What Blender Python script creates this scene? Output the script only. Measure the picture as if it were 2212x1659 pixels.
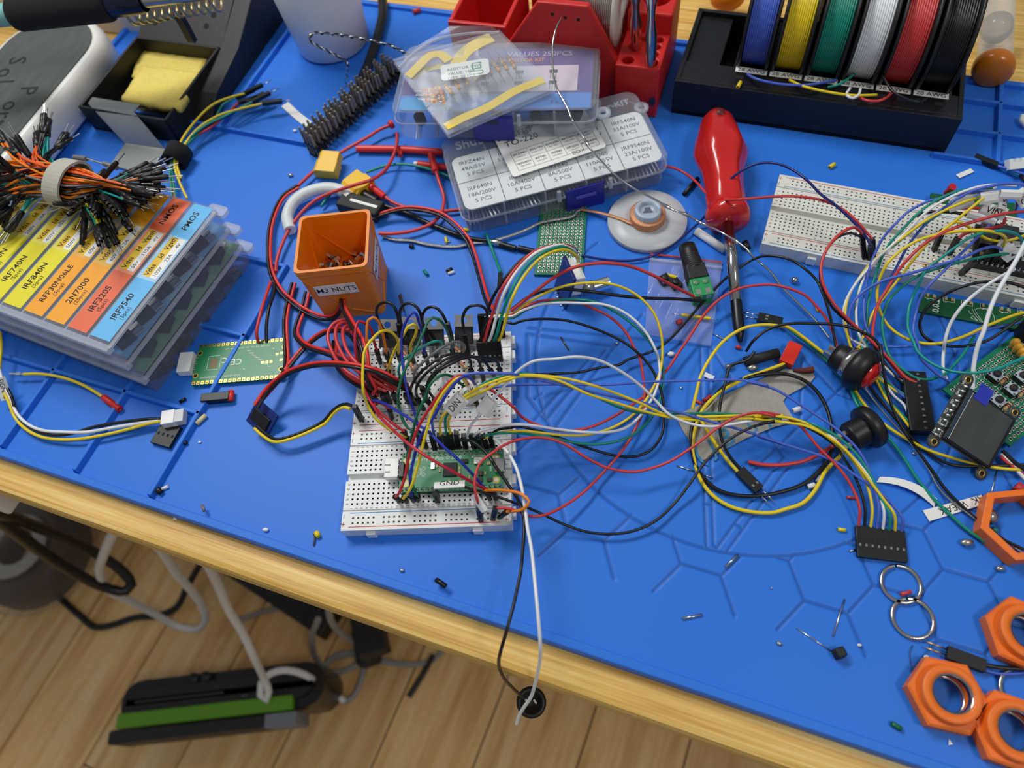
import bpy, bmesh, math, random
from mathutils import Vector, Matrix
import numpy as np
C = bpy.context; D = bpy.data; SC = C.scene; COL = SC.collection
for o in list(D.objects): D.objects.remove(o)
random.seed(7)
# ------------------------------------------------------------------ camera, world, lamps, exposure
# working units: millimetres; z = 0 is the blue mat's surface, Z0 metres above the floor
MM = .001; Z0 = .745
F = 1565.32
CAM = Vector((112.990, -121.641, 338.386))
RR = Vector((.99530976, -.00331194, -.09668252)); RD = Vector((-.04992535, -.87362278, -.48403584)); RF = Vector((-.08286096, .4865925, -.86969063))
def W(p): return Vector((p[0]*MM, p[1]*MM, p[2]*MM+Z0))
cd = D.cameras.new('camera'); cam = D.objects.new('camera', cd); COL.objects.link(cam); SC.camera = cam
M3 = Matrix((RR, -RD, -RF)).transposed()
cam.matrix_world = Matrix.Translation(W(CAM)) @ M3.to_4x4()
cd.sensor_fit = 'HORIZONTAL'; cd.sensor_width = 36; cd.lens = F/2212*36; cd.clip_start = .01; cd.clip_end = 30
cd.dof.use_dof = True; cd.dof.focus_distance = .375; cd.dof.aperture_fstop = 8.0
wd = D.worlds.new('room_light'); SC.world = wd; wd.use_nodes = True
wd.node_tree.nodes['Background'].inputs[0].default_value = (.86, .93, 1, 1); wd.node_tree.nodes['Background'].inputs[1].default_value = .24
SC.view_settings.view_transform = 'Standard'; SC.view_settings.look = 'None'; SC.view_settings.gamma = 1; SC.view_settings.use_curve_mapping = False
SC.view_settings.exposure = 0.0
SC.cycles.transparent_max_bounces = 24; SC.cycles.use_denoising = True; SC.cycles.max_bounces = 8
def area(name, loc, aim, sx, sy, watts, col=(1, 1, 1)):
    l = D.lights.new(name, 'AREA'); l.shape = 'RECTANGLE'; l.size = sx; l.size_y = sy; l.energy = watts; l.color = col
    o = D.objects.new(name, l); COL.objects.link(o); o.location = loc
    o.rotation_euler = (Vector(aim)-Vector(loc)).to_track_quat('-Z', 'Y').to_euler(); return o
area('ceiling_lamp', (.85, -.45, 2.35), (.1, -.1, .5), .5, .25, 7, (1, .97, .93))
area('bench_lamp', (-.40, .68, 1.87), (.03, .12, Z0), .7, .22, 11.5, (1, .99, .97))
# ------------------------------------------------------------------ helpers
def ray(px, py): return RR*((px-1106)/F)+RD*((py-829.5)/F)+RF
def P(px, py, z=0.):
    d = ray(px, py); return CAM+d*((z-CAM.z)/d.z)
class K:
    """crop frame of the photograph: K(ox, oy, s)(x, y, z) -> point in mm"""
    def __init__(s, ox=0, oy=0, sc=1): s.o = (ox, oy, sc)
    def px(s, x, y): return (s.o[0]+x/s.o[2], s.o[1]+y/s.o[2])
    def __call__(s, x, y, z=0.): return P(*s.px(x, y), z)
    def L(s, pts): return [s(*p) for p in pts]
    def reach(s, base, x, y, ln, sgn=1):
        """point on the ray of (x, y), ln mm from base, the higher (sgn=1) of the two"""
        d = ray(*s.px(x, y)).normalized(); m = CAM-base; b = m.dot(d); c = m.dot(m)-ln*ln; q = b*b-c
        t = -b-(math.sqrt(q) if q > 0 else 0)*sgn
        return CAM+d*t
def lin(c):
    return tuple(((v/255)/12.92 if v/255 <= .04045 else ((v/255+.055)/1.055)**2.4) for v in c)
MATS = {}
def mat(name, rgb, rough=.45, metal=0., var=.06, vs=90., bump=0., bs=900., spec=.5, coat=0., alpha=1., trans=0., stretch=None, sss=0., emit=0.):
    if name in MATS: return MATS[name]
    m = D.materials.new(name); m.use_nodes = True; nt = m.node_tree; N = nt.nodes; L = nt.links; b = N['Principled BSDF']
    c = lin(rgb)
    tc = N.new('ShaderNodeTexCoord'); src = tc.outputs['Object']
    if stretch:
        mp = N.new('ShaderNodeMapping'); mp.inputs['Scale'].default_value = stretch; L.new(src, mp.inputs[0]); src = mp.outputs[0]
    nz = N.new('ShaderNodeTexNoise'); nz.inputs['Scale'].default_value = vs; nz.inputs['Detail'].default_value = 4; L.new(src, nz.inputs['Vector'])
    mx = N.new('ShaderNodeMix'); mx.data_type = 'RGBA'; L.new(nz.outputs[0], mx.inputs[0])
    mx.inputs[6].default_value = (*[x*(1-var) for x in c], 1); mx.inputs[7].default_value = (*[min(1, x*(1+var)) for x in c], 1)
    L.new(mx.outputs[2], b.inputs['Base Color'])
    b.inputs['Roughness'].default_value = rough; b.inputs['Metallic'].default_value = metal; b.inputs['Specular IOR Level'].default_value = spec
    b.inputs['Coat Weight'].default_value = coat; b.inputs['Alpha'].default_value = alpha; b.inputs['Transmission Weight'].default_value = trans
    if sss: b.inputs['Subsurface Weight'].default_value = sss; b.inputs['Subsurface Radius'].default_value = (.004, .004, .004); b.inputs['Subsurface Scale'].default_value = 1
    if bump:
        n2 = N.new('ShaderNodeTexNoise'); n2.inputs['Scale'].default_value = bs; n2.inputs['Detail'].default_value = 3; L.new(src, n2.inputs['Vector'])
        bp = N.new('ShaderNodeBump'); bp.inputs['Strength'].default_value = bump; bp.inputs['Distance'].default_value = .0006; L.new(n2.outputs[0], bp.inputs['Height']); L.new(bp.outputs[0], b.inputs['Normal'])
    MATS[name] = m; return m
def clear(name, rgb, body=.18, rough=.12, gloss=1.):
    """thin see-through plastic: the sheet lets most light through, and has a faint milky body and a glossy face"""
    if name in MATS: return MATS[name]
    m = mat(name, rgb, rough); N = m.node_tree.nodes; L = m.node_tree.links; b = N['Principled BSDF']; out = N['Material Output']
    t = N.new('ShaderNodeBsdfTransparent'); t.inputs[0].default_value = (.93, .95, .97, 1)
    lw = N.new('ShaderNodeLayerWeight'); lw.inputs[0].default_value = .35
    ma = N.new('ShaderNodeMath'); ma.operation = 'MULTIPLY_ADD'; L.new(lw.outputs['Facing'], ma.inputs[0]); ma.inputs[1].default_value = .45*gloss; ma.inputs[2].default_value = body; ma.use_clamp = True
    mx = N.new('ShaderNodeMixShader'); L.new(ma.outputs[0], mx.inputs[0]); L.new(t.outputs[0], mx.inputs[1]); L.new(b.outputs[0], mx.inputs[2]); L.new(mx.outputs[0], out.inputs[0])
    return m
class G:
    """collects geometry in local millimetres"""
    def __init__(s): s.v = []; s.f = []; s.m = []; s.s = []
    def add(s, vs, fs, mi=0, sm=False, M=None):
        n = len(s.v)
        s.v += [tuple(M @ Vector(p)) for p in vs] if M is not None else [tuple(p) for p in vs]
        s.f += [tuple(i+n for i in f) for f in fs]; s.m += [mi]*len(fs); s.s += [sm]*len(fs); return s
    def box(s, x0, x1, y0, y1, z0, z1, mi=0, M=None, tx=0, ty=0):
        """tx, ty: the top face's inset"""
        v = [(x0, y0, z0), (x1, y0, z0), (x1, y1, z0), (x0, y1, z0), (x0+tx, y0+ty, z1), (x1-tx, y0+ty, z1), (x1-tx, y1-ty, z1), (x0+tx, y1-ty, z1)]
        return s.add(v, [(3, 2, 1, 0), (4, 5, 6, 7), (0, 1, 5, 4), (1, 2, 6, 5), (2, 3, 7, 6), (3, 0, 4, 7)], mi, False, M)
    def prism(s, poly, z0, z1, mi=0, M=None, scale=1., cx=None, sm=False):
        n = len(poly); cx = cx or (sum(p[0] for p in poly)/n, sum(p[1] for p in poly)/n)
        v = [(x, y, z0) for x, y in poly]+[(cx[0]+(x-cx[0])*scale, cx[1]+(y-cx[1])*scale, z1) for x, y in poly]
        s.add(v, [tuple(range(n-1, -1, -1)), tuple(range(n, 2*n))], mi, False, M)
        return s.add(v, [(i, (i+1) % n, n+(i+1) % n, n+i) for i in range(n)], mi, sm, M)
    def lathe(s, prof, n=20, mi=0, M=None, sm=True, a0=0., a1=2*math.pi, cap=False):
        """prof: (radius, z) pairs; closed round unless a0..a1 is an arc"""
        full = a1-a0 > 6.28; k = n if full else n+1; v = []; f = []
        for r, z in prof:
            for i in range(k):
                a = a0+(a1-a0)*i/n; v.append((r*math.cos(a), r*math.sin(a), z))
        for j in range(len(prof)-1):
            for i in range(n):
                a, b = j*k+i, j*k+(i+1) % k
                f.append((a, b, b+k, a+k))
        if cap and full and prof[0][0] > 0 and prof[0] != prof[-1]: f.append(tuple(range(n-1, -1, -1)))
        if cap and full and prof[-1][0] > 0 and prof[0] != prof[-1]: f.append(tuple((len(prof)-1)*k+i for i in range(n)))
        return s.add(v, f, mi, sm, M)
    def rod(s, a, b, r0, r1=None, n=10, mi=0, sm=True):
        a, b = Vector(a), Vector(b); d = b-a
        return s.lathe([(r0, 0), (r1 if r1 is not None else r0, d.length)], n, mi, Matrix.Translation(a) @ d.to_track_quat('Z', 'Y').to_matrix().to_4x4(), sm, cap=True)
    def bar(s, a, b, w, h, up=(0, 0, 1), mi=0):
        """square bar from a to b, w wide, h high (towards up)"""
        return s.box(-w/2, w/2, -h/2, h/2, 0, (Vector(b)-Vector(a)).length, mi, frame(a, b, up))
    def tube(s, pts, r, n=8, mi=0, cap=True, flat=1.):
        q = [Vector(p) for p in pts]; t = [(q[min(i+1, len(q)-1)]-q[max(i-1, 0)]).normalized() for i in range(len(q))]
        u = t[0].orthogonal().normalized(); v = []; rr = r if isinstance(r, (list, tuple)) else [r]*len(q)
        if flat != 1: u = Vector((0, 0, 1))-t[0]*t[0].z; u.normalize()
        for i, p in enumerate(q):
            u = (u-t[i]*u.dot(t[i])).normalized(); w = t[i].cross(u)
            for k in range(n):
                a = 2*math.pi*k/n; v.append(p+u*(rr[i]*flat*math.cos(a))+w*(rr[i]*math.sin(a)))
        f = [(i*n+k, i*n+(k+1) % n, (i+1)*n+(k+1) % n, (i+1)*n+k) for i in range(len(q)-1) for k in range(n)]
        s.add(v, f, mi, True)
        if cap: s.add(v[:n], [tuple(range(n-1, -1, -1))], mi); s.add(v[-n:], [tuple(range(n))], mi)
        return s
    def sheet(s, a, b, c, d, mi=0): return s.add([a, b, c, d], [(0, 1, 2, 3)], mi)
    def ico(s, c, r, sub=2, mi=0, sc=(1, 1, 1), M=None):
        bm = bmesh.new(); bmesh.ops.create_icosphere(bm, subdivisions=sub, radius=r); bm.verts.index_update()
        v = [(c[0]+x.co.x*sc[0], c[1]+x.co.y*sc[1], c[2]+x.co.z*sc[2]) for x in bm.verts]; f = [tuple(y.index for y in x.verts) for x in bm.faces]; bm.free()
        return s.add(v, f, mi, True, M)
    def text(s, t, size, M=None, mi=0, align='CENTER', bold=0., ext=0.):
        cu = D.curves.new('t', 'FONT'); cu.body = t; cu.size = size; cu.align_x = align; cu.align_y = 'CENTER'; cu.offset = bold; cu.resolution_u = 2; cu.extrude = ext
        ob = D.objects.new('t', cu); me = D.meshes.new_from_object(ob)
        s.add([v.co[:] for v in me.vertices], [tuple(p.vertices) for p in me.polygons], mi, False, M)
        D.objects.remove(ob); D.curves.remove(cu); D.meshes.remove(me); return s
    def line(s, pts, w, z, mi=0, M=None, closed=False):
        """flat printed line"""
        q = [Vector((p[0], p[1])) for p in pts]; m = len(q)
        for i in range(m if closed else m-1):
            a, b = q[i], q[(i+1) % m]; d = (b-a).normalized()*(w/2); n = Vector((-d.y, d.x)); a = a-d*.6; b = b+d*.6
            s.add([(*(a+n), z), (*(a-n), z), (*(b-n), z), (*(b+n), z)], [(0, 1, 2, 3)], mi, False, M)
        return s
def frame(a, b, up=(0, 0, 1)):
    """matrix with z from a to b, y as near up as it can be"""
    z = (Vector(b)-Vector(a)).normalized(); y = Vector(up)-z*z.dot(Vector(up)); y = y.normalized() if y.length > 1e-4 else z.orthogonal().normalized(); x = y.cross(z)
    return Matrix.Translation(Vector(a)) @ Matrix((x, y, z)).transposed().to_4x4()
def flatm(o, ang=0., nrm=None):
    m = Matrix.Translation(Vector(o)) @ Matrix.Rotation(ang, 4, 'Z'); return m
def plane3(o, x, y):
    """matrix from an origin, a point along x and a point on the y side"""
    o = Vector(o); X = (Vector(x)-o).normalized(); Z = X.cross(Vector(y)-o).normalized(); Y = Z.cross(X)
    return Matrix.Translation(o) @ Matrix((X, Y, Z)).transposed().to_4x4()
def mesh(name, g, mats, bevel=0., seg=2, weld=False):
    me = D.meshes.new(name); me.from_pydata([(x*MM, y*MM, z*MM) for x, y, z in g.v], [], g.f)
    for m in (mats if isinstance(mats, (list, tuple)) else [mats]): me.materials.append(m)
    me.polygons.foreach_set('material_index', g.m); me.polygons.foreach_set('use_smooth', g.s)
    if bevel or weld:
        bm = bmesh.new(); bm.from_mesh(me)
        if weld: bmesh.ops.remove_doubles(bm, verts=bm.verts, dist=1e-6)
        if bevel:
            e = [x for x in bm.edges if len(x.link_faces) == 2 and x.calc_face_angle(0) > .6]
            bmesh.ops.bevel(bm, geom=e, offset=bevel*MM, segments=seg, profile=.5, affect='EDGES', clamp_overlap=True)
        bm.to_mesh(me); bm.free()
    me.update(); return me
def tag(o, label=None, cat=None, group=None, kind=None):
    if label: o['label'] = label
    if cat: o['category'] = cat
    if group: o['group'] = group
    if kind: o['kind'] = kind
    return o
def thing(name, label, cat, M=None, group=None):
    """an Empty at the thing's base; M takes its local mm to the working mm"""
    o = D.objects.new(name, None); COL.objects.link(o); o.empty_display_size = .005
    M = (M if isinstance(M, Matrix) else Matrix.Translation(Vector(M or (0, 0, 0)))).copy(); M.translation = W(M.translation); o.matrix_world = M
    return tag(o, label, cat, group)
def part(par, name, g, mats, bevel=0., kind=None, label=None, seg=2, weld=False):
    o = D.objects.new(name, mesh(name, g, mats, bevel, seg, weld)); COL.objects.link(o); o.parent = par
    return tag(o, label, None, None, kind)
def solo(name, label, cat, g, mats, M=None, group=None, bevel=0., kind=None, weld=False, seg=2):
    """a thing that is one mesh"""
    o = D.objects.new(name, mesh(name, g, mats, bevel, seg, weld)); COL.objects.link(o)
    M = (M if isinstance(M, Matrix) else Matrix.Translation(Vector(M or (0, 0, 0)))).copy(); M.translation = W(M.translation); o.matrix_world = M
    return tag(o, label, cat, group, kind)
def dup(o, M=None, par=None, label=None):
    c = o.copy(); COL.objects.link(c)
    if par is not None: c.parent = par
    if M is not None: M = M.copy(); M.translation = W(M.translation); c.matrix_world = M
    if label: c['label'] = label
    for ch in [x for x in D.objects if x.parent == o]: dup(ch, None, c)
    return c
def spline(pts, step=1.6):
    q = [Vector(p) for p in pts]
    if len(q) < 3: return q
    q = [q[0]*2-q[1]]+q+[q[-1]*2-q[-2]]; out = []
    for i in range(1, len(q)-2):
        a, b, c, d = q[i-1:i+3]; n = max(1, int((c-b).length/step))
        ta, tb, tc = [max(1e-3, (y-x).length)**.5 for x, y in ((a, b), (b, c), (c, d))]
        m1 = ((b-a)/ta-(c-a)/(ta+tb)+(c-b)/tb)*tb; m2 = ((c-b)/tb-(d-b)/(tb+tc)+(d-c)/tc)*tb
        for k in range(n):
            t = k/n; out.append(b*(2*t**3-3*t*t+1)+m1*(t**3-2*t*t+t)+c*(3*t*t-2*t**3)+m2*(t**3-t*t))
    out.append(q[-2]); return out
def rel(pts, o): return [Vector(p)-Vector(o) for p in pts]
def rrect(x0, x1, y0, y1, r, n=5):
    out = []
    for cx, cy, a in ((x1-r, y1-r, 0), (x0+r, y1-r, 90), (x0+r, y0+r, 180), (x1-r, y0+r, 270)):
        for i in range(n+1):
            t = math.radians(a+90*i/n); out.append((cx+r*math.cos(t), cy+r*math.sin(t)))
    return out
# common materials
PVC = {k: mat('wire_'+k, c, .38, var=.03) for k, c in dict(red=(205, 58, 58), crimson=(196, 32, 48), scarlet=(226, 52, 46), black=(16, 16, 18), white=(232, 234, 236), yellow=(236, 208, 28), green=(8, 140, 118), darkgreen=(8, 105, 68), teal=(12, 150, 142), blue=(74, 102, 205), deepblue=(28, 48, 170), navy=(22, 34, 110), orange=(238, 132, 24), grey=(120, 116, 120), tangerine=(236, 96, 30)).items()}
BLK = mat('black_plastic', (20, 20, 21), .42, var=.1, bump=.05); BLKM = mat('matte_black_plastic', (30, 30, 31), .62, var=.12, bump=.1)
TIN = mat('tinned_metal', (205, 202, 196), .26, 1., var=.08); STEEL = mat('bright_steel', (190, 188, 184), .16, 1., var=.05); GOLD = mat('gold_plate', (226, 186, 92), .3, 1.)
LABEL = mat('white_label', (238, 237, 232), .5, var=.02); INK = mat('black_ink', (14, 14, 16), .6, var=.02); WINK = mat('white_silkscreen', (232, 236, 232), .6)
HOLE = mat('dark_hole', (12, 12, 12), .8); GREENPCB = mat('green_solder_mask', (22, 128, 78), .32, var=.12, vs=200); WHITEP = mat('white_nylon', (238, 238, 236), .42, var=.02)
# ------------------------------------------------------------------ the floor, the desk, the mat
FZ = -Z0*1000
TH = math.radians(-19.05); CT, ST = math.cos(TH), math.sin(TH)
MF = Matrix.Rotation(TH, 4, 'Z')                       # mat frame: u along the front edge, v away
def UV(u, v, z=0.): return Vector((u*CT-v*ST, u*ST+v*CT, z))
def wood(name, cols, s, rough, along):
    m = D.materials.new(name); m.use_nodes = True; N = m.node_tree.nodes; L = m.node_tree.links; b = N['Principled BSDF']
    tc = N.new('ShaderNodeTexCoord'); mp = N.new('ShaderNodeMapping'); mp.inputs['Scale'].default_value = along; L.new(tc.outputs['Object'], mp.inputs[0])
    oi = N.new('ShaderNodeObjectInfo'); mp2 = N.new('ShaderNodeVectorMath'); mp2.operation = 'ADD'; L.new(mp.outputs[0], mp2.inputs[0])
    mu = N.new('ShaderNodeMath'); mu.operation = 'MULTIPLY'; L.new(oi.outputs['Random'], mu.inputs[0]); mu.inputs[1].default_value = 37.; L.new(mu.outputs[0], mp2.inputs[1])
    nz = N.new('ShaderNodeTexNoise'); nz.inputs['Scale'].default_value = s; nz.inputs['Detail'].default_value = 7; nz.inputs['Roughness'].default_value = .62; L.new(mp2.outputs[0], nz.inputs['Vector'])
    cr = N.new('ShaderNodeValToRGB'); e = cr.color_ramp.elements; e[0].position = .3; e[0].color = (*lin(cols[0]), 1); e[1].position = .7; e[1].color = (*lin(cols[2]), 1); x = e.new(.5); x.color = (*lin(cols[1]), 1)
    L.new(nz.outputs[0], cr.inputs[0]); hs = N.new('ShaderNodeHueSaturation'); L.new(cr.outputs[0], hs.inputs['Color'])
    ra = N.new('ShaderNodeMapRange'); L.new(oi.outputs['Random'], ra.inputs[0]); ra.inputs[3].default_value = .86; ra.inputs[4].default_value = 1.1; L.new(ra.outputs[0], hs.inputs['Value'])
    L.new(hs.outputs[0], b.inputs['Base Color']); b.inputs['Roughness'].default_value = rough
    bp = N.new('ShaderNodeBump'); bp.inputs['Strength'].default_value = .12; bp.inputs['Distance'].default_value = .001; L.new(nz.outputs[0], bp.inputs['Height']); L.new(bp.outputs[0], b.inputs['Normal'])
    MATS[name] = m; return m
FLOORW = wood('oak_laminate', [(206, 154, 90), (240, 194, 126), (250, 218, 160)], 6., .45, (9, .7, 4))
DESKW = wood('light_desk_wood', [(186, 136, 60), (220, 176, 92), (236, 206, 134)], 9., .42, (1.1, 42, 42))
g = G(); g.box(-2500, 2500, -2000, 2500, FZ-30, FZ-2.5)
fl = solo('floor', None, None, g, mat('floor_underlay', (70, 52, 38), .9), kind='structure')
FR = Matrix.Rotation(math.radians(67.5-90), 4, 'Z')
pw, pl = 128, 1280; pk = D.meshes
gp = G(); gp.box(-pw/2+1, pw/2-1, -pl/2+1, pl/2-1, -10, 0); plank_me = mesh('plank', gp, FLOORW, .8)
for i in range(-9, 11):
    for j in range(-2, 3):
        c = FR @ Vector((i*pw+60, j*pl+(i*433) % pl-500, 0))
        if abs(c.x-50) > 1250 or abs(c.y-100) > 1300: continue
        o = D.objects.new('plank', plank_me); COL.objects.link(o); o.parent = fl
        l = FR.copy(); l.translation = W((c.x, c.y, FZ)); o.matrix_world = l
        o.matrix_parent_inverse = Matrix(); o.matrix_basis = fl.matrix_world.inverted() @ l
# desk: the front edge runs along u, about 9 mm in front of the mat
desk = thing('workbench', 'light wooden workbench holding the blue mat and all the clutter', 'desk', MF @ Matrix.Translation((0, 0, FZ)))
H = -FZ
g = G(); DV = -46.5
prof = [(DV+3.5, H-4.0), (DV+1, H-5), (DV, H-7.5), (DV, H-21), (DV+2, H-24), (DV+4, H-25), (640, H-25), (640, H-4.0)]
v = [(-900, y, z) for y, z in prof]+[(900, y, z) for y, z in prof]; n = len(prof)
g.add(v, [tuple(range(n)), tuple(range(2*n-1, n-1, -1))]+[(i, i+n, (i+1) % n+n, (i+1) % n) for i in range(n)])
part(desk, 'tabletop', g, DESKW)
for x, y in ((-760, 60), (760, 60), (-760, 560), (760, 560)):
    g = G(); g.box(x-25, x+25, y-25, y+25, 0, H-25); part(desk, 'leg', g, BLKM, 2)
g = G(); g.box(-700, 700, 540, 580, H-75, H-25.2); part(desk, 'rail', g, BLKM, 2)
# mat
BLUE = mat('blue_silicone', (44, 118, 222), .46, var=.05, vs=14, bump=.04, bs=1500, spec=.3)
m = BLUE; N = m.node_tree.nodes; L = m.node_tree.links   # burn marks and smudges of soldering
tc = N.new('ShaderNodeTexCoord'); nz = N.new('ShaderNodeTexNoise'); nz.inputs['Scale'].default_value = 46; nz.inputs['Detail'].default_value = 6; nz.inputs['Roughness'].default_value = .68; L.new(tc.outputs['Object'], nz.inputs['Vector'])
cr = N.new('ShaderNodeValToRGB'); cr.color_ramp.elements[0].position = .69; cr.color_ramp.elements[1].position = .80; L.new(nz.outputs[0], cr.inputs[0])
mu = N.new('ShaderNodeMath'); mu.operation = 'MULTIPLY'; mu.inputs[1].default_value = .55; L.new(cr.outputs[0], mu.inputs[0])
mx = N.new('ShaderNodeMix'); mx.data_type = 'RGBA'; L.new(mu.outputs[0], mx.inputs[0])
old = N['Principled BSDF'].inputs['Base Color'].links[0].from_socket; L.new(old, mx.inputs[6]); mx.inputs[7].default_value = (*lin((24, 44, 92)), 1); L.new(mx.outputs[2], N['Principled BSDF'].inputs['Base Color'])
silicone = thing('soldering_mat', 'blue silicone soldering mat with ribbed compartments and hexagon grooves', 'mat', MF)
U0, U1, V0, V1 = -352, 560, -30.5, 383.5
seg = []
a = 18.3; c0 = (197., 21.8); CC, RC = (165., 140.), 108.
def inc(p): return math.hypot(p[0]-CC[0], p[1]-CC[1]) < RC
for i in range(-4, 10):
    for j in range(-4, 8):
        cx = c0[0]+i*1.5*a; cy = c0[1]+(j+(i % 2)*.5)*a*math.sqrt(3)
        hv = [(cx+a*math.cos(math.radians(60*k)), cy+a*math.sin(math.radians(60*k))) for k in range(6)]
        if cx < 60 or cx > 330 or cy < 5 or cy > 190: continue
        for k in range(3):
            p, q = hv[k], hv[(k+1) % 6]
            for t in range(4):
                s0 = [p[w]+(q[w]-p[w])*t/4 for w in (0, 1)]; s1 = [p[w]+(q[w]-p[w])*(t+1)/4 for w in (0, 1)]
                if not inc(((s0[0]+s1[0])/2, (s0[1]+s1[1])/2)) and min(s0[1], s1[1]) > 4.5: seg.append((*s0, *s1))
for k in range(90):
    t0, t1 = math.radians(k*4), math.radians(k*4+4)
    seg.append((CC[0]+RC*math.cos(t0), CC[1]+RC*math.sin(t0), CC[0]+RC*math.cos(t1), CC[1]+RC*math.sin(t1)))
seg += [(145, 139, 160, 74), (160, 74, 164.9, 52.6), (164.9, 52.6, 170, 32.4), (149, 141, 163.4, 74.7), (163.4, 74.7, 172.8, 34.5), (164.7, 53.3, 168, 54.2), (172.8, 34.5, 174.5, 34.1),
        (174.5, 34.1, 196, 88), (178.8, 33, 200, 86), (180.8, 47.8, 184, 46), (72.5, 73.5, 90, 118), (78.1, 74.7, 96.5, 124.7), (84.1, 72.2, 99, 122), (64.6, 85.4, 78, 74.7), (52.2, 123, 98, 127.5), (52, 127, 104, 135),
        (52.2, 123, 64.6, 85.4), (99, 127.5, 105, 135), (96.4, 115.7, 110, 152), (196, 148, 216, 130), (216, 130, 223, 129), (220, 138, 201, 107), (181, 73, 201, 107), (201, 107, 196, 148), (104, 135, 150, 141), (150, 141, 196, 88)]
SG = np.array(seg); gu, gv = np.arange(44., 330.1, .6), np.arange(2., 196., .6)
X, Y = np.meshgrid(gu, gv, indexing='ij'); dist = np.full(X.shape, 9.)
for x0, y0, x1, y1 in SG:
    i0, i1 = np.searchsorted(gu, [min(x0, x1)-3, max(x0, x1)+3]); j0, j1 = np.searchsorted(gv, [min(y0, y1)-3, max(y0, y1)+3])
    if i1 <= i0 or j1 <= j0: continue
    xx, yy = X[i0:i1, j0:j1], Y[i0:i1, j0:j1]; dx, dy = x1-x0, y1-y0
    t = np.clip(((xx-x0)*dx+(yy-y0)*dy)/(dx*dx+dy*dy+1e-9), 0, 1)
    dist[i0:i1, j0:j1] = np.minimum(dist[i0:i1, j0:j1], np.hypot(xx-x0-t*dx, yy-y0-t*dy))
Zg = -.7*np.exp(-(dist/.75)**2); nu, nv = len(gu), len(gv)
Zg[0, :] = Zg[-1, :] = 0; Zg[:, 0] = Zg[:, -1] = 0
g = G()
idx = np.arange(nu*nv).reshape(nu, nv)
g.add(list(zip(X.ravel().tolist(), Y.ravel().tolist(), Zg.ravel().tolist())), np.stack([idx[:-1, :-1], idx[1:, :-1], idx[1:, 1:], idx[:-1, 1:]], -1).reshape(-1, 4).tolist(), 0, True)
ua, ub, va, vb = gu[0], gu[-1], gv[0], gv[-1]
for r in ((U0, ua, V0, V1), (ub, U1, V0, V1), (ua, ub, V0, va), (ua, ub, vb, V1)):
    g.add([(r[0], r[2], 0), (r[1], r[2], 0), (r[1], r[3], 0), (r[0], r[3], 0)], [(0, 1, 2, 3)])
g.add([(U0, V0, -4), (U1, V0, -4), (U1, V1, -4), (U0, V1, -4), (U0, V0, 0), (U1, V0, 0), (U1, V1, 0), (U0, V1, 0)], [(3, 2, 1, 0), (0, 1, 5, 4), (1, 2, 6, 5), (2, 3, 7, 6), (3, 0, 4, 7)])
sheet = part(silicone, 'mat_sheet', g, BLUE)
at = sheet.data.attributes.new('groove_dirt', 'FLOAT', 'POINT'); gd = np.zeros(len(sheet.data.vertices), dtype=np.float32); gd[:nu*nv] = (.55*np.exp(-(dist/.55)**2)).ravel(); at.data.foreach_set('value', gd)
an_ = N.new('ShaderNodeAttribute'); an_.attribute_name = 'groove_dirt'; ad = N.new('ShaderNodeMath'); ad.operation = 'MAXIMUM'; L.new(mu.outputs[0], ad.inputs[0]); L.new(an_.outputs['Fac'], ad.inputs[1]); L.new(ad.outputs[0], mx.inputs[0])
def rib(u0, u1, v0, v1, h=3.4, nm='rib'):
    g = G(); g.box(u0, u1, v0, v1, -.3, h, tx=.6, ty=.6); part(silicone, nm, g, BLUE, .5)
rib(U0, U1, V0, V0+5.2, 3.4, 'rim'); rib(U0, U0+5, V0+5.2, V1-5, 2.6, 'rim'); rib(U0, U1, V1-5, V1, 2.6, 'rim'); rib(U1-5, U1, V0+5.2, V1-5, 2.6, 'rim')
for u in (-256.5, -205.2, -154.3, -105.6): rib(u-1.8, u+1.8, V0+5.2, 129)
for v in (25, 77, 129): rib(U0+5, -103.8, v-1.8, v+1.8)
for u in (-212,): rib(u-1.8, u+1.8, 229, V1-5)
rib(U0+5, -140, 227, 230.6)
for u in (283.8, 330): rib(u-1.8, u+1.8, 308, V1-5)
for v in (308.5, 333, 360.5): rib(248, U1-5, v-1.6, v+1.6)
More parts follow.
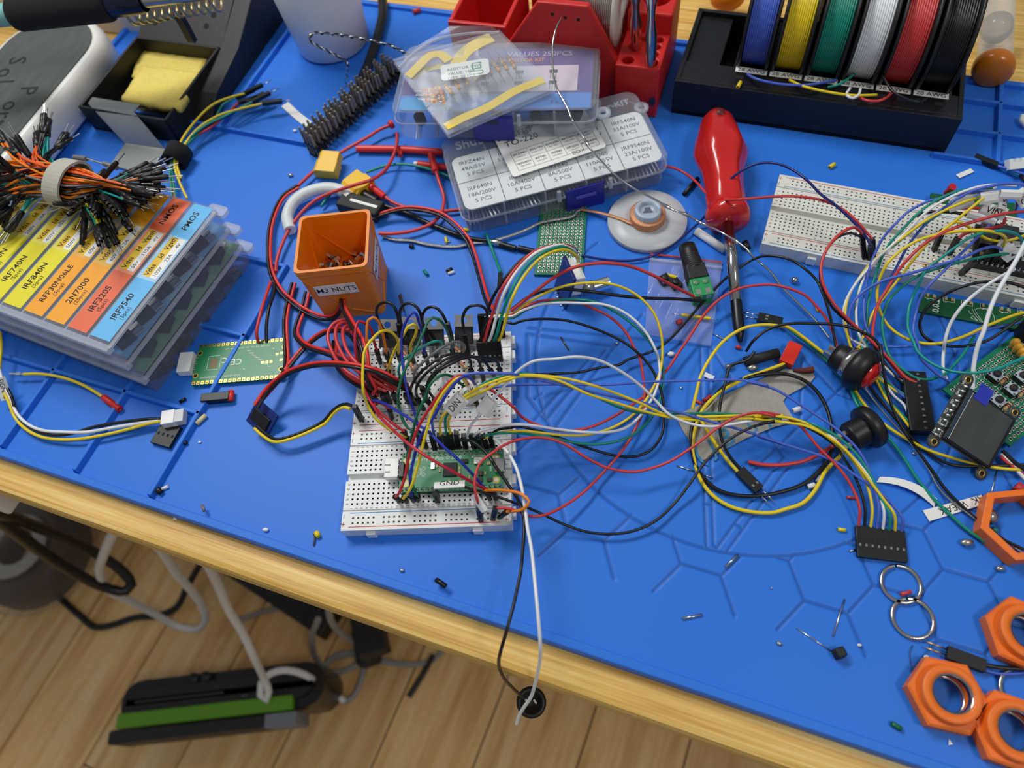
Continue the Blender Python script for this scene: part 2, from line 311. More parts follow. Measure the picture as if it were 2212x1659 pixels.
# ------------------------------------------------------------------ solderless breadboards
BB = mat('white_abs', (226, 228, 226), .4, var=.03, sss=0); BBH = mat('breadboard_hole', (40, 40, 40), .7); CLIP = mat('spring_clip', (176, 172, 156), .35, .3)
REDL = mat('red_print', (200, 50, 52), .6); BLUL = mat('blue_print', (52, 128, 190), .6)
def board(label, M, cols, x0, x1, shift=0, grime=None, clipdx=None, numer='all', letters=True):
    """local frame: column c at x = 2.54 c, row a at y = 0, z = 0 on the mat"""
    Hb = 8.5; T = thing('breadboard', label, 'breadboard', M, 'solderless breadboards')
    rows = [i*2.54 for i in (0, 1, 2, 3, 4, 7, 8, 9, 10, 11)]; yc = 13.97; rails = [yc+s*r for s in (-1, 1) for r in (23.67, 21.1)]
    y0, y1 = yc-27.3, yc+27.3; main = [c*2.54 for c in range(1, cols+1)]
    rx = [c*2.54+1.3 for c in range(1, cols) if (c-1) % 6 != 5] if cols < 40 else [c*2.54+1.3 for c in range(2, cols-1) if (c-2) % 6 != 5]
    h = .48; pieces = []
    def field(xs, ys, X0, X1, Y0, Y1, z):
        """part of the face with square sockets sunk into it"""
        bx = [X0]+[v for c in xs for v in (c-h, c+h)]+[X1]; by = [Y0]+[v for c in ys for v in (c-h, c+h)]+[Y1]
        nx, ny = len(bx), len(by); V = [(x, y, z) for x in bx for y in by]; Fc = []; sock = []
        for i in range(nx-1):
            for j in range(ny-1):
                f = (i*ny+j, (i+1)*ny+j, (i+1)*ny+j+1, i*ny+j+1)
                if i % 2 and j % 2: sock.append((bx[i], bx[i+1], by[j], by[j+1]))
                else: Fc.append(f)
        g.add(V, Fc, 0)
        for a, b, c, d in sock:
            w = [(a, c, z), (b, c, z), (b, d, z), (a, d, z), (a+.12, c+.12, z-1.6), (b-.12, c+.12, z-1.6), (b-.12, d-.12, z-1.6), (a+.12, d-.12, z-1.6)]
            k.add(w, [(0, 1, 5, 4), (1, 2, 6, 5), (2, 3, 7, 6), (3, 0, 4, 7), (4, 5, 6, 7)], 1 if kk else 0)
    k = G(); kk = False; g = G()
    gap = .35; lo, hi = yc-17.3, yc+17.3
    field(main, rows[:5], x0, x1, lo+gap, yc-1.9, Hb); field(main, rows[5:], x0, x1, yc+1.9, hi-gap, Hb)
    kk = True
    field(rx, rails[:2], x0, x1, y0, lo-gap, Hb); field(rx, sorted(rails[2:]), x0, x1, hi+gap, y1, Hb)
    for ya, yb, d in ((yc-1.9, yc+1.9, 3.2), (lo-gap, lo+gap, .8), (hi-gap, hi+gap, .8)):      # centre trough and rail seams
        g.add([(x0, ya, Hb), (x1, ya, Hb), (x1, ya, Hb-d), (x0, ya, Hb-d), (x0, yb, Hb), (x1, yb, Hb), (x1, yb, Hb-d), (x0, yb, Hb-d)], [(0, 3, 2, 1), (3, 7, 6, 2), (4, 5, 6, 7)])
    sk = [(x0, y0, 0), (x1, y0, 0), (x1, y1, 0), (x0, y1, 0), (x0, y0, Hb), (x1, y0, Hb), (x1, y1, Hb), (x0, y1, Hb)]
    g.add(sk, [(3, 2, 1, 0), (0, 1, 5, 4), (2, 3, 7, 6)])
    for x in (x0, x1):                                                                          # ends follow the trough
        pr = [(y0, 0), (y0, Hb), (lo-gap, Hb), (lo-gap, Hb-.8), (lo+gap, Hb-.8), (lo+gap, Hb), (yc-1.9, Hb), (yc-1.9, Hb-3.2), (yc+1.9, Hb-3.2), (yc+1.9, Hb), (hi-gap, Hb), (hi-gap, Hb-.8), (hi+gap, Hb-.8), (hi+gap, Hb), (y1, Hb), (y1, 0)]
        g.add([(x, a, b) for a, b in pr], [tuple(range(len(pr))) if x == x0 else tuple(range(len(pr)-1, -1, -1))])
    part(T, 'body', g, grime or BB)
    part(T, 'sockets', k, [BBH if not grime else mat('pale_socket', (160, 160, 152), .7), CLIP], kind='stuff')
    g = G()
    for y, x in ((y0, x0+.17*(x1-x0)), (y0, x0+.8*(x1-x0))): g = G(); g.box(x-2.4, x+2.4, y-1.7, y+.3, .8, 6.2); part(T, 'interlock_tab', g, BB, .4)
    for y in (y0+7.5, yc-3, yc+14, y1-4): g = G(); g.box(x1-.2, x1+2.0, y-2.6, y+2.6, .8, 6.5); part(T, 'interlock_tab', g, BB, .4)
    g = G(); xa, xb = (main[0]-.4, main[-1]-.9)
    for s in (-1, 1):
        for r, mi in ((25.6, 0), (18.55, 1)):
            if s*shift > 0 or (shift == 0 and s > 0): mi = mi if s < 0 or shift else 1-mi
            r2 = r; col = mi
            if shift: col = mi if s > 0 else 1-mi
            else: col = mi if s < 0 else 1-mi
            g.line([(xa, yc+s*r2), (xb, yc+s*r2)], .42, Hb+.03, col)
            for x in (x0+.9, x1-2.2):
                yy = yc+s*(24.3 if r > 20 else 20.2)
                if col == 0: g.line([(x-.9, yy), (x+.9, yy)], .32, Hb+.03, 0); g.line([(x, yy-.9), (x, yy+.9)], .32, Hb+.03, 0)
                else: g.line([(x, yy-1), (x, yy+1)], .32, Hb+.03, 1)
    part(T, 'rail_lines', g, [REDL, BLUL])
    g = G()
    for c in range(1, cols+1):
        if numer != 'all' and c % 5 and c != 1: continue
        sz = 1.75
        g.text(str(c), sz, flatm((c*2.54-.1, -2.3, Hb+.03), math.pi/2)); g.text(str(c), sz, flatm((c*2.54-.1, 27.94+2.4, Hb+.03), math.pi/2))
    for ch, y in zip('abcdefghij', rows):
        for x in (x0+1.6, x1-2.2): g.text(ch, 2.3, flatm((x, y, Hb+.03), math.pi/2))
    part(T, 'printed_legends', g, INK)
    return T
MA = Matrix.Identity(4); MB = Matrix.Translation((0, 54.6, 0))
MC = Matrix.Translation((239.21, 183.41, 0)) @ Matrix.Rotation(-.3573166, 4, 'Z') @ Matrix.Translation((0, -27.94, 0))
board('front white half-size breadboard nearest the bench edge, carrying the green microcontroller', MA, 30, -1.7, 81.1)
board('white half-size breadboard behind the front one, carrying four upright transistors', MB, 30, -1.7, 81.1)
BBG = mat('grimy_white_abs', (222, 222, 214), .45, var=.12, vs=40)
board('long full-size white breadboard with grey smudges at the right of the mat', MC, 63, -1.9, 163.3, shift=1, grime=BBG, numer='few')
# ------------------------------------------------------------------ what is plugged into the front breadboards
KA = K(800, 640, 6.9125); KB = K(780, 820, 6.144); KC = K(700, 750, 3.686); KD = K(550, 400, 3.687); KE = K(1000, 350, 3.687); KF = K(1612, 350, 3.687); KG = K(1612, 750, 3.318); KH = K(1100, 700, 3.318)
KI = K(0, 750, 3.687); KJ = K(0, 400, 3.687); KL = K(0, 0, 3.687); KM = K(550, 0, 3.687); KN = K(1000, 0, 3.687); KO = K(1440, 0, 2.865); KQ = K(1952, 390, 8.508); KR = K(1972, 560, 9.217); KS = K(1952, 700, 8.508); KT = K(1952, 840, 8.508)
KU = K(1412, 1060, 2.765); KV = K(600, 1050, 2.724); KX = K(0, 1060, 2.765); K0 = K()
# microcontroller board on headers: board frame is the front breadboard's
def pico(M, label, face_up=True):
    """51 x 21 mm; local x along, z = 0 at the pcb's underside"""
    T = thing('microcontroller_board', label, 'circuit board', M)
    return T
PY0, PY1, PX0, PX1, PZ = 3.55, 24.4, 26.5, 77.6, 11.1
T = thing('microcontroller_board', 'green microcontroller board with white berry logo plugged across the front breadboard', 'circuit board', Matrix.Translation((PX0, PY0, PZ)))
g = G(); hole = lambda x, y, r, n=10: [(x+r*math.cos(2*math.pi*i/n), y+r*math.sin(2*math.pi*i/n)) for i in range(n)]
g.prism(rrect(0, 51.1, 0, 20.85, 1, 3), 0, 1.5); part(T, 'pcb', g, GREENPCB, .1)
for y in (1.5, 19.3):
    g = G()
    for c in range(20): g.box(1.42+c*2.54-1.15, 1.42+c*2.54+1.15, y-1.2, y+1.2, -2.55, -.05)
    part(T, 'header_strip', g, BLK, kind='stuff')
pinm = None
for y in (1.5, 19.3):
    for c in range(20):
        if pinm is None:
            g = G(); g.lathe([(1.0, 0), (.75, .25), (.42, 1.0), (.36, 1.6), (0, 1.75)], 8); pinm = mesh('header_pin', g, TIN)
        o = D.objects.new('header_pin', pinm); COL.objects.link(o); o.parent = T; o.location = ((1.42+c*2.54)*MM, y*MM, 1.5*MM)
def pb(nm, px0, py0, px1, py1, h, m, kk=KB, bev=.1, lab=None):
    a, b = kk(px0, py1, PZ+1.5), kk(px1, py0, PZ+1.5); g = G(); g.box(a.x-PX0, b.x-PX0, a.y-PY0, b.y-PY0, 1.5, 1.5+h); return part(T, nm, g, m, bev, label=lab)
SILV = mat('nickel_can', (200, 198, 190), .3, .9); CER = mat('ceramic_tan', (190, 160, 110), .5); PADG = mat('exposed_copper_edge', (176, 158, 60), .4, .3)
pb('processor_chip', 1090, 1105, 1278, 1290, .9, BLKM); pb('crystal', 925, 1105, 985, 1195, .8, SILV); pb('flash_chip', 1330, 1060, 1420, 1115, .9, BLKM)
pb('regulator_chip', 1555, 1215, 1620, 1285, .9, BLK); pb('inductor', 1545, 1300, 1615, 1360, .9, mat('dark_ferrite', (60, 58, 58), .6)); pb('diode', 1670, 1312, 1745, 1355, .9, BLK)
b = pb('boot_button', 1500, 1040, 1615, 1130, 1.2, SILV); g = G(); a = KB(1560, 1085, PZ+2.7); g.lathe([(1.2, 0), (1.2, .6), (0, .7)], 14, 0, Matrix.Translation((a.x-PX0, a.y-PY0, 2.7))); part(b, 'button_cap', g, WHITEP)
u = pb('usb_socket', 1780, 1060, 1915, 1250, 2.6, STEEL, bev=.4); g = G(); a = KB(1915, 1250, PZ+1.5); b2 = KB(1915, 1060, PZ+1.5); g.box(a.x-PX0-.05, a.x-PX0+.02, a.y-PY0+.7, b2.y-PY0-.7, 1.9, 3.6); part(u, 'port_opening', g, HOLE)
for x, y in ((1650, 1245), (1680, 1115), (1705, 1110), (1170, 1350), (1310, 1180), (1310, 1230), (1440, 1300), (1045, 1210), (1010, 1150), (1320, 1340), (1760, 1030)): pb('chip_capacitor', x-14, y-22, x+14, y+22, .6, CER, bev=.08)
g = G()
for x, y in ((47.6, 4.6), (47.6, 16.2), (3.0, 4.6), (3.0, 16.2)): g.lathe([(1.05, 1.53), (1.9, 1.53)], 14, 0, Matrix.Translation((x, y, 0))); g.lathe([(0, 1.55), (1.05, 1.55)], 14, 1, Matrix.Translation((x, y, 0)))
part(T, 'mounting_hole', g, [PADG, BBG], kind='stuff')
g = G(); a = KB(860, 1052, 12.6)
g.text('Raspberry Pi Pico', 2.6, Matrix.Translation((12.3, a.y-PY0, 1.54))); g.text('\u00a9 2020', 2.6, Matrix.Translation((26.4, a.y-PY0+.1, 1.54)))
a = KB(1560, 1022, 12.6); g.text('BOOTSEL', 1.7, Matrix.Translation((a.x-PX0, a.y-PY0, 1.54))); a = KB(1722, 1180, 12.6); g.text('USB', 1.5, Matrix.Translation((a.x-PX0, a.y-PY0, 1.54)) @ Matrix.Rotation(math.pi/2, 4, 'Z')); g.text('20', 1.5, Matrix.Translation((46, 3.6, 1.54)) @ Matrix.Rotation(math.pi/2, 4, 'Z'))
a = KB(740, 1225, 12.6); bx, by = a.x-PX0, a.y-PY0                      # white berry emblem, outline only
def circ(x, y, rx, ry=None, n=14, a0=0): return [(bx+x+rx*math.cos(2*math.pi*i/n), by+y+(ry or rx)*math.sin(2*math.pi*i/n)) for i in range(n)]
for x, y, r, r2 in ((-.6, 0, 2.3, 2.9), (-.5, 0, .95, 1.0), (.9, 1.2, .75, .8), (.9, -1.2, .75, .8), (-1.8, 1.3, .8, .9), (-1.8, -1.3, .8, .9), (-2.3, 0, .6, .7)): g.line(circ(x, y, r, r2), .16, 1.54, 0, None, True)
for s in (-1, 1): g.line([(bx+1.5, by+s*.25), (bx+2.3, by+s*2.0), (bx+3.8, by+s*2.7), (bx+4.3, by+s*1.6), (bx+3.3, by+s*.4), (bx+1.5, by+s*.25)], .18, 1.54); g.line([(bx+1.5, by+s*.3), (bx+3.5, by+s*1.9)], .14, 1.54)
part(T, 'silkscreen', g, WINK)
g = G(); a = KB(545, 1210, 13); g.box(a.x-PX0-1.3, a.x-PX0+1.3, a.y-PY0-3.9, a.y-PY0+3.9, 1.5, 4.0); dh = part(T, 'debug_header', g, BLK, .2)
for k in (-1, 0, 1): g = G(); g.rod((a.x-PX0-3.2, a.y-PY0+k*2.54, 3.1), (a.x-PX0+.6, a.y-PY0+k*2.54, 3.1), .33, n=6); part(dh, 'pin', g, TIN)
# white 3-way socket on the debug pins
g = G(); a, b = KB(300, 1290, 15), KB(498, 1040, 15); x0, x1, y0, y1 = 0, b.x-a.x, 0, b.y-a.y; g.box(x0, x1, y0, y1, -3.8, 1.2)
S = thing('white_connector', 'white three-way connector pushed onto the front microcontroller board', 'connector', Matrix.Translation((a.x, a.y, 13.6)))
w = x1; hgt = y1
g = G(); sl = [(w*.0, 0), (w, 0), (w, hgt), (0, hgt), (0, hgt*.70), (w*.42, hgt*.70), (w*.42, hgt*.60), (0, hgt*.60), (0, hgt*.32), (w*.42, hgt*.32), (w*.42, hgt*.22), (0, hgt*.22)]
g.prism(sl, -3.6, 1.0); part(S, 'housing', g, WHITEP, .2); g = G(); g.box(w*.08, w*.95, -.5, 0, -1.6, .3); part(S, 'latch', g, WHITEP, .1)
# transistors
def to220(label, base, top, group='upright power transistors'):
    M = frame(base, top, (0, -1, 0)) @ Matrix.Rotation(math.pi, 4, 'Z')     # z up the part; after the turn the face looks to -y
    T = thing('power_transistor', label, 'transistor', M, group)
    g = G(); g.box(-5, 5, -1.5, 2.9, 0, 9, tx=.2, ty=.2); part(T, 'body', g, BLKM, .3)
    g = G(); o = [(-5, 8.9), (5, 8.9), (5, 12), (4.4, 12), (4.4, 13.4), (5, 13.4), (5, 15.3), (-5, 15.3), (-5, 13.4), (-4.4, 13.4), (-4.4, 12), (-5, 12)]
    RX = Matrix.Rotation(math.pi/2, 4, 'X'); cz = 12.3; h = [(1.8*math.cos(2*math.pi*i/12-math.pi/2), cz+1.8*math.sin(2*math.pi*i/12-math.pi/2)) for i in range(12)]
    bm = bmesh.new(); a = [bm.verts.new((x, -1.4, z)) for x, z in o]; e = [bm.edges.new((a[i], a[(i+1) % len(a)])) for i in range(len(a))]
    b = [bm.verts.new((x, -1.4, z)) for x, z in h]; e += [bm.edges.new((b[i], b[(i+1) % 12])) for i in range(12)]
    bmesh.ops.triangle_fill(bm, use_beauty=True, edges=e); r = bmesh.ops.extrude_face_region(bm, geom=bm.faces[:]); bmesh.ops.translate(bm, vec=(0, -1.2, 0), verts=[v for v in r['geom'] if isinstance(v, bmesh.types.BMVert)])
    bmesh.ops.recalc_face_normals(bm, faces=bm.faces); bm.verts.index_update(); g.add([v.co[:] for v in bm.verts], [tuple(v.index for v in f.verts) for f in bm.faces]); bm.free()
    part(T, 'metal_tab', g, mat('brushed_tab', (196, 196, 194), .34, .9, var=.1, vs=300))
    for x in (-2.54, 0, 2.54): g = G(); g.box(x-.55, x+.55, -.3, .2, -4.5, 0.1); part(T, 'lead', g, TIN)
    g = G(); g.box(-3, -2.0, 2.92, 2.94, 5, 7); return T
for lab, bx0, by0, tx0, ty0 in (('leftmost upright power transistor with a round hole in its metal tab', 268, 765, 265, 305), ('second upright power transistor from the left, behind the tall dark blue wire loop', 605, 735, 612, 285), ('third upright power transistor, behind the dark green wire loop', 965, 740, 950, 285), ('rightmost upright power transistor with notched tab, standing apart', 1400, 700, 1395, 262)):
    b = KA(bx0, by0, 12.5); to220(lab, b, KA.reach(b, tx0, ty0, 15.3))
# resistors: bands are rings of the body's own skin
RB = {k: mat('band_'+k, c, .4) for k, c in dict(orange=(226, 110, 30), red=(190, 40, 32), gold=(190, 150, 60), brown=(96, 54, 30), black=(20, 18, 18), yellow=(224, 190, 40)).items()}; RBODY = mat('resistor_tan', (222, 190, 138), .4)
def resistor(label, a, b, bands=('orange', 'orange', 'red', 'gold'), body=RBODY, r=1.0, ln=5.6, feet=None, group='resistors on the breadboards', name='resistor'):
    """a, b: lead ends; the body lies halfway"""
    a, b = Vector(a), Vector(b); c = (a+b)/2; d = (b-a).normalized()
    M = frame(c-d*ln/2, c+d*ln/2); T = thing(name, label, 'resistor', M, group); mats = [body]+[RB[x] for x in bands]
    g = G(); z = [0, .18, .3, .4, .5, .6, .7, .8, .9, 1.0]; pr = [(.3, 0), (.85, .04), (1.05, .1), (1.05, .2), (.9, .24), (.86, .3)]
    prof = [(r*x, ln*y) for x, y in pr]+[(r*x, ln*(1-y)) for x, y in reversed(pr)]; g.lathe(prof, 12)
    part(T, 'body', g, body)
    for i, (k, y) in enumerate(zip(bands, (.13, .34, .52, .84))):
        g = G(); rr = r*(1.07 if y in (.13, .84) else .9); g.lathe([(rr, ln*(y-.04)), (rr, ln*(y+.06))], 12); part(T, 'colour_band', g, RB[k])
    I = M.inverted()
    for p, q, ft in ((c-d*ln/2, a, 0), (c+d*ln/2, b, 1)):
        pts = [p, q] if not feet else [p, q, Vector((q.x, q.y, feet))]
        g = G(); g.tube([I @ Vector(t) for t in pts], .27, 6); part(T, 'lead', g, TIN)
    return T
for i, (p, q, lab) in enumerate((((225, 1010), (325, 1110), 'resistor beside the yellow wire end at the left of the rear breadboard'), ((590, 1000), (655, 1090), 'resistor under the dark green wire on the rear breadboard'), ((1340, 985), (1445, 1080), 'resistor below the grey wire near the middle of the rear breadboard'), ((505, 840), (555, 900), 'resistor half hidden behind the yellow loop by the second transistor'), ((1285, 780), (1340, 840), 'resistor half hidden behind the dark green plug below the third transistor'))):
    a, b = KA(*p, 11.5), KA(*q, 11.5); d = (b-a).normalized(); c = (a+b)/2
    resistor(lab, c-d*5, c+d*5, feet=7.5)
# ---- wires
def wp(*a):
    """wp(KA, [(x, y[, z])...], KB, [...]): control points in mm; missing heights are interpolated along the way"""
    pts = []
    for i in range(0, len(a), 2):
        for p in a[i+1]: pts.append((*a[i].px(p[0], p[1]), p[2] if len(p) > 2 else None))
    n = len(pts); kn = [i for i in range(n) if pts[i][2] is not None]
    cum = [0]
    for i in range(1, n): cum.append(cum[-1]+math.hypot(pts[i][0]-pts[i-1][0], pts[i][1]-pts[i-1][1]))
    out = []
    for i, p in enumerate(pts):
        lo = max([k for k in kn if k <= i], default=kn[0]); hi = min([k for k in kn if k >= i], default=kn[-1])
        t = 0 if hi == lo else (cum[i]-cum[lo])/(cum[hi]-cum[lo]); t = t*t*(3-2*t)
        out.append(P(p[0], p[1], pts[lo][2]*(1-t)+pts[hi][2]*t))
    return out
def wire(par, org, pts, r, m, name='wire', label=None, n=8):
    g = G(); g.tube(rel(spline(pts), org), r, n); return part(par, name, g, m, label=label)
def plug(par, org, base, top, kind='round', label=None):
    g = G(); a, b = Vector(base)-Vector(org), Vector(top)-Vector(org); d = (b-a).normalized()
    if kind == 'round':
        M = frame(a, b); L = (b-a).length
        g.lathe([(.35, -2), (.35, 0)], 6, 1, M); g.lathe([(1.0, 0), (1.3, .8), (1.3, L*.5), (1.15, L*.55), (1.35, L*.62), (1.45, L), (1.2, L), (1.0, L-1.2), (0, L-1.2)], 12, 0, M)
        return part(par, 'plug', g, [BLK, TIN], label=label)
    g.bar(a, b, 2.5, 2.5, (0, -1, .3)); o = part(par, 'plug', g, BLK, .12, label=label)
    g = G(); M = frame(a, b, (0, -1, .3)); L = (b-a).length; g.box(-.5, .5, 1.26, 1.29, L*.35, L*.62, 0, M); g.box(-.4, .4, 1.26, 1.5, L*.30, L*.36, 0, M); part(o, 'latch_window', g, HOLE); return o
def flag(par, org, c, along, up, w, h, txt=None, size=3., off=.8, back=True):
    """folded tape flag: centre c (mm), long axis along, writing side up"""
    c = Vector(c)-Vector(org); M = frame(c, c+Vector(up)*5, Vector(along).normalized()); M = M @ Matrix.Rotation(math.pi/2, 4, 'Z')   # local x along, z to the reader
    g = G(); pr = [(-h/2, off-.6), (-h/4, off), (h/4, off), (h/2, off-.6), (h/2, -off+.4), (h/4, -off-.2), (-h/4, -off-.2), (-h/2, -off+.4)]
    v = [(-w/2, y, z) for y, z in pr]+[(w/2, y, z) for y, z in pr]; g.add(v, [(i, (i+1) % 8, 8+(i+1) % 8, 8+i) for i in range(8)], 0, False, M)
    o = part(par, 'tape_label', g, LABEL)
    if txt: g = G(); g.text(txt, size, M @ Matrix.Translation((0, 0, off+.05)), bold=.02); part(o, 'lettering', g, INK)
    return o
def jumper(label, col, pts, plugs=(), r=.72, group='jumper wires on the front breadboards', name='jumper_wire', cat='wire'):
    org = pts[0]; T = thing(name, label, cat, Matrix.Translation(org), group); wire(T, org, pts, r, PVC[col])
    for p in plugs: plug(T, org, *p)
    return T
def rp(k, bx, by, tx, ty, ln=12., bz=8.5, kind='round'):
    b = k(bx, by, bz); return (b, k.reach(b, tx, ty, ln), kind)
def ended(k, *pl):
    return [p[1] for p in pl]
p1, p2 = rp(KA, 150, 1000, 95, 805), rp(KB, 600, 895, 575, 690)
jumper('crimson jumper looping from the leftmost socket of the rear breadboard down to the front one', 'crimson', [p1[1]]+wp(KA, [(60, 700, 25), (15, 500, 34)], KD, [(880, 1100, 40), (830, 1085, 42), (803, 1150, 42), (800, 1280, 38), (825, 1450, 30), (860, 1590, 27)], KB, [(75, 190, 25), (150, 330, 24), (330, 505, 23), (470, 620, 22)])+[p2[1]], [p1, p2])
p1, p2 = rp(KA, 290, 1010, 240, 850), rp(KB, 265, 330, 180, 250)
jumper('orange jumper arching out of the second socket of the rear breadboard', 'orange', [p1[1]]+wp(KA, [(225, 760, 25), (170, 500, 36), (110, 360, 42), (40, 315, 45)], KD, [(905, 1075, 44), (893, 1180, 40), (900, 1320, 32), (920, 1450, 26), (960, 1520, 20)]), [p1])
p1, p2 = rp(KA, 440, 960, 420, 850), rp(KB, 625, 885, 600, 765, 9)
jumper('yellow jumper in a wide loop along the left edge of both breadboards', 'yellow', [p1[1]]+wp(KA, [(430, 760, 27), (380, 600, 36), (270, 520, 42), (150, 530, 46), (30, 640, 48)], KD, [(880, 1310, 48), (862, 1450, 46), (866, 1640, 42)], KB, [(80, 320, 33), (200, 520, 28), (330, 630, 25), (480, 718, 22)])+[p2[1]], [p1, p2])
p1, p2 = rp(KA, 650, 990, 600, 840), rp(KA, 300, 1250, 262, 1110, 10)
jumper('short yellow jumper in a peak in front of the second transistor', 'yellow', [p1[1]]+wp(KA, [(610, 720, 27), (680, 560, 36), (688, 450, 40), (640, 415, 42), (570, 450, 42), (490, 580, 39), (420, 700, 34), (345, 850, 29), (290, 1000, 24)])+[p2[1]], [p1, p2])
p1, p2 = rp(KA, 855, 990, 808, 850), rp(KB, 770, 850, 760, 700)
jumper('dark blue jumper in the tallest narrow loop, running down to the front breadboard', 'deepblue', [p1[1]]+wp(KA, [(797, 680, 28), (770, 520, 38), (720, 370, 46), (685, 265, 50), (650, 238, 51), (600, 270, 51), (510, 430, 48), (466, 620, 44), (470, 850, 40), (500, 1100, 37), (530, 1330, 34), (590, 1550, 30)], KB, [(700, 410, 26), (740, 560, 24)])+[p2[1]], [p1, p2])
p1, p2 = rp(KA, 1240, 930, 1222, 800, 9), rp(KB, 870, 905, 805, 750)
jumper('dark green jumper arching across the third transistor and down to the front breadboard', 'darkgreen', [p1[1]]+wp(KA, [(1195, 670, 26), (1130, 480, 38), (1040, 360, 45), (940, 318, 47), (870, 360, 47), (800, 520, 46), (720, 700, 44), (620, 900, 42), (520, 1090, 40), (450, 1280, 37), (420, 1450, 34)], KB, [(500, 350, 25), (540, 500, 23), (620, 640, 22), (720, 695, 22)])+[p2[1]], [p1, p2])
p1, p2 = rp(KA, 1010, 960, 970, 860, 8), rp(KA, 520, 1330, 455, 1210)
jumper('short teal jumper curling under the dark green one', 'teal', [p1[1]]+wp(KA, [(1050, 760, 20), (1075, 700, 24), (1010, 668, 28), (880, 700, 30), (740, 780, 30), (600, 875, 29), (490, 960, 28), (425, 1050, 26), (422, 1130, 24)])+[p2[1]], [p1, p2])
p1, p2 = rp(KA, 1400, 900, 1385, 840, 6), rp(KA, 805, 1500, 775, 1370)
jumper('grey jumper bending over the bundle of black jumpers', 'grey', [p1[1]]+wp(KA, [(1412, 760, 22), (1370, 700, 27), (1290, 680, 31), (1180, 710, 34), (1060, 770, 36), (930, 865, 36), (780, 990, 34), (680, 1090, 31), (648, 1180, 28), (680, 1290, 25)])+[p2[1]], [p1, p2])
blk = [((1545, 1230), (1500, 1090), [(1490, 960, 26), (1390, 875, 31), (1250, 858, 34), (1080, 900, 36), (900, 1010, 36), (720, 1170, 33), (620, 1330, 28)], (640, 1600), (590, 1450), 'first from the left'),
       ((1690, 1250), (1655, 1090), [(1610, 950, 27), (1480, 885, 33), (1330, 873, 37), (1120, 945, 39), (930, 1070, 39), (780, 1210, 36), (690, 1360, 31)], (800, 1690), (700, 1530), 'second from the left'),
       ((1850, 1200), (1795, 1100), [(1700, 970, 27), (1560, 905, 34), (1400, 893, 39), (1200, 960, 42), (1000, 1095, 42), (870, 1260, 38), (835, 1400, 33)], (960, 1680), (850, 1560), 'third from the left'),
       ((1950, 1150), (1925, 1085), [(1900, 990, 24), (1780, 930, 31), (1600, 907, 37), (1400, 925, 42), (1200, 1010, 44), (1020, 1115, 43), (880, 1280, 38), (850, 1370, 34), (930, 1500, 27)], (1040, 1620), (955, 1540), 'rightmost')]
for (bx0, by0), (tx0, ty0), mid, (ex, ey), (fx, fy), w in blk:
    p1, p2 = rp(KA, bx0, by0, tx0, ty0, 11), rp(KA, ex, ey, fx, fy, 11)
    jumper('black jumper, %s of the four bundled across the rear breadboard' % w, 'black', [p1[1]]+wp(KA, mid)+[p2[1]], [p1, p2], .75)
# black loops standing over the transistors
for lab, pts, pl in (('black loop over the leftmost transistor, next to the orange box', [(275, 660, 14), (185, 480, 24), (105, 310, 34), (92, 200, 39), (140, 118, 43), (240, 88, 45), (335, 130, 45), (400, 260, 41), (425, 390, 35)], (rp(KA, 475, 690, 425, 405, 14, 14, 'square'),)),
                     ('black loop over the second transistor', [(600, 620, 14), (500, 500, 22), (445, 330, 32), (448, 205, 38), (515, 118, 42), (600, 105, 43), (690, 160, 43), (745, 250, 40), (765, 350, 36), (790, 430, 30)], (rp(KA, 860, 720, 795, 440, 13, 13),)),
                     ('black loop over the third transistor, ending in a square plug', [(1000, 670, 14), (870, 520, 20), (785, 400, 28), (778, 290, 33), (830, 192, 37), (910, 158, 39), (1010, 190, 39), (1090, 290, 37), (1135, 390, 33)], (rp(KA, 1215, 640, 1145, 395, 14, 12, 'square'),)),
                     ('black loop over the rightmost transistor', [(1410, 560, 29), (1385, 430, 36), (1378, 320, 40), (1430, 195, 43), (1520, 140, 45), (1610, 133, 45), (1700, 170, 43), (1745, 240, 40), (1735, 330, 36), (1690, 470, 30), (1650, 620, 23)], (rp(KA, 1465, 870, 1410, 560, 14, 12, 'square'),))):
    jumper(lab, 'black', wp(KA, pts), pl, .78, group='black wire loops over the transistors')
p1 = rp(KC, 750, 1215, 745, 1185, 7); p2 = rp(KA, 1790, 1640, 1745, 1550, 8)
jumper('dark green jumper from the front round plugs to the right of the rear breadboard', 'darkgreen', [p1[1]]+wp(KB, [(715, 1480, 21), (660, 1330, 24), (615, 1150, 26), (625, 940, 29), (690, 680, 36), (740, 480, 42), (870, 190, 48)], KA, [(880, 1345, 52), (980, 1225, 53), (1090, 1172, 52), (1200, 1190, 48), (1330, 1290, 40), (1470, 1400, 32), (1620, 1500, 24)])+[p2[1]], [p1, p2])
p1 = rp(KC, 600, 1225, 568, 1190, 9); p2 = rp(KA, 1440, 1520, 1400, 1400, 9)
jumper('crimson jumper, leftmost of the trio rising from the front row of round plugs', 'crimson', [p1[1]]+wp(KC, [(595, 1165, 22), (640, 1050, 26), (680, 850, 33), (740, 660, 41), (820, 520, 47), (930, 360, 53), (1030, 250, 57), (1085, 228, 57), (1130, 270, 48), (1160, 320, 36)])+[p2[1]], [p1, p2])
p1 = rp(KC, 660, 1230, 632, 1205, 8); p2 = rp(KA, 1600, 1620, 1560, 1560, 6)
jumper('yellow jumper in the middle of the trio rising from the front row of round plugs', 'yellow', [p1[1]]+wp(KC, [(690, 1120, 24), (750, 930, 31), (810, 690, 41), (870, 500, 48), (960, 350, 54), (1050, 255, 58), (1090, 240, 58), (1125, 280, 49)], KA, [(1450, 1370, 32), (1520, 1490, 22)])+[p2[1]], [p1, p2])
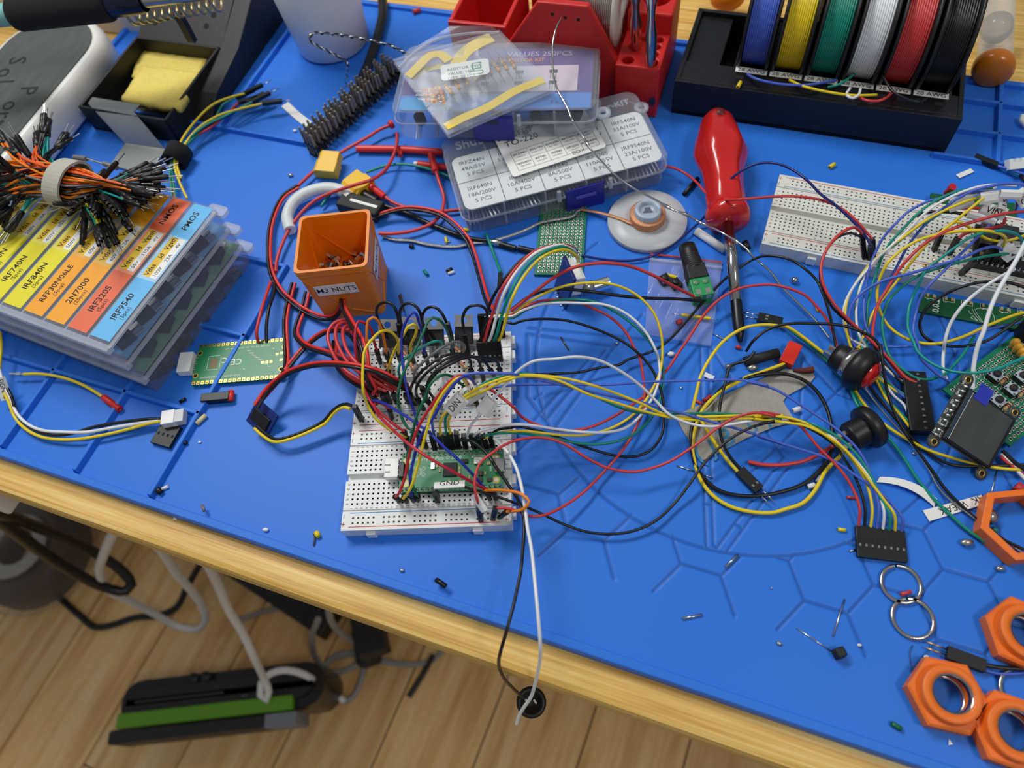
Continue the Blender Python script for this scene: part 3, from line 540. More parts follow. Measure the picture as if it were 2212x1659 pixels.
p1 = rp(KC, 715, 1225, 700, 1190, 7); p2 = rp(KA, 1760, 1560, 1715, 1500, 6)
jumper('dark blue jumper, rightmost of the trio rising from the front round plugs', 'deepblue', [p1[1]]+wp(KC, [(685, 1060, 25), (715, 890, 31), (775, 700, 39), (870, 560, 46), (960, 400, 53), (1060, 270, 58), (1110, 233, 59), (1160, 245, 54), (1210, 310, 42), (1250, 380, 30)])+[p2[1]], [p1, p2])
p1 = rp(KC, 1320, 1210, 1295, 1150, 9); p2 = rp(KC, 400, 520, 372, 440, 9)
jumper('dark blue jumper slanting across the front breadboard to its right end', 'deepblue', [p2[1]]+wp(KC, [(400, 425, 26), (460, 440, 28), (600, 518, 33), (740, 610, 37), (850, 690, 39), (960, 800, 38), (1080, 905, 34), (1180, 1010, 28), (1250, 1090, 22)])+[p1[1]], [p1, p2])
p1 = rp(KC, 1370, 1210, 1345, 1150, 9); p2 = rp(KC, 540, 570, 520, 490, 10)
jumper('crimson jumper slanting across the front microcontroller board to its right end', 'crimson', [p2[1]]+wp(KC, [(450, 445, 23), (405, 450, 25), (425, 525, 28), (530, 640, 34), (700, 790, 40), (900, 920, 40), (1060, 1010, 34), (1200, 1085, 26), (1290, 1130, 20)])+[p1[1]], [p1, p2])
p1 = rp(KC, 1240, 1200, 1215, 1160, 8); p2 = rp(KC, 1395, 1355, 1455, 1310, 12)
jumper('orange jumper looping off the right front corner of the breadboard', 'orange', [p1[1]]+wp(KC, [(1310, 1140, 22), (1450, 1142, 27), (1560, 1165, 30), (1632, 1225, 31), (1600, 1280, 29), (1520, 1305, 25)])+[p2[1]], [p1, p2])
# ------------------------------------------------------------------ cables around the front breadboards
def harness(label, org, wires, name='wire_harness', cat='cable', group=None):
    T = thing(name, label, cat, Matrix.Translation(org), group)
    for w in wires: wire(T, org, w[1], w[2] if len(w) > 2 else .68, PVC[w[0]])
    return T
# eight-way housing lower right; its wires run back to the two breadboards
hc = [KG(800, 1290, 3), KG(1155, 1325, 3), KG(1145, 1550, 3), KG(787, 1505, 3)]
HM = plane3(KG(787, 1508, .2), KG(1145, 1552, .2), KG(800, 1292, .2)); hw = (KG(1145, 1552, .2)-KG(787, 1508, .2)).length; hl = (KG(800, 1292, .2)-KG(787, 1508, .2)).length
top8 = lambda i: HM @ Vector((hw*(i+.5)/8, hl-1, 1.4))
org = HM.translation.copy()
B1 = lambda l: wp(*l)
H8 = [('red', [top8(0)]+wp(KG, [(812, 1150, 7), (740, 970), (640, 840, 10), (520, 720), (380, 560, 14), (250, 490), (100, 468, 20)], KH, [(1900, 662), (1780, 636, 22), (1650, 660), (1500, 740, 17), (1330, 870), (1150, 985), (1000, 1040, 10), (880, 1060), (700, 1030, 12), (540, 950), (420, 872, 20), (300, 825), (160, 815, 26), (0, 850)], KC, [(1350, 835, 32), (1245, 920), (1200, 1060, 33), (1212, 1190, 30), (1240, 1265, 24)])),
      ('black', [top8(1)]+wp(KG, [(850, 1150, 7), (790, 950), (690, 780, 10), (620, 690, 8), (400, 560, 14), (240, 535, 16), (100, 550)], KH, [(1900, 695, 17), (1750, 735), (1600, 812, 14), (1480, 910), (1380, 1020, 9), (1290, 1150), (1180, 1290, 4), (1050, 1410), (900, 1480, 4), (740, 1505), (560, 1490, 4), (380, 1430), (200, 1345, 10), (60, 1290)], KC, [(1450, 1215, 19), (1300, 1165, 21), (1160, 1125, 22), (1070, 1098, 22)])),
      ('yellow', [top8(2)]+wp(KG, [(903, 1150, 7), (855, 960), (762, 810, 11), (640, 690), (430, 545, 16), (200, 492, 17), (60, 498)], KH, [(1960, 655, 17), (1700, 655), (1400, 665, 14), (1230, 670, 15), (1100, 642), (950, 572, 26), (800, 510), (600, 440, 38), (400, 390), (150, 366, 46)], KC, [(1500, 232, 50), (1380, 262, 48), (1240, 320, 45), (1110, 395, 41), (1040, 450, 38), (960, 530, 34), (925, 600, 29), (928, 710, 20)])),
      ('blue', [top8(3)]+wp(KG, [(950, 1150, 8), (915, 1000), (880, 880, 12), (800, 735), (650, 590, 16), (400, 420, 20), (200, 300), (0, 245, 24)], KH, [(1850, 440, 24), (1700, 405), (1550, 400, 22), (1300, 405, 20), (1000, 415), (700, 435, 24), (400, 432), (100, 435, 28)], KC, [(1480, 303, 32), (1350, 322, 32), (1262, 345, 30), (1248, 375, 26), (1290, 415, 20)])),
      ('white', [top8(4)]+wp(KG, [(988, 1180, 8), (945, 1040), (870, 920, 12), (800, 830), (640, 670, 15), (530, 580), (450, 545, 13), (200, 520)], KH, [(1900, 700, 13), (1750, 695), (1600, 718, 14), (1450, 735), (1300, 715, 16), (1150, 650), (1050, 550, 24), (950, 450), (800, 340, 40), (640, 260), (480, 235, 54), (330, 250), (180, 265, 58), (70, 330)], KC, [(1470, 270, 48), (1360, 395, 42), (1300, 470, 38), (1220, 560, 32), (1160, 640, 26), (1140, 715, 20)])),
      ('green', [top8(5)]+wp(KG, [(1028, 1200, 8), (962, 1080), (902, 940, 12), (800, 780), (680, 660, 16), (560, 590), (400, 530, 16), (250, 500), (60, 490)], KH, [(1950, 685, 15), (1600, 645), (1230, 640, 13), (1000, 640), (850, 618, 20), (700, 558), (520, 470, 32), (350, 408), (200, 368, 42), (60, 353)], KC, [(1500, 213, 47), (1380, 242, 45), (1280, 285, 43), (1120, 380, 40), (1020, 490, 36), (970, 560, 32), (965, 620, 27), (977, 700, 20)])),
      ('yellow', [top8(6)]+wp(KG, [(1062, 1200, 8), (992, 1100), (905, 985, 12), (820, 870), (720, 745, 17), (600, 650), (430, 565, 17), (300, 542), (60, 515)], KH, [(1985, 705, 16), (1700, 676), (1400, 688, 13), (1230, 682), (1000, 635, 22), (750, 560), (560, 500, 36), (350, 405), (200, 375, 46), (60, 378)], KC, [(1500, 250, 50), (1400, 282, 48), (1280, 345, 45), (1130, 410, 41), (1040, 500, 36), (1000, 560, 32), (990, 620, 27), (1010, 702, 20)])),
      ('blue', [top8(7)]+wp(KG, [(1120, 1230, 7), (1050, 1130), (935, 1020, 11), (800, 930), (620, 812, 10), (350, 720, 9), (80, 640)], KH, [(1990, 870, 9), (1700, 770), (1450, 700, 13), (1100, 600), (900, 555, 24), (700, 510), (500, 462, 36), (300, 420), (100, 375, 46)], KC, [(1500, 215, 53), (1300, 205, 54), (1140, 217, 54), (1050, 250, 52), (985, 285, 49), (940, 350, 44), (880, 460, 38), (860, 560, 32), (865, 640, 25), (880, 705, 18)]))]
T = harness('eight-way black connector with eight coloured wires leading to the front breadboard', org, H8, 'display_harness')
g = G(); g.box(0, hw, 0, hl, 0, 2.6, 0, HM); g.v = [tuple(Vector(p)-org) for p in g.v]; hs = part(T, 'housing', g, BLK, .15)
for i in range(8):
    x = hw*(i+.5)/8; Mx = Matrix.Translation(-org) @ HM
    g = G(); g.box(x-.45, x+.45, hl*.34, hl*.42, 2.4, 2.8, 0, Mx); part(hs, 'crimp_window', g, TIN)
    g = G(); g.line([(x-.5, hl*.40), (x-.5, hl*.66), (x+.5, hl*.66), (x+.5, hl*.40)], .14, 2.63, 0, Mx); part(hs, 'latch_groove', g, HOLE)
for k, bx, by, tx, ty in ((KC, 885, 810, 855, 690), (KC, 935, 800, 915, 695), (KC, 985, 805, 960, 690), (KC, 1030, 805, 1000, 690), (KC, 1075, 800, 1050, 680), (KC, 1250, 1375, 1230, 1280), (KC, 1130, 800, 1110, 700), (KA, 1750, 1570, 1715, 1490)):
    plug(T, org, *rp(k, bx, by, tx, ty, 13, 8.5, 'square'))
for c, al, tx, w, h, col in ((KC(1048, 458, 39), KC(1105, 400, 39)-KC(990, 520, 39), 'DIN', 11.5, 7.6, 0), (KC(1205, 365, 34), KC(1250, 320, 34)-KC(1130, 410, 34), 'RST', 12, 7, 0), (KC(1165, 350, 41), KC(1220, 310, 41)-KC(1120, 380, 41), 'CLK', 10, 6, 0), (KC(940, 330, 46), KC(980, 290, 46)-KC(900, 385, 46), 'BL', 11, 7, 0), (KC(1298, 473, 38), KC(1340, 425, 38)-KC(1260, 525, 38), None, 9.5, 7.5, 0)):
    flag(T, org, c, al, (-.3, -.75, .6), w, h, tx, 4.6 if tx == 'DIN' else 3.6)
c = KC(1000, 1094, 23); flag(T, org, c, (1, .05, 0), (0, .5, .86), 14.5, 4.6, 'GND', 4.3)
pm = rp(KC, 905, 1225, 880, 1130, 14, 8.5, 'square'); plug(T, org, *pm)
c = KC(1235, 1240, 26); flag(T, org, c, KC(1270, 1290, 24)-KC(1195, 1215, 28), (-.5, -.7, .5), 9, 4.5)
# cable from a five-way housing on the rear breadboard to the sensor board's white socket
hb = KA(1605, 800, 20); b5 = [KA(1615, 960, 8.8), KA(2000, 965, 8.8)]
x5 = (b5[1]-b5[0]); M5 = frame((b5[0]+b5[1])/2, (b5[0]+b5[1])/2+Vector((0, .30, 1)), (0, -1, 0))
org5 = M5.translation.copy()
t5 = lambda i: M5 @ Vector((-(i-2)*2.54, 0, 13.2))
ends = [KE(905+i*2, 705+i*24, 31-i*1.6) for i in range(5)]
S5 = []
for i, (c, mids) in enumerate((('black', [(172, 1330, 27), (215, 1130), (330, 935, 46), (470, 775), (620, 695, 53), (760, 666, 50), (850, 670, 42)]),
                               ('red', [(195, 1330, 27), (240, 1200), (310, 1010, 46), (410, 860), (550, 725, 54), (690, 672, 52), (800, 662, 48), (870, 685, 41)]),
                               ('white', [(230, 1370, 26), (265, 1240), (330, 1040, 45), (425, 875), (565, 735, 54), (700, 675, 53), (800, 668, 49), (880, 700, 41)]),
                               ('green', [(270, 1370, 26), (310, 1220), (370, 1060, 44), (455, 900), (570, 765, 53), (700, 693, 53), (800, 673, 50), (890, 725, 41)]),
                               ('yellow', [(310, 1370, 26), (345, 1240), (395, 1080, 44), (480, 920), (600, 780, 52), (720, 712, 52), (830, 702, 48), (910, 755, 39)]))):
    S5.append((c, [t5(i)]+wp(KE, mids)+[ends[i]], .8))
T = harness('five-way flat cable arching from the rear breadboard to the white socket of the dial module', org5, S5, 'sensor_cable')
g = G(); g.box(-6.4, 6.4, -1.3, 1.3, 0, 14, 0, M5); g.v = [tuple(Vector(p)-org5) for p in g.v]; hs = part(T, 'housing', g, BLK, .15)
for i in range(5): g = G(); g.box(-(i-2)*2.54-.5, -(i-2)*2.54+.5, 1.2, 1.5, 4.2, 5.2, 0, M5); g.v = [tuple(Vector(p)-org5) for p in g.v]; part(hs, 'crimp_window', g, TIN)
# the six wires from the hidden housing behind it
M6 = frame(KA(1830, 640, 8.8)+Vector((0, 1, 0)), KA(1830, 640, 8.8)+Vector((0, 1.6, 1)), (0, -1, 0)); o6 = M6.translation.copy(); t6 = lambda i: M6 @ Vector((-(i-2.5)*2.2, 0, 13))
KEl = [('white', [(400, 1225, 24), (460, 1190, 27), (600, 1140), (750, 1122, 32), (950, 1125), (1120, 1135, 30), (1270, 1190), (1390, 1280, 24), (1480, 1390), (1540, 1510, 16)], [(1070, 250, 11), (1080, 350), (1050, 480, 8), (990, 590), (920, 680, 12), (820, 750), (700, 775, 18), (550, 775), (350, 755, 22), (150, 725)], [(1500, 617, 28), (1350, 640), (1230, 675, 26), (1185, 715, 20)]),
       ('green', [(400, 1240, 23), (500, 1180, 26), (640, 1130), (780, 1098, 29), (900, 1095), (1040, 1112, 29), (1200, 1185), (1350, 1290, 22), (1470, 1410), (1540, 1520, 14)], [(1088, 270, 9), (1105, 340), (1095, 480, 5), (1050, 620), (990, 705, 6), (900, 785), (800, 832, 8), (650, 860), (500, 855, 10), (350, 825), (150, 790, 16)], [(1450, 682, 25), (1300, 700), (1225, 728, 20)]),
       ('yellow', [(400, 1205, 24), (500, 1130, 29), (650, 1048), (800, 990, 36), (1000, 962), (1180, 972, 34), (1340, 1032), (1455, 1120, 26), (1540, 1240), (1583, 1390, 16), (1588, 1480)], [(1098, 200, 12), (1090, 300), (1065, 390, 9), (1030, 460), (980, 545, 8), (900, 640), (800, 712, 9), (700, 757), (560, 795, 12), (400, 797), (200, 777, 18)], [(1600, 668), (1450, 674, 25), (1320, 700), (1270, 730, 20)]),
       ('black', [(400, 1288, 22), (470, 1265, 24), (620, 1250), (820, 1262, 24), (1000, 1310), (1180, 1382, 20), (1340, 1475)], [(1000, 290), (1060, 400, 8), (1100, 530), (1110, 680, 3), (1090, 800), (1020, 900, 3), (920, 945), (780, 945, 3), (600, 900), (400, 830, 8), (200, 762), (80, 737, 16)], [(1480, 643, 26), (1390, 655), (1330, 690, 20)]),
       ('red', [(400, 1210, 24), (490, 1155, 26), (600, 1112), (750, 1095, 28), (880, 1110), (1020, 1160, 25), (1180, 1240), (1300, 1360, 18), (1370, 1490)], [(930, 225), (960, 380, 8), (970, 500), (960, 620, 4), (920, 720), (850, 850, 4), (760, 970), (650, 1090, 4), (540, 1200), (400, 1300, 8), (250, 1370), (150, 1378, 14)], [(1550, 1308, 22), (1440, 1280, 25), (1380, 1280, 24)])]
T = harness('harness of five loose wires looping right from behind the five-way plug to the front breadboard', o6, [(c, [t6(i)]+wp(KE, a, KH, b, KC, d), .7) for i, (c, a, b, d) in enumerate(KEl)], 'loop_harness')
g = G(); g.box(-7, 7, -1.3, 1.3, 0, 14, 0, M6); g.v = [tuple(Vector(p)-o6) for p in g.v]; part(T, 'housing', g, BLK, .15)
for bx, by, tx, ty in ((1200, 800, 1170, 700), (1250, 800, 1215, 705), (1300, 800, 1262, 705), (1345, 790, 1320, 690), (1345, 1365, 1365, 1280)): plug(T, o6, *rp(KC, bx, by, tx, ty, 13, 8.5, 'square'))
# red and black to the green screw terminal
for lab, col, pts in (('red wire arching from the rear breadboard to the green screw terminal', 'red', [(385, 1185, 26), (470, 1120), (580, 1030, 36), (710, 930), (870, 845, 42), (1050, 808), (1200, 808, 40), (1380, 845), (1520, 905, 30), (1650, 975), (1780, 1040, 14), (1850, 1075, 9)]),
                      ('black wire with white printing running from the rear breadboard to the screw terminal', 'black', [(385, 1180, 25), (500, 1090), (620, 1032, 32), (780, 1012), (1000, 1030, 30), (1250, 1065), (1480, 1085, 20), (1700, 1090), (1900, 1108, 7)])):
    p = wp(KE, pts); t = thing('power_wire', lab, 'wire', Matrix.Translation(p[0]), 'wires to the screw terminal'); wire(t, p[0], p, .88, PVC[col])
p = wp(KE, [(2212, 838, 5), (2100, 920), (1990, 1030, 5), (1900, 1130), (1780, 1270, 5), (1660, 1400), (1540, 1492, 5), (1300, 1580)], KH, [(800, 287, 5), (650, 312), (500, 345, 6), (350, 355), (190, 362, 12)], KC, [(1600, 222, 28), (1500, 240, 30)])
p0 = wp(KF, [(712, 1470, 9), (690, 1330, 12), (655, 1180), (615, 1060, 18), (555, 935), (450, 838, 20), (330, 770), (200, 747, 14), (110, 755), (20, 795, 7)]); p = p0+p[1:]
t = thing('button_lead', 'long black wire from the red push button back to the rear breadboard', 'wire', Matrix.Translation(p[0])); wire(t, p[0], p, .72, PVC['black'])
p = wp(KF, [(722, 1475, 9), (695, 1370, 10), (640, 1250), (560, 1150, 14), (470, 1062), (350, 1010, 16), (200, 977), (60, 985, 13)], KE, [(2212, 1005, 12), (2100, 1055), (2000, 1130, 9), (1900, 1245), (1800, 1400, 7), (1700, 1545)], KH, [(1180, 260, 6), (1090, 380), (1010, 480, 5), (850, 600), (700, 690, 6), (550, 748), (400, 766, 9), (220, 730), (100, 672, 14)], KC, [(1500, 470, 25), (1380, 375, 28), (1270, 310, 30), (1180, 300, 29), (1150, 325, 24)])
t = thing('button_lead', 'long red wire from the red push button back to the rear breadboard', 'wire', Matrix.Translation(p[0])); wire(t, p[0], p, .75, PVC['red']); plug(t, p[0], *rp(KA, 1440, 1500, 1400, 1360, 10))
# the two wires hanging over the bench edge
p = wp(KC, [(1355, 725, 22), (1400, 768, 24), (1470, 850), (1530, 960, 27), (1570, 1100), (1600, 1280, 27), (1622, 1450), (1650, 1600, 28)], KV, [(1512, 550), (1530, 740, 30), (1545, 930, 24), (1542, 1030), (1520, 1140, 0), (1490, 1240), (1450, 1300, -22), (1420, 1350), (1405, 1398, -36)])
t = thing('loose_wire', 'white wire hanging over the bench edge with a bare loose end', 'wire', Matrix.Translation(p[0])); wire(t, p[0], p, .8, PVC['white'])
p = wp(KC, [(1085, 735, 22), (1180, 752, 26), (1290, 840), (1380, 970, 28), (1470, 1100), (1550, 1225, 22), (1590, 1360), (1592, 1500, 23), (1580, 1640)], KV, [(1430, 500, 28), (1392, 680), (1350, 840, 28), (1312, 970, 22), (1302, 1055), (1325, 1120, -10), (1380, 1185, -40), (1450, 1250, -78)])
bt = KV(1492, 1272, -84)
t = thing('hanging_button', 'round black push button hanging below the bench edge on a black wire', 'button', Matrix.Translation(p[0])); wire(t, p[0], p, .8, PVC['black'])
g = G(); dv = (CAM-bt).normalized(); Mb = frame(bt-dv*14, bt) ; Mb.translation -= p[0]; g.lathe([(4.5, -6), (6, -6), (6, 9), (8.1, 10), (8.1, 13), (7.2, 14), (5.6, 14), (5.2, 12.6), (0, 12.6)], 24, 0, Mb); b = part(t, 'button_body', g, BLK)
for x, y in ((-1.6, 2), (1.8, -1)): g = G(); g.box(x-.5, x+.5, y-1.2, y+1.2, 12.5, 15.5, 0, Mb); part(b, 'solder_lug', g, SILV)
# ---- red-and-black silicone pairs coming in from the left
def pair(label, pts, r=.95, plugs=(), cols=('scarlet', 'black'), off=2.0, group='red and black wire pairs'):
    q = spline(pts, 2.5); org = q[0]; T = thing('wire_pair', label, 'cable', Matrix.Translation(org), group); a = []; b = []
    for i, p in enumerate(q):
        d = (q[min(i+1, len(q)-1)]-q[max(i-1, 0)]); s = Vector((-d.y, d.x, 0)); s = s.normalized() if s.length > 1e-6 else Vector((1, 0, 0))
        w = math.sin(i*.06+len(q)); a.append(p+s*off*.5+Vector((0, 0, w*.5))); b.append(p-s*off*.5-Vector((0, 0, w*.5)))
    for c, l in zip(cols, (a, b)): wire(T, org, l, r, PVC[c], n=7)
    for pl in plugs: plug(T, org, *pl)
    return T
J = lambda x, y, z=16: KB(x, y, z)
def sq(bx, by, tx, ty, ln=12): return rp(KB, bx, by, tx, ty, ln, 8.5, 'square')
pair('top red and black pair, sweeping from the small power module over to the rear breadboard', wp(KI, [(2040, 470, 12)], KD, [(95, 1640, 14), (230, 1515, 20), (400, 1445, 28), (560, 1422, 33), (800, 1440, 38), (1000, 1490, 37), (1150, 1570, 30)], KC, [(650, 300, 20)]), plugs=(sq(640, 300, 590, 200),))
pair('red and black pair that drops across the face of the orange box', wp(KD, [(700, 905, 18), (710, 980, 26), (780, 1110, 34), (850, 1240, 38), (885, 1370, 38), (890, 1500, 34), (950, 1620, 28)], KC, [(400, 370, 18)]), plugs=(sq(200, 290, 130, 170),))
pair('red and black pair looping low around the left of the orange box', wp(KD, [(345, 10, 4), (230, 90, 4), (140, 280, 4), (115, 480, 4), (130, 680, 4), (200, 830, 4), (300, 930, 4), (420, 1010, 4), (540, 1055, 5), (640, 1040, 8), (690, 960, 14), (700, 905, 18)]))
pair('red and black pair from the foot of the orange box to the small green board', wp(KD, [(420, 850, 3), (390, 980, 3), (345, 1100, 3), (330, 1180, 4), (400, 1270, 8), (560, 1330, 14), (700, 1380, 20), (860, 1460, 24), (1010, 1540, 24)], KC, [(480, 290, 22), (560, 330, 18)]), plugs=(sq(380, 300, 330, 180),))
pair('red and black pair descending behind the small green board on its right', wp(KD, [(310, 780, 3), (270, 930, 3), (245, 1080, 3), (250, 1250, 3), (255, 1400, 4), (230, 1500, 6), (150, 1600, 8), (60, 1700, 10)]))
pair('red and black pair crossing up from the small power module beneath the others', wp(KD, [(230, 1500, 5), (320, 1380, 5), (440, 1250, 6), (560, 1170, 10), (680, 1150, 14), (760, 1180, 16), (830, 1290, 20), (860, 1440, 24), (900, 1560, 24), (1020, 1640, 20)]), plugs=(sq(480, 300, 430, 190),))
for k, (lab, pts) in enumerate((('outermost', [(1050, 1640, 22), (900, 1580, 26), (720, 1470, 26), (610, 1310, 24), (585, 1180, 24), (640, 1095, 24), (730, 1075, 22), (800, 1120, 18)]),
                                ('middle', [(1100, 1640, 21), (960, 1560, 27), (790, 1460, 30), (690, 1330, 29), (645, 1200, 28), (660, 1120, 27), (720, 1095, 24), (780, 1150, 19)]),
                                ('innermost', [(1150, 1640, 20), (1000, 1540, 27), (840, 1440, 33), (745, 1330, 33), (705, 1220, 32), (710, 1140, 30), (760, 1120, 26), (810, 1180, 20)]))):
    p = wp(KD, pts); t = thing('loop_wire', '%s of three red wire loops at the left edge of the rear breadboard' % lab, 'wire', Matrix.Translation(p[0]), 'red loops left of the rear breadboard'); wire(t, p[0], p, 1.0, PVC['red'])
pair('red and black pair low in the heap at the left edge of the rear breadboard', wp(KD, [(640, 1240, 5), (640, 1380, 8), (720, 1510, 14), (850, 1600, 20)], KC, [(330, 320, 22), (420, 390, 17)]), plugs=(sq(330, 310, 280, 190),))
pair('uppermost flat red and black pair ending in the middle of the rear breadboard', wp(KD, [(880, 1460, 26), (1000, 1500, 29), (1120, 1570, 28)], KC, [(600, 300, 24), (690, 345, 18)]), plugs=(sq(720, 320, 660, 230),))
# yellow and black lead of the small power module
pair('yellow and black lead from the small power module to the left rail of the breadboard', wp(KI, [(2040, 640, 4), (2110, 700, 5), (2212, 745, 7)], KC, [(0, 600, 9), (60, 530, 12), (120, 480, 16), (175, 465, 19), (215, 480, 20)]), .85, (rp(KC, 300, 580, 240, 470, 13, 8.5, 'square'),), ('black', 'yellow'), 1.9, None)
# ------------------------------------------------------------------ left side of the bench
ORG = mat('orange_print', (236, 134, 14), .42, var=.06, vs=60, bump=.12, bs=2500)
# orange box of nuts
zr = 46.; ca, cb, cd_, cc = KD(318, 700, zr), KD(905, 640, zr), KD(915, 190, zr), KD(345, 255, zr)
cen = (ca+cb+cc+cd_)/4; X = ((cb-ca)+(cd_-cc)).normalized(); S = ((cb-ca).length+(cd_-cc).length)/4
M = Matrix.Translation((cen.x, cen.y, 0)) @ Matrix.Rotation(math.atan2(X.y, X.x), 4, 'Z')
T = thing('parts_box', 'square orange printed box of metal nuts labelled M3 NUTS', 'box', M)
g = G(); s0, s1, w = S*.90, S*.97, 1.6
def sqr(a, z): return [(-a, -a, z), (a, -a, z), (a, a, z), (-a, a, z)]
lv = [(s0, 0), (s1, zr-5), (S, zr-4.5), (S, zr), (S-w, zr), (s1-w, zr-6), (s0-w, 2), ]
v = sum([[(x, y, z) for x, y in rrect(-a, a, -a, a, 3, 3)] for a, z in lv], []); n = 16
g.add(v, [tuple(range(n-1, -1, -1)), tuple(range((len(lv)-1)*n, len(lv)*n))]+[(j*n+i, j*n+(i+1) % n, (j+1)*n+(i+1) % n, (j+1)*n+i) for j in range(len(lv)-1) for i in range(n)])
part(T, 'shell', g, ORG)
for k in range(4):
    R4 = Matrix.Rotation(k*math.pi/2, 4, 'Z')
    for sx in (-1, 1):
        g = G(); a, b = Vector((0, -s0-.3, 8)), Vector((sx*s1*.9, -s1-.1, zr-7)); g.bar(R4 @ a, R4 @ b, .9, .7, R4 @ Vector((0, -1, 0))); g.bar(R4 @ Vector((-sx*s0*.8, -s0-.1, 2)), R4 @ a, .9, .7, R4 @ Vector((0, -1, 0)))
        g.bar(R4 @ Vector((0, -s0+w-.2, 14)), R4 @ Vector((sx*(s1-3), -s1+w-.1, zr-8)), .9, .8, R4 @ Vector((0, -1, 0)))
        part(T, 'wall_crease', g, ORG)
def face_label(fr, txt, wid, hei, size, x=0, z=0.):
    g = G(); g.box(-wid/2, wid/2, -hei/2, hei/2, 0, .25, 0, fr); l = part(T, 'label', g, LABEL); g = G(); g.text(txt, size, fr @ Matrix.Translation((0, 0, .3)), bold=.03); part(l, 'lettering', g, INK)
fz = zr*.62; tl = math.atan((s1-s0)/(zr-5)); yf = s0+(s1-s0)*fz/(zr-5)
face_label(Matrix.Translation((-2, -yf-.35, fz)) @ Matrix.Rotation(math.pi/2+tl, 4, 'X') @ Matrix.Rotation(.02, 4, 'Z'), 'M3 NUTS', 23, 9, 5.4)
face_label(Matrix.Rotation(math.pi/2, 4, 'Z') @ Matrix.Translation((-1, -yf-.35, fz)) @ Matrix.Rotation(math.pi/2+tl, 4, 'X'), 'M3 NUTS', 23, 9, 5.4)
g = G(); hx = lambda r, ph=0: [(r*math.cos(math.radians(60*i+ph)), r*math.sin(math.radians(60*i+ph))) for i in range(6)]
def hexnut(ro, ri, h, n=18):
    g = G(); O = hx(ro); v = []; f = []
    for z, r in ((0, .94), (.3, 1), (h-.3, 1), (h, .94)): v += [(x*r, y*r, z) for x, y in O]
    for j in range(3):
        for i in range(6): f.append((j*6+i, j*6+(i+1) % 6, (j+1)*6+(i+1) % 6, (j+1)*6+i))
    g.add(v, f, 0); I = [(ri*math.cos(2*math.pi*i/n), ri*math.sin(2*math.pi*i/n)) for i in range(n)]; k = n//6
    for z, b, fl in ((h, 18, 0), (0, 0, 1)):
        vv = v[b:b+6]+[(x, y, z) for x, y in I]; ff = []
        for i in range(6):
            ii = [6+(i*k+t) % n for t in range(k+1)]
            ff.append((i, (i+1) % 6, *reversed(ii)) if not fl else ((i+1) % 6, i, *ii))
        g.add(vv, ff, 0)
    g.lathe([(ri, h), (ri, 0)], n, 1); return g
nm = mesh('hex_nut', hexnut(3.2, 1.5, 2.4), [STEEL, mat('nut_thread', (120, 112, 104), .35, 1.)])
nuts = [(540, 650, 8), (580, 640, 12), (600, 575, 13), (660, 590, 15), (690, 620, 16), (640, 640, 12), (730, 630, 12), (800, 560, 12), (820, 590, 15), (790, 620, 13), (850, 570, 10), (870, 620, 9), (760, 650, 9), (700, 655, 9), (830, 640, 10), (610, 655, 7)]
for i, (x, y, z) in enumerate(nuts):
    o = D.objects.new('hex_nut', nm); COL.objects.link(o); p = KD(x, y+12, z+5)
    o.matrix_world = Matrix.Translation(W(p)) @ Matrix.Rotation(i*1.3, 4, 'Z') @ Matrix.Rotation(.5+.9*((i*7) % 5)/4, 4, 'X')
    tag(o, 'small shiny hex nut heaped inside the orange M3 NUTS box', 'nut', 'nuts in the orange box')
# stack of three clear organiser boxes with coloured strips
OM = Matrix.Translation((-118.9, 76.8, 0)) @ Matrix.Rotation(math.radians(-23.5), 4, 'Z')
CLR = clear('frosted_clear_box', (206, 212, 226), .12, .2, .6); CLRE = clear('clear_box_rim', (220, 224, 232), .34, .2, .6)
def pm_(n, rgb): return mat('print_'+n, rgb, .42, var=.03)
STR = [('IRF9540', '(5pcs)', ('100V', '23A', '4V'), (92, 182, 236), (160, 206, 240)), ('IRF3205', '(5pcs)', ('55V', '110A', '4V'), (232, 104, 62), (236, 150, 112)), ('2N7000', '(25pcs)', ('60V', '0.2A', '2V'), (248, 166, 26), (238, 186, 84)),
       ('RFP30N06LE', '(5pcs)', ('60V', '30A', '2V'), (248, 166, 26), (238, 178, 78)), ('IRF840N', '(5pcs)', ('500V', '8A', '4V'), (232, 220, 30), (230, 222, 100)), ('IRF740N', '(5pcs)', ('400V', '10A', '4V'), (232, 220, 30), (230, 222, 100)),
       ('IRF640N', '(5pcs)', ('200V', '18A', '4V'), (232, 220, 30), (230, 222, 100)), ('IRF540N', '(5pcs)', ('100V', '33A', '4V'), (232, 220, 30), (230, 222, 100))]
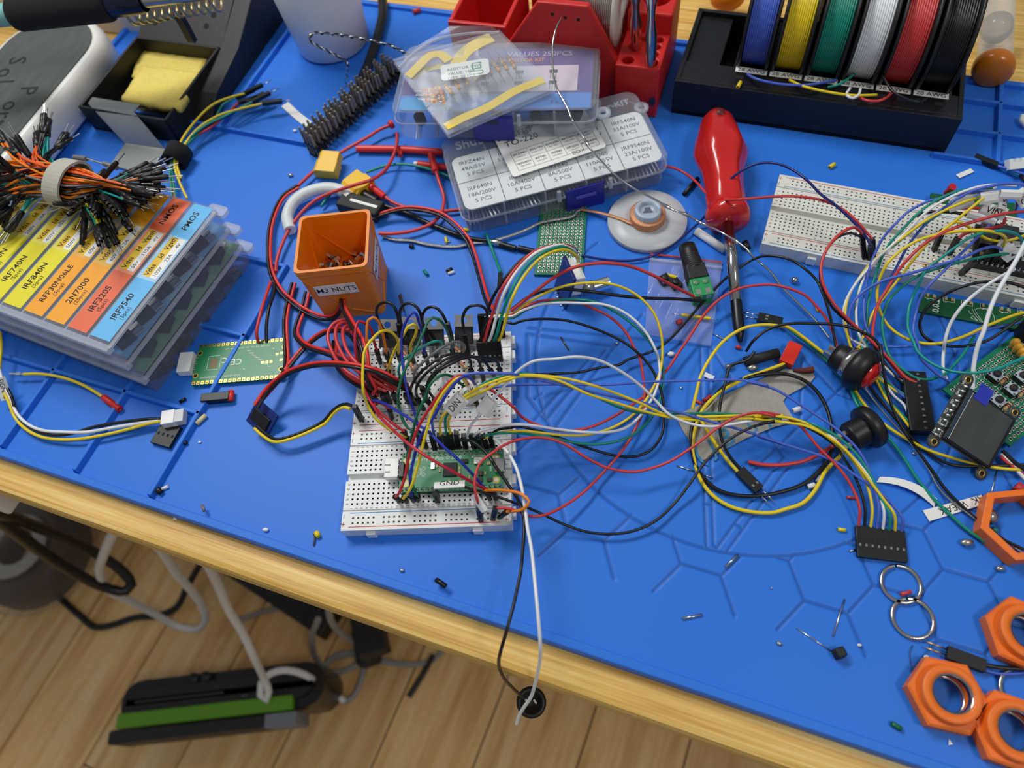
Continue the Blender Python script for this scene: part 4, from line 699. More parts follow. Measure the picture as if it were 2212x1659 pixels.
for lv_, (dx, nm_) in enumerate(((0, 'bottom'), (-1.2, 'middle'), (-2.5, 'top'))):
    z0 = lv_*15.2; T = thing('organiser_box', '%s clear organiser box of the stack with coloured part strips' % nm_, 'box', OM @ Matrix.Translation((dx, 0, z0)), 'stack of clear organiser boxes')
    w = 150; dpt = 96; h = 15
    g = G(); g.prism(rrect(-w, 0, -3, dpt, 1.5, 2), 0, h); part(T, 'case', g, CLR)
    g = G(); g.box(-w, .8, -5.0, -1.0, h-4, h-.2); part(T, 'front_flange', g, CLRE, .5)
    g = G(); g.box(-.9, 1.4, -3, dpt-2, h-1.6, h-.1); part(T, 'side_rim', g, CLRE, .3)
    for y in (dpt,): g = G(); g.prism(rrect(-9, 3.5, y-2, y+5, 2, 3), h-6, h-3.5); part(T, 'hinge_tab', g, CLRE, .4)
    for i in range(1, 9): g = G(); g.box(-i*15.6-.6, -i*15.6+.6, -2, dpt-1, .5, h-.8); part(T, 'divider', g, CLRE)
    if lv_ == 2:
        for x in (-12, -58, -105): g = G(); g.box(x-2, x+2, -5.2, -4.9, h-3.2, h-1.2); part(T, 'latch_slot', g, CLRE)
    for i, (nme, pcs, tg, c1, c2) in enumerate(STR if lv_ == 2 else STR[:2]):
        if lv_ == 0 and i == 0: c1, c2 = (92, 160, 96), (120, 180, 120)
        x1 = -1.6-i*15.6; x0 = x1-12.9; z = h+.12
        g = G(); g.box(x0, x1, .5, 40, h-.1, z); st = part(T, 'part_strip', g, pm_('s%d%d' % (i, lv_ == 0), c1))
        g = G(); g.box(x0, x1, 40, 71, h-.1, z+.01); part(st, 'pale_field', g, pm_('p%d%d' % (i, lv_ == 0), c2))
        g = G(); g.box(x0, x1, 71, 95, h-.1, z+.02); part(st, 'strip_end', g, pm_('s%d%d' % (i, lv_ == 0), c1))
        if lv_ < 2: continue
        yc = 56; g = G(); g.box(x0+2.2, x1-5.7, yc-14, yc+14, z, z+.05); part(st, 'tag_head', g, pm_('tag', (232, 190, 22)))
        g = G(); g.box(x0+7.2, x1-1.2, yc-14, yc+14, z, z+.05); part(st, 'tag_values', g, LABEL)
        q = lambda x, y: flatm((x, y, z+.09), math.pi/2); g = G()
        for a, y in zip(('Vdss', 'Id', 'Vgsth'), (-9.5, .5, 9.5)): g.text(a, 4.2 if a != 'Id' else 4.2, q(x0+4.6, yc+y), bold=.06)
        for a, y in zip(tg, (-9.5, .5, 9.5)): g.text(a, 3.3, q(x0+9.6, yc+y))
        g.text(nme, 5.3 if len(nme) < 9 else 4.9, q(x0+5.4, 21 if len(nme) < 9 else 21), bold=.05); g.text(pcs, 3.4, q(x0+9.6, 18))
        if i == 0: g.text('PMOS', 5.4, q(x0+5.6, 83), bold=.06)
        if i == 1: g.text('NMOS', 5.4, q(x0+5.6, 83), bold=.06)
        part(st, 'lettering', g, INK)
    for j in range(5):
        y = 8+j*17+(lv_*5) % 9
        g = G(); a = .3*((j*5+lv_*3) % 5-2)
        Mx = OM @ Matrix.Translation((dx-7.8, y, z0+1.2)) @ Matrix.Rotation(a, 4, 'Z'); g.box(-4.6, 4.8, -5, 5, 0, 5); g.box(-4, -1, 5, 11, .5, 1.4, 1); g.box(1, 4, 5, 11, .5, 1.4, 1)
        o = solo('stored_transistor', 'dark transistor lying in the right compartment of the %s organiser box' % nm_, 'transistor', g, [BLK, TIN], Mx, 'transistors in the %s organiser box' % nm_)
# bundle of jumpers with a velcro strap, lying on the organiser
K2 = K(0, 260, 5.53); sc = K2(830, 770, 62); rnd = random.Random(3)
T = thing('jumper_bundle', 'thick bundle of coloured jumper wires in a grey velcro strap on the organiser boxes', 'cable bundle', Matrix.Translation(sc))
VEL = mat('grey_velcro', (186, 184, 170), .85, var=.08, bump=.5, bs=2600); ax = (K2(960, 800, 60)-K2(720, 750, 60)).normalized()
def around(t, rx, rz): sd = ax.cross(Vector((0, 0, 1))).normalized(); return sd*(rx*math.cos(t))+Vector((0, 0, rz*math.sin(t)))
g = G(); n = 40; v = []; f = []
for i in range(n):
    t = 2*math.pi*i/n; wob = 1+.03*math.sin(3*t); u = [(-5.5, 1), (-5.5, .90), (5.5, .90), (5.5, 1)]
    if i % 1 == 0: v += [tuple(ax*(a+1.2*math.sin(t))+around(t, 14.5*b*wob, 13*b)) for a, b in u]
for i in range(n):
    for k in range(4): a, b = i*4+k, i*4+(k+1) % 4; c, d = ((i+1) % n)*4+(k+1) % 4, ((i+1) % n)*4+k; f.append((a, b, c, d))
g.add(v, f, 0, False); part(T, 'velcro_strap', g, VEL)
cols = ['orange', 'black', 'tangerine', 'black', 'teal', 'black', 'yellow', 'orange', 'grey', 'black', 'tangerine', 'green', 'black']
plm = G(); plm.lathe([(.33, -7.5), (.33, 0)], 5, 1); plm.lathe([(1.0, 0), (1.4, .6), (1.45, 6), (1.25, 6.3), (1.45, 7), (1.6, 13), (.9, 13.4), (0, 13.4)], 8, 0); plm = mesh('plug', plm, [BLK, TIN])
left = [(30, 250, 66), (100, 330, 64), (430, 290, 62), (520, 110, 64), (560, 160, 62), (690, 300, 60), (-60, 430, 70), (-80, 500, 68), (10, 560, 70), (-100, 620, 72), (-60, 700, 70), (-90, 760, 68), (-60, 850, 66), (-120, 980, 62), (160, 890, 62), (60, 980, 60), (120, 1060, 58), (230, 1110, 56), (-140, 560, 66), (-140, 680, 64), (-150, 800, 60), (-150, 900, 58), (320, 400, 66), (210, 390, 68), (120, 610, 74), (80, 690, 76)]
right = []
for k in range(96):
    a = math.radians(-14+90*((k*.618) % 1)); d = (360+520*((k*.377+.13) % 1)); right.append((930+d*math.cos(a)*1.28, 720+d*math.sin(a)*.92, 76-24*((k*.287) % 1)-d*.012))
for k in range(96):
    l = left[k % len(left)]; r = right[k]; l = (l[0]+rnd.uniform(-30, 30)*(k >= len(left)), l[1]+rnd.uniform(-30, 30)*(k >= len(left)), l[2])
    t = 2*math.pi*((k*.618) % 1); rr = math.sqrt(((k*.7548) % 1))*.82; q = sc+around(t, 13*rr, 11.5*rr)
    pl, pr = K2(*l), K2(*r); pl.z = max(pl.z, 51); pr.z = max(pr.z, 49)
    dl = (q-pl); dr = (pr-q)
    e1 = pl+dl.normalized()*1; e2 = pr-dr.normalized()*13
    pts = [e1, e1+(q-ax*22-e1)*.55, q-ax*9, q, q+ax*9, e2-(e2-(q+ax*16))*.35, e2]
    w = wire(T, sc, pts, .68, PVC[cols[k % len(cols)]], n=6)
    for end, dr_ in ((e1, (e1-pts[1])), (e2, (e2-pts[-2]))):
        d2 = dr_.normalized(); d2 = (d2+Vector((0, 0, rnd.uniform(-.12, .12)))).normalized()
        o = D.objects.new('plug', plm); COL.objects.link(o); o.parent = w; m = frame(end+d2*13-sc, end-sc); m.translation *= MM; o.matrix_basis = m
# grey double clip pieces and black-strapped bundle at the back
p = wp(K2, [(890, 440, 56), (1030, 460, 57)]); g = G(); o = p[0]; g.tube(rel(p, o), 1.5); T = thing('resistor_lead', 'grey sleeved jumper with bare silver middle beside the velcro strap', 'wire', Matrix.Translation(o)); part(T, 'sleeve', g, PVC['grey'])
p = wp(K2, [(1030, 455, 57), (1240, 520, 56)]); g = G(); g.tube(rel(p, o), .5, 6); part(T, 'bare_lead', g, TIN); p = wp(K2, [(1240, 515, 56), (1400, 570, 55)]); g = G(); g.tube(rel(p, o), 1.5); part(T, 'sleeve', g, PVC['grey'])
o = KL(1420, 1240, 8); T = thing('strapped_cable', 'loose yellow and green jumper cable tied with a black velcro strap', 'cable', Matrix.Translation(o))
for c, pts, e in (('yellow', [(1490, 1580, 6), (1430, 1450), (1390, 1300, 9), (1440, 1130, 10), (1560, 960), (1700, 830, 12), (1850, 770), (1950, 745, 10)], (2060, 690)), ('yellow', [(1440, 1420, 7), (1410, 1300, 8), (1480, 1140, 9), (1580, 1020), (1740, 920, 11), (1900, 870), (2090, 825, 9)], (2212, 810)),
                  ('green', [(1370, 1580, 6), (1365, 1300, 8), (1470, 1140, 9), (1620, 1010), (1800, 920, 10), (2010, 810, 9)], (2110, 760)), ('green', [(1400, 1580, 5), (1380, 1300, 7), (1500, 1140, 8), (1700, 960, 6), (1780, 830, 8), (1880, 780, 8)], (1990, 730)), ('navy', [(1440, 1440, 6), (1420, 1300, 7), (1500, 1120, 7), (1650, 1010), (1850, 900, 8), (1970, 820, 8)], (2060, 770)), ('crimson', [(1390, 1580, 5), (1375, 1300, 6), (1490, 1130, 7), (1700, 1000), (1900, 820, 8)], (2000, 790))):
    p = wp(KL, pts); w = wire(T, o, p, .8, PVC[c]); d = (KL(*e, p[-1].z)-p[-1]).normalized(); g = G(); a, b = p[-1]-o, p[-1]-o+d*14; g.bar(a, b, 2.5, 2.5); g.rod(b, b+d*7, .32, n=5, mi=1); part(w, 'plug', g, [BLK, TIN])
g = G(); a = KL(1410, 1240, 8)-o; g.lathe([(6.4, -6), (8.2, -6), (8.4, 6), (6.4, 6), (6.4, -6)], 20, 0, frame(a, a+Vector((.25, 1, .1)))); g.lathe([(0, -4), (5.5, -4), (5.8, 4), (0, 4)], 14, 0, frame(a-Vector((9, -1, 2)), a-Vector((9, 0, 2))+Vector((0, 1, 0)))); part(T, 'velcro_strap', g, mat('black_velcro', (16, 16, 17), .95, var=.2, bump=.5))
# sponge stand
SM = Matrix.Translation((-222.5, 296.5, 0)) @ Matrix.Rotation(math.radians(-17.5), 4, 'Z'); IRON = mat('painted_black_iron', (24, 24, 26), .5, var=.15, bump=.15, bs=700)
T = thing('soldering_stand', 'black metal soldering iron stand with a sponge tray and raised perforated back', 'stand', SM)
w = 73; g = G()
g.prism([(0, 0), (w, 0), (w, 78), (0, 78)], 0, 2)
for b in ((0, w, 0, 2, 0, 20), (0, w, 76, 78, 0, 20), (0, 2, 0, 78, 0, 20), (w-2, w, 0, 78, 0, 20)): g.box(*b)
part(T, 'sponge_tray', g, IRON, .5)
def ramp(x0, x1, pr): n = len(pr); return [(x0, a, b) for a, b in pr]+[(x1, a, b) for a, b in pr], [tuple(range(n)), tuple(range(2*n-1, n-1, -1))]+[(i, i+n, (i+1) % n+n, (i+1) % n) for i in range(n)]
g = G(); g.add(*ramp(0, w, [(78, 18), (150, 52), (150, 49), (78, 15)])); part(T, 'back_plate', g, IRON)
g = G(); g.add(*ramp(w-1, w+14, [(20, 0), (150, 0), (150, 50), (80, 19), (40, 12)])); part(T, 'side_flange', g, IRON, .6)
for x, y in ((12, 90), (56, 92), (60, 100), (20, 130), (60, 126), (40, 128), (14, 112)):
    z = 18+34*(y-78)/72; g = G(); g.lathe([(0, .1), (2.3, .1)], 14, 0, Matrix.Translation((x, y, z)) @ Matrix.Rotation(math.atan(34/72), 4, 'X')); part(T, 'plate_hole', g, HOLE)
IM = SM.inverted(); a = IM @ KL(1000, 60, 70); b = IM @ KL(1720, -60, 70); d = (b-a).normalized(); q = []
for i in range(240): t = i/239; M = frame(a, b); q.append(M @ Vector((10.5*math.cos(t*2*math.pi*12), 10.5*math.sin(t*2*math.pi*12), t*(b-a).length)))
g = G(); g.tube(q, 1.1, 6); part(T, 'spring_holder', g, mat('spring_steel', (190, 178, 140), .3, 1.))
g = G(); e = (a+b)/2; g.box(e.x-3, e.x+3, e.y-2, e.y+2, 40, e.z-9); part(T, 'holder_post', g, IRON, .4)
SPG = mat('yellow_cellulose', (240, 216, 112), .95, var=.16, vs=500, bump=1.0, bs=1400)
def slab(pts, h, nx=14, ny=12, seed=1):
    a, b, c, d = [Vector(p) for p in pts]; r = random.Random(seed); g = G(); v = []
    for j in range(ny+1):
        for i in range(nx+1):
            p = a.lerp(b, i/nx).lerp(d.lerp(c, i/nx), j/ny); v.append(p+Vector((r.uniform(-.4, .4), r.uniform(-.4, .4), r.uniform(-.5, .5))))
    m = len(v); v += [x-Vector((0, 0, h)) for x in v]; f = []
    for j in range(ny):
        for i in range(nx): k = j*(nx+1)+i; f += [(k, k+1, k+nx+2, k+nx+1), (m+k+nx+1, m+k+nx+2, m+k+1, m+k)]
    e = [i for i in range(nx+1)]+[j*(nx+1)+nx for j in range(1, ny+1)]+[ny*(nx+1)+i for i in range(nx-1, -1, -1)]+[j*(nx+1) for j in range(ny-1, 0, -1)]
    for i in range(len(e)): f.append((e[i], m+e[i], m+e[(i+1) % len(e)], e[(i+1) % len(e)]))
    return g.add(v, f, 0, True)
for lab, pts, h, sd in (('rear yellow sponge lying flat in the black tray', [(1050, 610, 9), (1560, 640, 9), (1650, 455, 9), (1110, 385, 9)], 5, 1), ('front yellow sponge tilted over the other in the tray, with grey burn spots', [(960, 790, 21), (1420, 855, 21), (1600, 575, 15), (1130, 520, 15)], 5.5, 2)):
    q = [KL(*p) for p in pts]; solo('sponge', lab, 'sponge', slab(rel(q, q[0]), h, seed=sd), SPG, Matrix.Translation(q[0]), 'cellulose sponges')
# bent sheet-metal hook over the tray's front wall
ALU = mat('brushed_aluminium', (196, 198, 194), .3, 1., var=.06, vs=120, stretch=(1, 8, 1)); q = [(700, 810, 22), (1060, 880, 22), (1110, 840, 22.5), (730, 775, 22.5)]
T = thing('metal_hook', 'bent aluminium strip hooked over the front of the sponge tray', 'bracket', Matrix.Translation(KL(900, 1000, 5)))
o = KL(900, 1000, 5); A, B = KL(705, 830, 21.5), KL(1070, 895, 21.5); A2, B2 = KL(740, 780, 21.8), KL(1120, 840, 21.8); Cc, Dd = KL(1000, 1150, 1.2), KL(1320, 1195, 1.2); E1, F1 = KL(880, 1320, .8), KL(1180, 1400, .8)
g = G(); L_, R_ = [A2, A, Cc, E1], [B2, B, Dd, F1]; up = Vector((0, 0, .8)); v = []
for l, r in zip(L_, R_): v += [l-o, r-o, r-o+up, l-o+up]
f = [(0, 1, 2, 3)]+[(15, 14, 13, 12)]
for i in range(3): k = i*4; f += [(k, k+4, k+5, k+1), (k+1, k+5, k+6, k+2), (k+2, k+6, k+7, k+3), (k+3, k+7, k+4, k)]
g.add(v, f); part(T, 'bent_sheet', g, ALU, .2)
# white capsule-shaped case with a felt lid
zt = 30.; A, B, Cx, Dx = P(92, 225, zt), P(180, 119, zt), P(146, 39, zt), P(0, 108, zt); d = (B-A).normalized(); nrm = Vector((-d.y, d.x, 0)); r = max(14, abs((Dx-A).dot(nrm))/2)
cA = A+nrm*r; L1 = (Cx-cA).dot(d)-r; M = Matrix.Translation(((cA+d*L1).x, (cA+d*L1).y, 0)) @ Matrix.Rotation(math.atan2(d.y, d.x), 4, 'Z')
def caps(r, L=150, n=18): return [(r*math.cos(math.radians(-90+180*i/n)), r*math.sin(math.radians(-90+180*i/n))) for i in range(n+1)]+[(-L+r*math.cos(math.radians(90+180*i/n)), r*math.sin(math.radians(90+180*i/n))) for i in range(n+1)]
T = thing('carry_case', 'white rounded case with a dark felt lid embossed Sol Port', 'case', M); rim = r+6.5
g = G(); v = []; lv = [(rim-1, 3.5), (rim+1, 6), (rim+1, zt-9), (rim-.6, zt-4), (rim-3, zt-.8), (r+.6, zt), (r, zt-.4)]; n = len(caps(1))
for a, z in lv: v += [(x, y, z) for x, y in caps(a)]
g.add(v, [tuple(range(n-1, -1, -1)), tuple(range((len(lv)-1)*n, len(lv)*n))]+[(j*n+i, j*n+(i+1) % n, (j+1)*n+(i+1) % n, (j+1)*n+i) for j in range(len(lv)-1) for i in range(n)], 0, True); part(T, 'shell', g, mat('white_gloss_shell', (232, 230, 224), .35, var=.02))
FELT = mat('grey_felt', (84, 88, 86), .9, var=.3, vs=60, bump=.4, bs=900, stretch=(1, 3, 1)); g = G(); g.prism(caps(r-.2), zt-1, zt+.4); part(T, 'felt_lid', g, FELT, .3)
I = M.inverted(); g = G(); dk = mat('embossed_felt', (40, 42, 42), .9)
for ch, x, y in (('S', 265, 965), ('o', 85, 1155), ('l', 70, 1300), ('P', 430, 1440), ('o', 165, 1680), ('r', 60, 1830), ('t', -20, 1950)):
    p = I @ P(x/7.373, y/7.373, zt+.5); g.text(ch, 19, Matrix.Translation((p.x, p.y, zt+.55)) @ Matrix.Rotation(math.radians(-166), 4, 'Z') @ Matrix.Rotation(0, 4, 'Z'))
part(T, 'embossed_lettering', g, dk)
# pale carton behind
a, b = P(-60, 52, -2), P(296, 88, -2); dd = (b-a); M = Matrix.Translation(a) @ Matrix.Rotation(math.atan2(dd.y, dd.x), 4, 'Z') @ Matrix.Translation((0, 8, -2)); g = G(); g.box(-20, dd.length+12, 0, 90, .1, 70)
T = thing('carton', 'pale grey carton standing on the bench behind the case', 'box', M); part(T, 'box', g, mat('pale_card', (206, 200, 190), .7, var=.04), 1.5)
g = G(); g.box(-20, dd.length+12, 43, 47, 70, 70.3); part(T, 'tape', g, mat('box_tape', (190, 176, 150), .4))
# soldering iron lying in the stand's spring
zi = 82; a, b, c, d_, e = P(-70, 52, zi), P(30, 30, zi), P(255, 5, zi), P(292, -4, zi), P(420, -30, zi); ax2 = (c-b).normalized()
T = thing('soldering_iron', 'soldering iron with teal sleeve and black foam grip resting in the spring', 'soldering iron', Matrix.Translation(b)); M = frame((0, 0, 0), ax2)
g = G(); g.lathe([(6.6, -45), (6.8, 6)], 24, 0, M); part(T, 'sleeve', g, mat('teal_rubber', (126, 190, 182), .5))
g = G(); g.lathe([(8.2, -1), (9.8, .5), (10.6, 3), (10.8, 60), (10.2, 63), (8, 64)], 28, 0, M); part(T, 'foam_grip', g, mat('black_foam', (30, 30, 30), 1., var=.5, vs=1500, bump=.8, bs=3000))
g = G(); g.lathe([(8, 62), (8.6, 64), (8.0, 84), (7.2, 86)], 24, 0, M); part(T, 'collar', g, mat('navy_gloss', (18, 22, 48), .2))
g = G(); g.lathe([(5, 86), (4, 130), (1.2, 138)], 16, 0, M); part(T, 'tip', g, TIN)
g = G(); q = (b+c)/2+Vector((10, -6, -9)); 
# frosted tub
CUPM = mat('frosted_polyethylene', (200, 208, 216), .38, var=.03, trans=.0, sss=0); bc = P(722, 92, 0)
T = thing('plastic_tub', 'tall frosted white plastic tub at the back of the mat', 'tub', Matrix.Translation(bc)); g = G(); g.lathe([(0, .2), (24, .2), (27, 2.5), (29, 30), (36, 110), (35, 110), (28, 30), (25, 4), (0, 4)], 40); part(T, 'wall', g, clear('milky_wall', (236, 240, 242), .86, .35, .2))
g = G(); g.lathe([(0, 4.2), (24.6, 4.2), (27.2, 26), (0, 26)], 32); part(T, 'contents', g, mat('cloudy_liquid', (206, 204, 198), .3))
p = wp(KM, [(1015, -40, 6), (1020, 120, 5), (975, 320, 4), (905, 520, 4), (830, 690, 4), (770, 780, 4)]); t = thing('power_cable', 'thick black cord running over the back edge of the mat', 'cord', Matrix.Translation(p[0])); wire(t, p[0], p, 3.6, PVC['black'], 'cord', n=14)
p = wp(KM, [(1230, 440, 34), (1100, 372, 36), (950, 328, 40), (750, 290, 42), (600, 270), (470, 268, 42), (436, 300), (470, 345, 40), (560, 392), (650, 440, 36), (718, 478), (738, 510, 30), (732, 600, 14), (722, 710, 3)])
q = spline(p, 1.0); t = thing('twisted_lead', 'thin twisted silver and black lead bent to a point in front of the tub', 'wire', Matrix.Translation(p[0]))
for k in (0, 1): wire(t, p[0], [x+Vector((.7*math.cos(i*.9+k*math.pi), .3*math.sin(i*.9), .7*math.sin(i*.9+k*math.pi))) for i, x in enumerate(q)][:len(q)*(10 if k else 8)//10], .5, TIN if k else PVC['black'], 'strand', n=5)
p = wp(K0, [(1045, -8, 6), (1050, 30, 4), (1058, 60, 4)]); t = thing('power_cable', 'short end of black cord beside the red holder', 'cord', Matrix.Translation(p[0])); wire(t, p[0], p, 3.0, PVC['black'], 'cord')
# long strip of pin headers
K3 = K(600, 130, 7.373); a0, b0 = K3(540, 1480, 3), K3(1900, 230, 3); dirr = b0-a0; n = 21; M0 = frame(a0, a0+Vector((0, 0, 1)), dirr); ORI = Matrix.Translation(a0) @ Matrix.Rotation(math.atan2(dirr.y, dirr.x), 4, 'Z')
T = thing('pin_header_strip', 'long dark strip of bent pin headers in a row of spikes', 'electronic parts', ORI); g = G(); g.box(0, dirr.length, -3, 3, -2.6, 0); part(T, 'base_strip', g, BLKM, .2)
PINM = mat('dull_pins', (150, 144, 128), .5, .45, var=.3, vs=300); g = G()
for k in range(4):
    y = -4.5+k*3; g.bar((0, y, -1.2), (.8, y+1.5, 15+k*.8), .9, 1.3, (1, 0, 0)); g.bar((1.4, y+.5, -1), (2.0, y+2.2, 13), .7, .9, (1, 0, 0))
g.box(-.4, 1.8, -6, 6, 1.5, 6, 1); rowm = mesh('pin_row', g, [PINM, BLKM])
for i in range(n): o = D.objects.new('pin_row', rowm); COL.objects.link(o); o.parent = T; o.location = ((i+.4)*dirr.length/n*MM, .6*math.sin(i*2.1)*MM, 0); o.rotation_euler = (.06*math.sin(i*1.7), .1*math.sin(i*3.1), .15*math.sin(i))
# yellow battery connectors
YEL = mat('yellow_nylon', (238, 190, 36), .45, var=.05)
def xt60(lab, a, b):
    """a: face with the sockets, b: wire end"""
    M = frame(a, b); T = thing('battery_connector', lab, 'connector', M, 'yellow battery connectors'); g = G()
    pr = [(-7.8, -4), (7.8, -4), (7.8, 2), (5.5, 4), (-7.8, 4)]; g.prism(pr, 0, 9); g.prism([(x*.92, y*.9) for x, y in pr], 9, 16); part(T, 'housing', g, YEL, .4)
    for x in (-3.6, 3.6): g = G(); g.lathe([(0, -.05), (2.5, -.05)], 14, 0, M.__class__.Translation((x, 0, 0)) @ Matrix.Rotation(math.pi, 4, 'X')); part(T, 'socket', g, HOLE)
    return T
T1 = xt60('yellow two-pole battery connector below the pin header strip', KM(560, 1390, 5), KM(620, 1200, 8)); T2 = xt60('yellow battery connector tipped on its side above the orange box', KM(890, 1520, 6), KM(720, 1400, 6))
def cable(lab, col, pts, r, name='wire', cat='wire', group=None, shrink=None):
    t = thing(name, lab, cat, Matrix.Translation(pts[0]), group); wire(t, pts[0], pts, r, PVC[col])
    for s in shrink or []: g = G(); g.tube(rel(spline(s[0]), pts[0]), s[1], 10); part(t, 'heat_shrink', g, PVC[s[2]])
    return t
GR = 'red leads behind the orange box'
cable('red lead with a crimped tip by the transistor kit box, running down to the pairs', 'red', wp(KM, [(1075, 1000, 7), (1000, 1030, 6), (900, 1092), (700, 1205, 4), (560, 1290), (430, 1400, 4), (345, 1480)]), 1.1, group=GR, shrink=[(wp(KM, [(1100, 985, 7), (1075, 1000, 7)]), 2.8, 'scarlet')])
cable('red lead curving over the tipped yellow connector', 'red', wp(KM, [(1135, 1060, 8), (1132, 1150, 8), (1090, 1275, 8), (1020, 1375), (930, 1432, 12), (800, 1472, 13), (650, 1520)], KD, [(500, 110, 9), (400, 190), (290, 330, 5), (215, 480), (175, 610, 4), (170, 690)]), 1.1, group=GR)
cable('thick straight red sleeved lead under the kit boxes', 'scarlet', wp(KM, [(815, 1185, 3.2), (1150, 1190), (1500, 1212, 3.2)]), 2.4, group=GR, shrink=[(wp(KM, [(1160, 1190, 3.2), (1160, 1240, 3.2)]), 1.6, 'scarlet')])
cable('short red sleeved lead with a white tip at the kit box corner', 'scarlet', wp(KM, [(1300, 1305, 3), (1420, 1320), (1540, 1335, 3)]), 2.2, group=GR, shrink=[(wp(KM, [(1270, 1302, 3), (1300, 1305, 3)]), 1.4, 'white')])
cable('red lead with a sleeved end dropping beside the kit box', 'red', wp(KM, [(1410, 1240, 8), (1440, 1350, 7), (1470, 1450), (1508, 1570, 4)], KD, [(1500, 180, 4), (1475, 245), (1400, 310, 4), (1250, 365), (1100, 385, 4), (990, 383)]), 1.1, group=GR, shrink=[(wp(KM, [(1405, 1230, 8), (1440, 1365, 7)]), 2.2, 'scarlet')])
cable('red lead leaving the tipped yellow connector to the right', 'red', wp(KM, [(900, 1470, 7), (960, 1510), (1030, 1560, 4), (1100, 1610)], KD, [(1200, 175, 3), (1300, 200), (1480, 208, 3), (1660, 192)]), 1.1, group=GR, shrink=[(wp(KM, [(895, 1460, 7), (960, 1510, 6), (1030, 1565, 4)]), 2.3, 'scarlet')])
pair('red and black pair running right behind the orange box and down to the rear breadboard', wp(KD, [(930, 265, 5), (1050, 218, 6), (1200, 185, 8), (1350, 195, 9), (1480, 232, 9), (1600, 320, 8), (1700, 440, 7), (1752, 570, 7), (1795, 720, 9), (1840, 880, 12), (1890, 1000, 16)]), .9)
cable('black lead from the tipped yellow connector to a soldered joint', 'black', wp(KD, [(860, 70, 5), (1000, 150, 3), (1200, 220), (1400, 310, 2), (1600, 390), (1740, 430, 2), (1860, 445)]), 1.5, group='black leads behind the orange box', shrink=[(wp(KD, [(840, 40, 6), (900, 90, 5), (970, 130, 4)]), 3, 'black'), (wp(KD, [(1955, 470, 2), (2080, 505, 2)]), 1.9, 'black')])
p = wp(KD, [(1860, 445, 2), (1960, 465, 2.4), (2040, 480, 2)]); t = solo('solder_joint', 'shiny soldered wire joint beside the green perfboard', 'solder', G().tube(rel(spline(p), p[0]), [1, 1.6, 2.0, 2.2, 2, 1.6, 1.2, 1, 1, 1, 1, 1, 1, 1, 1, 1][:len(spline(p))], 8), TIN, Matrix.Translation(p[0]))
p = wp(KE, [(440, 685, 2), (565, 715, 2)]); solo('heat_shrink', 'short black sleeve lying left of the green perfboard', 'sleeve', G().tube(rel(p, p[0]), 1.9, 10), PVC['black'], Matrix.Translation(p[0]))
cable('thin green lead passing behind the kit box corner', 'green', wp(KM, [(890, 1372, 4), (1050, 1320), (1200, 1310, 4), (1400, 1350), (1560, 1410, 3)]), .9, group='thin green leads')
cable('thin green lead beside the white tube', 'green', wp(KM, [(680, 1470, 4), (600, 1550), (530, 1640, 3)]), .9, group='thin green leads')
cable('thin green lead under the white kit box ending in a black plug', 'green', wp(KE, [(185, 570, 3), (215, 650), (255, 760, 5), (300, 880, 10)]), .9, group='thin green leads').location
p = wp(KE, [(300, 880, 10), (292, 1010, 6)]); q = G(); q.bar((0, 0, 0), p[1]-p[0], 2.6, 2.6); solo('plug', 'black plug on the thin green lead above the five-way cable', 'plug', q, BLK, Matrix.Translation(p[0]), bevel=.2)
p = wp(KD, [(285, 360, 4), (262, 250, 4), (310, 140, 6), (400, 70)], KM, [(560, 1500, 8), (690, 1520), (760, 1575, 6)]); t = thing('white_tubing', 'loop of soft white tubing behind the orange box', 'tube', Matrix.Translation(p[0])); wire(t, p[0], p, 3.8, mat('white_silicone_tube', (214, 222, 222), .45), 'tubing', n=14)
a, b = KM(690, 1600, 5), KM(1010, 1690, 5); g = G(); M = frame(a, b); g.box(-6, 6, -4, 4, 0, (b-a).length); t = thing('barrel_plug', 'black moulded plug with a white stripe behind the orange box', 'plug', M); part(t, 'moulded_body', g, BLKM, 1.2); g = G(); g.box(-1, 1, 4, 4.1, 8, (b-a).length-2); part(t, 'stripe', g, LABEL)
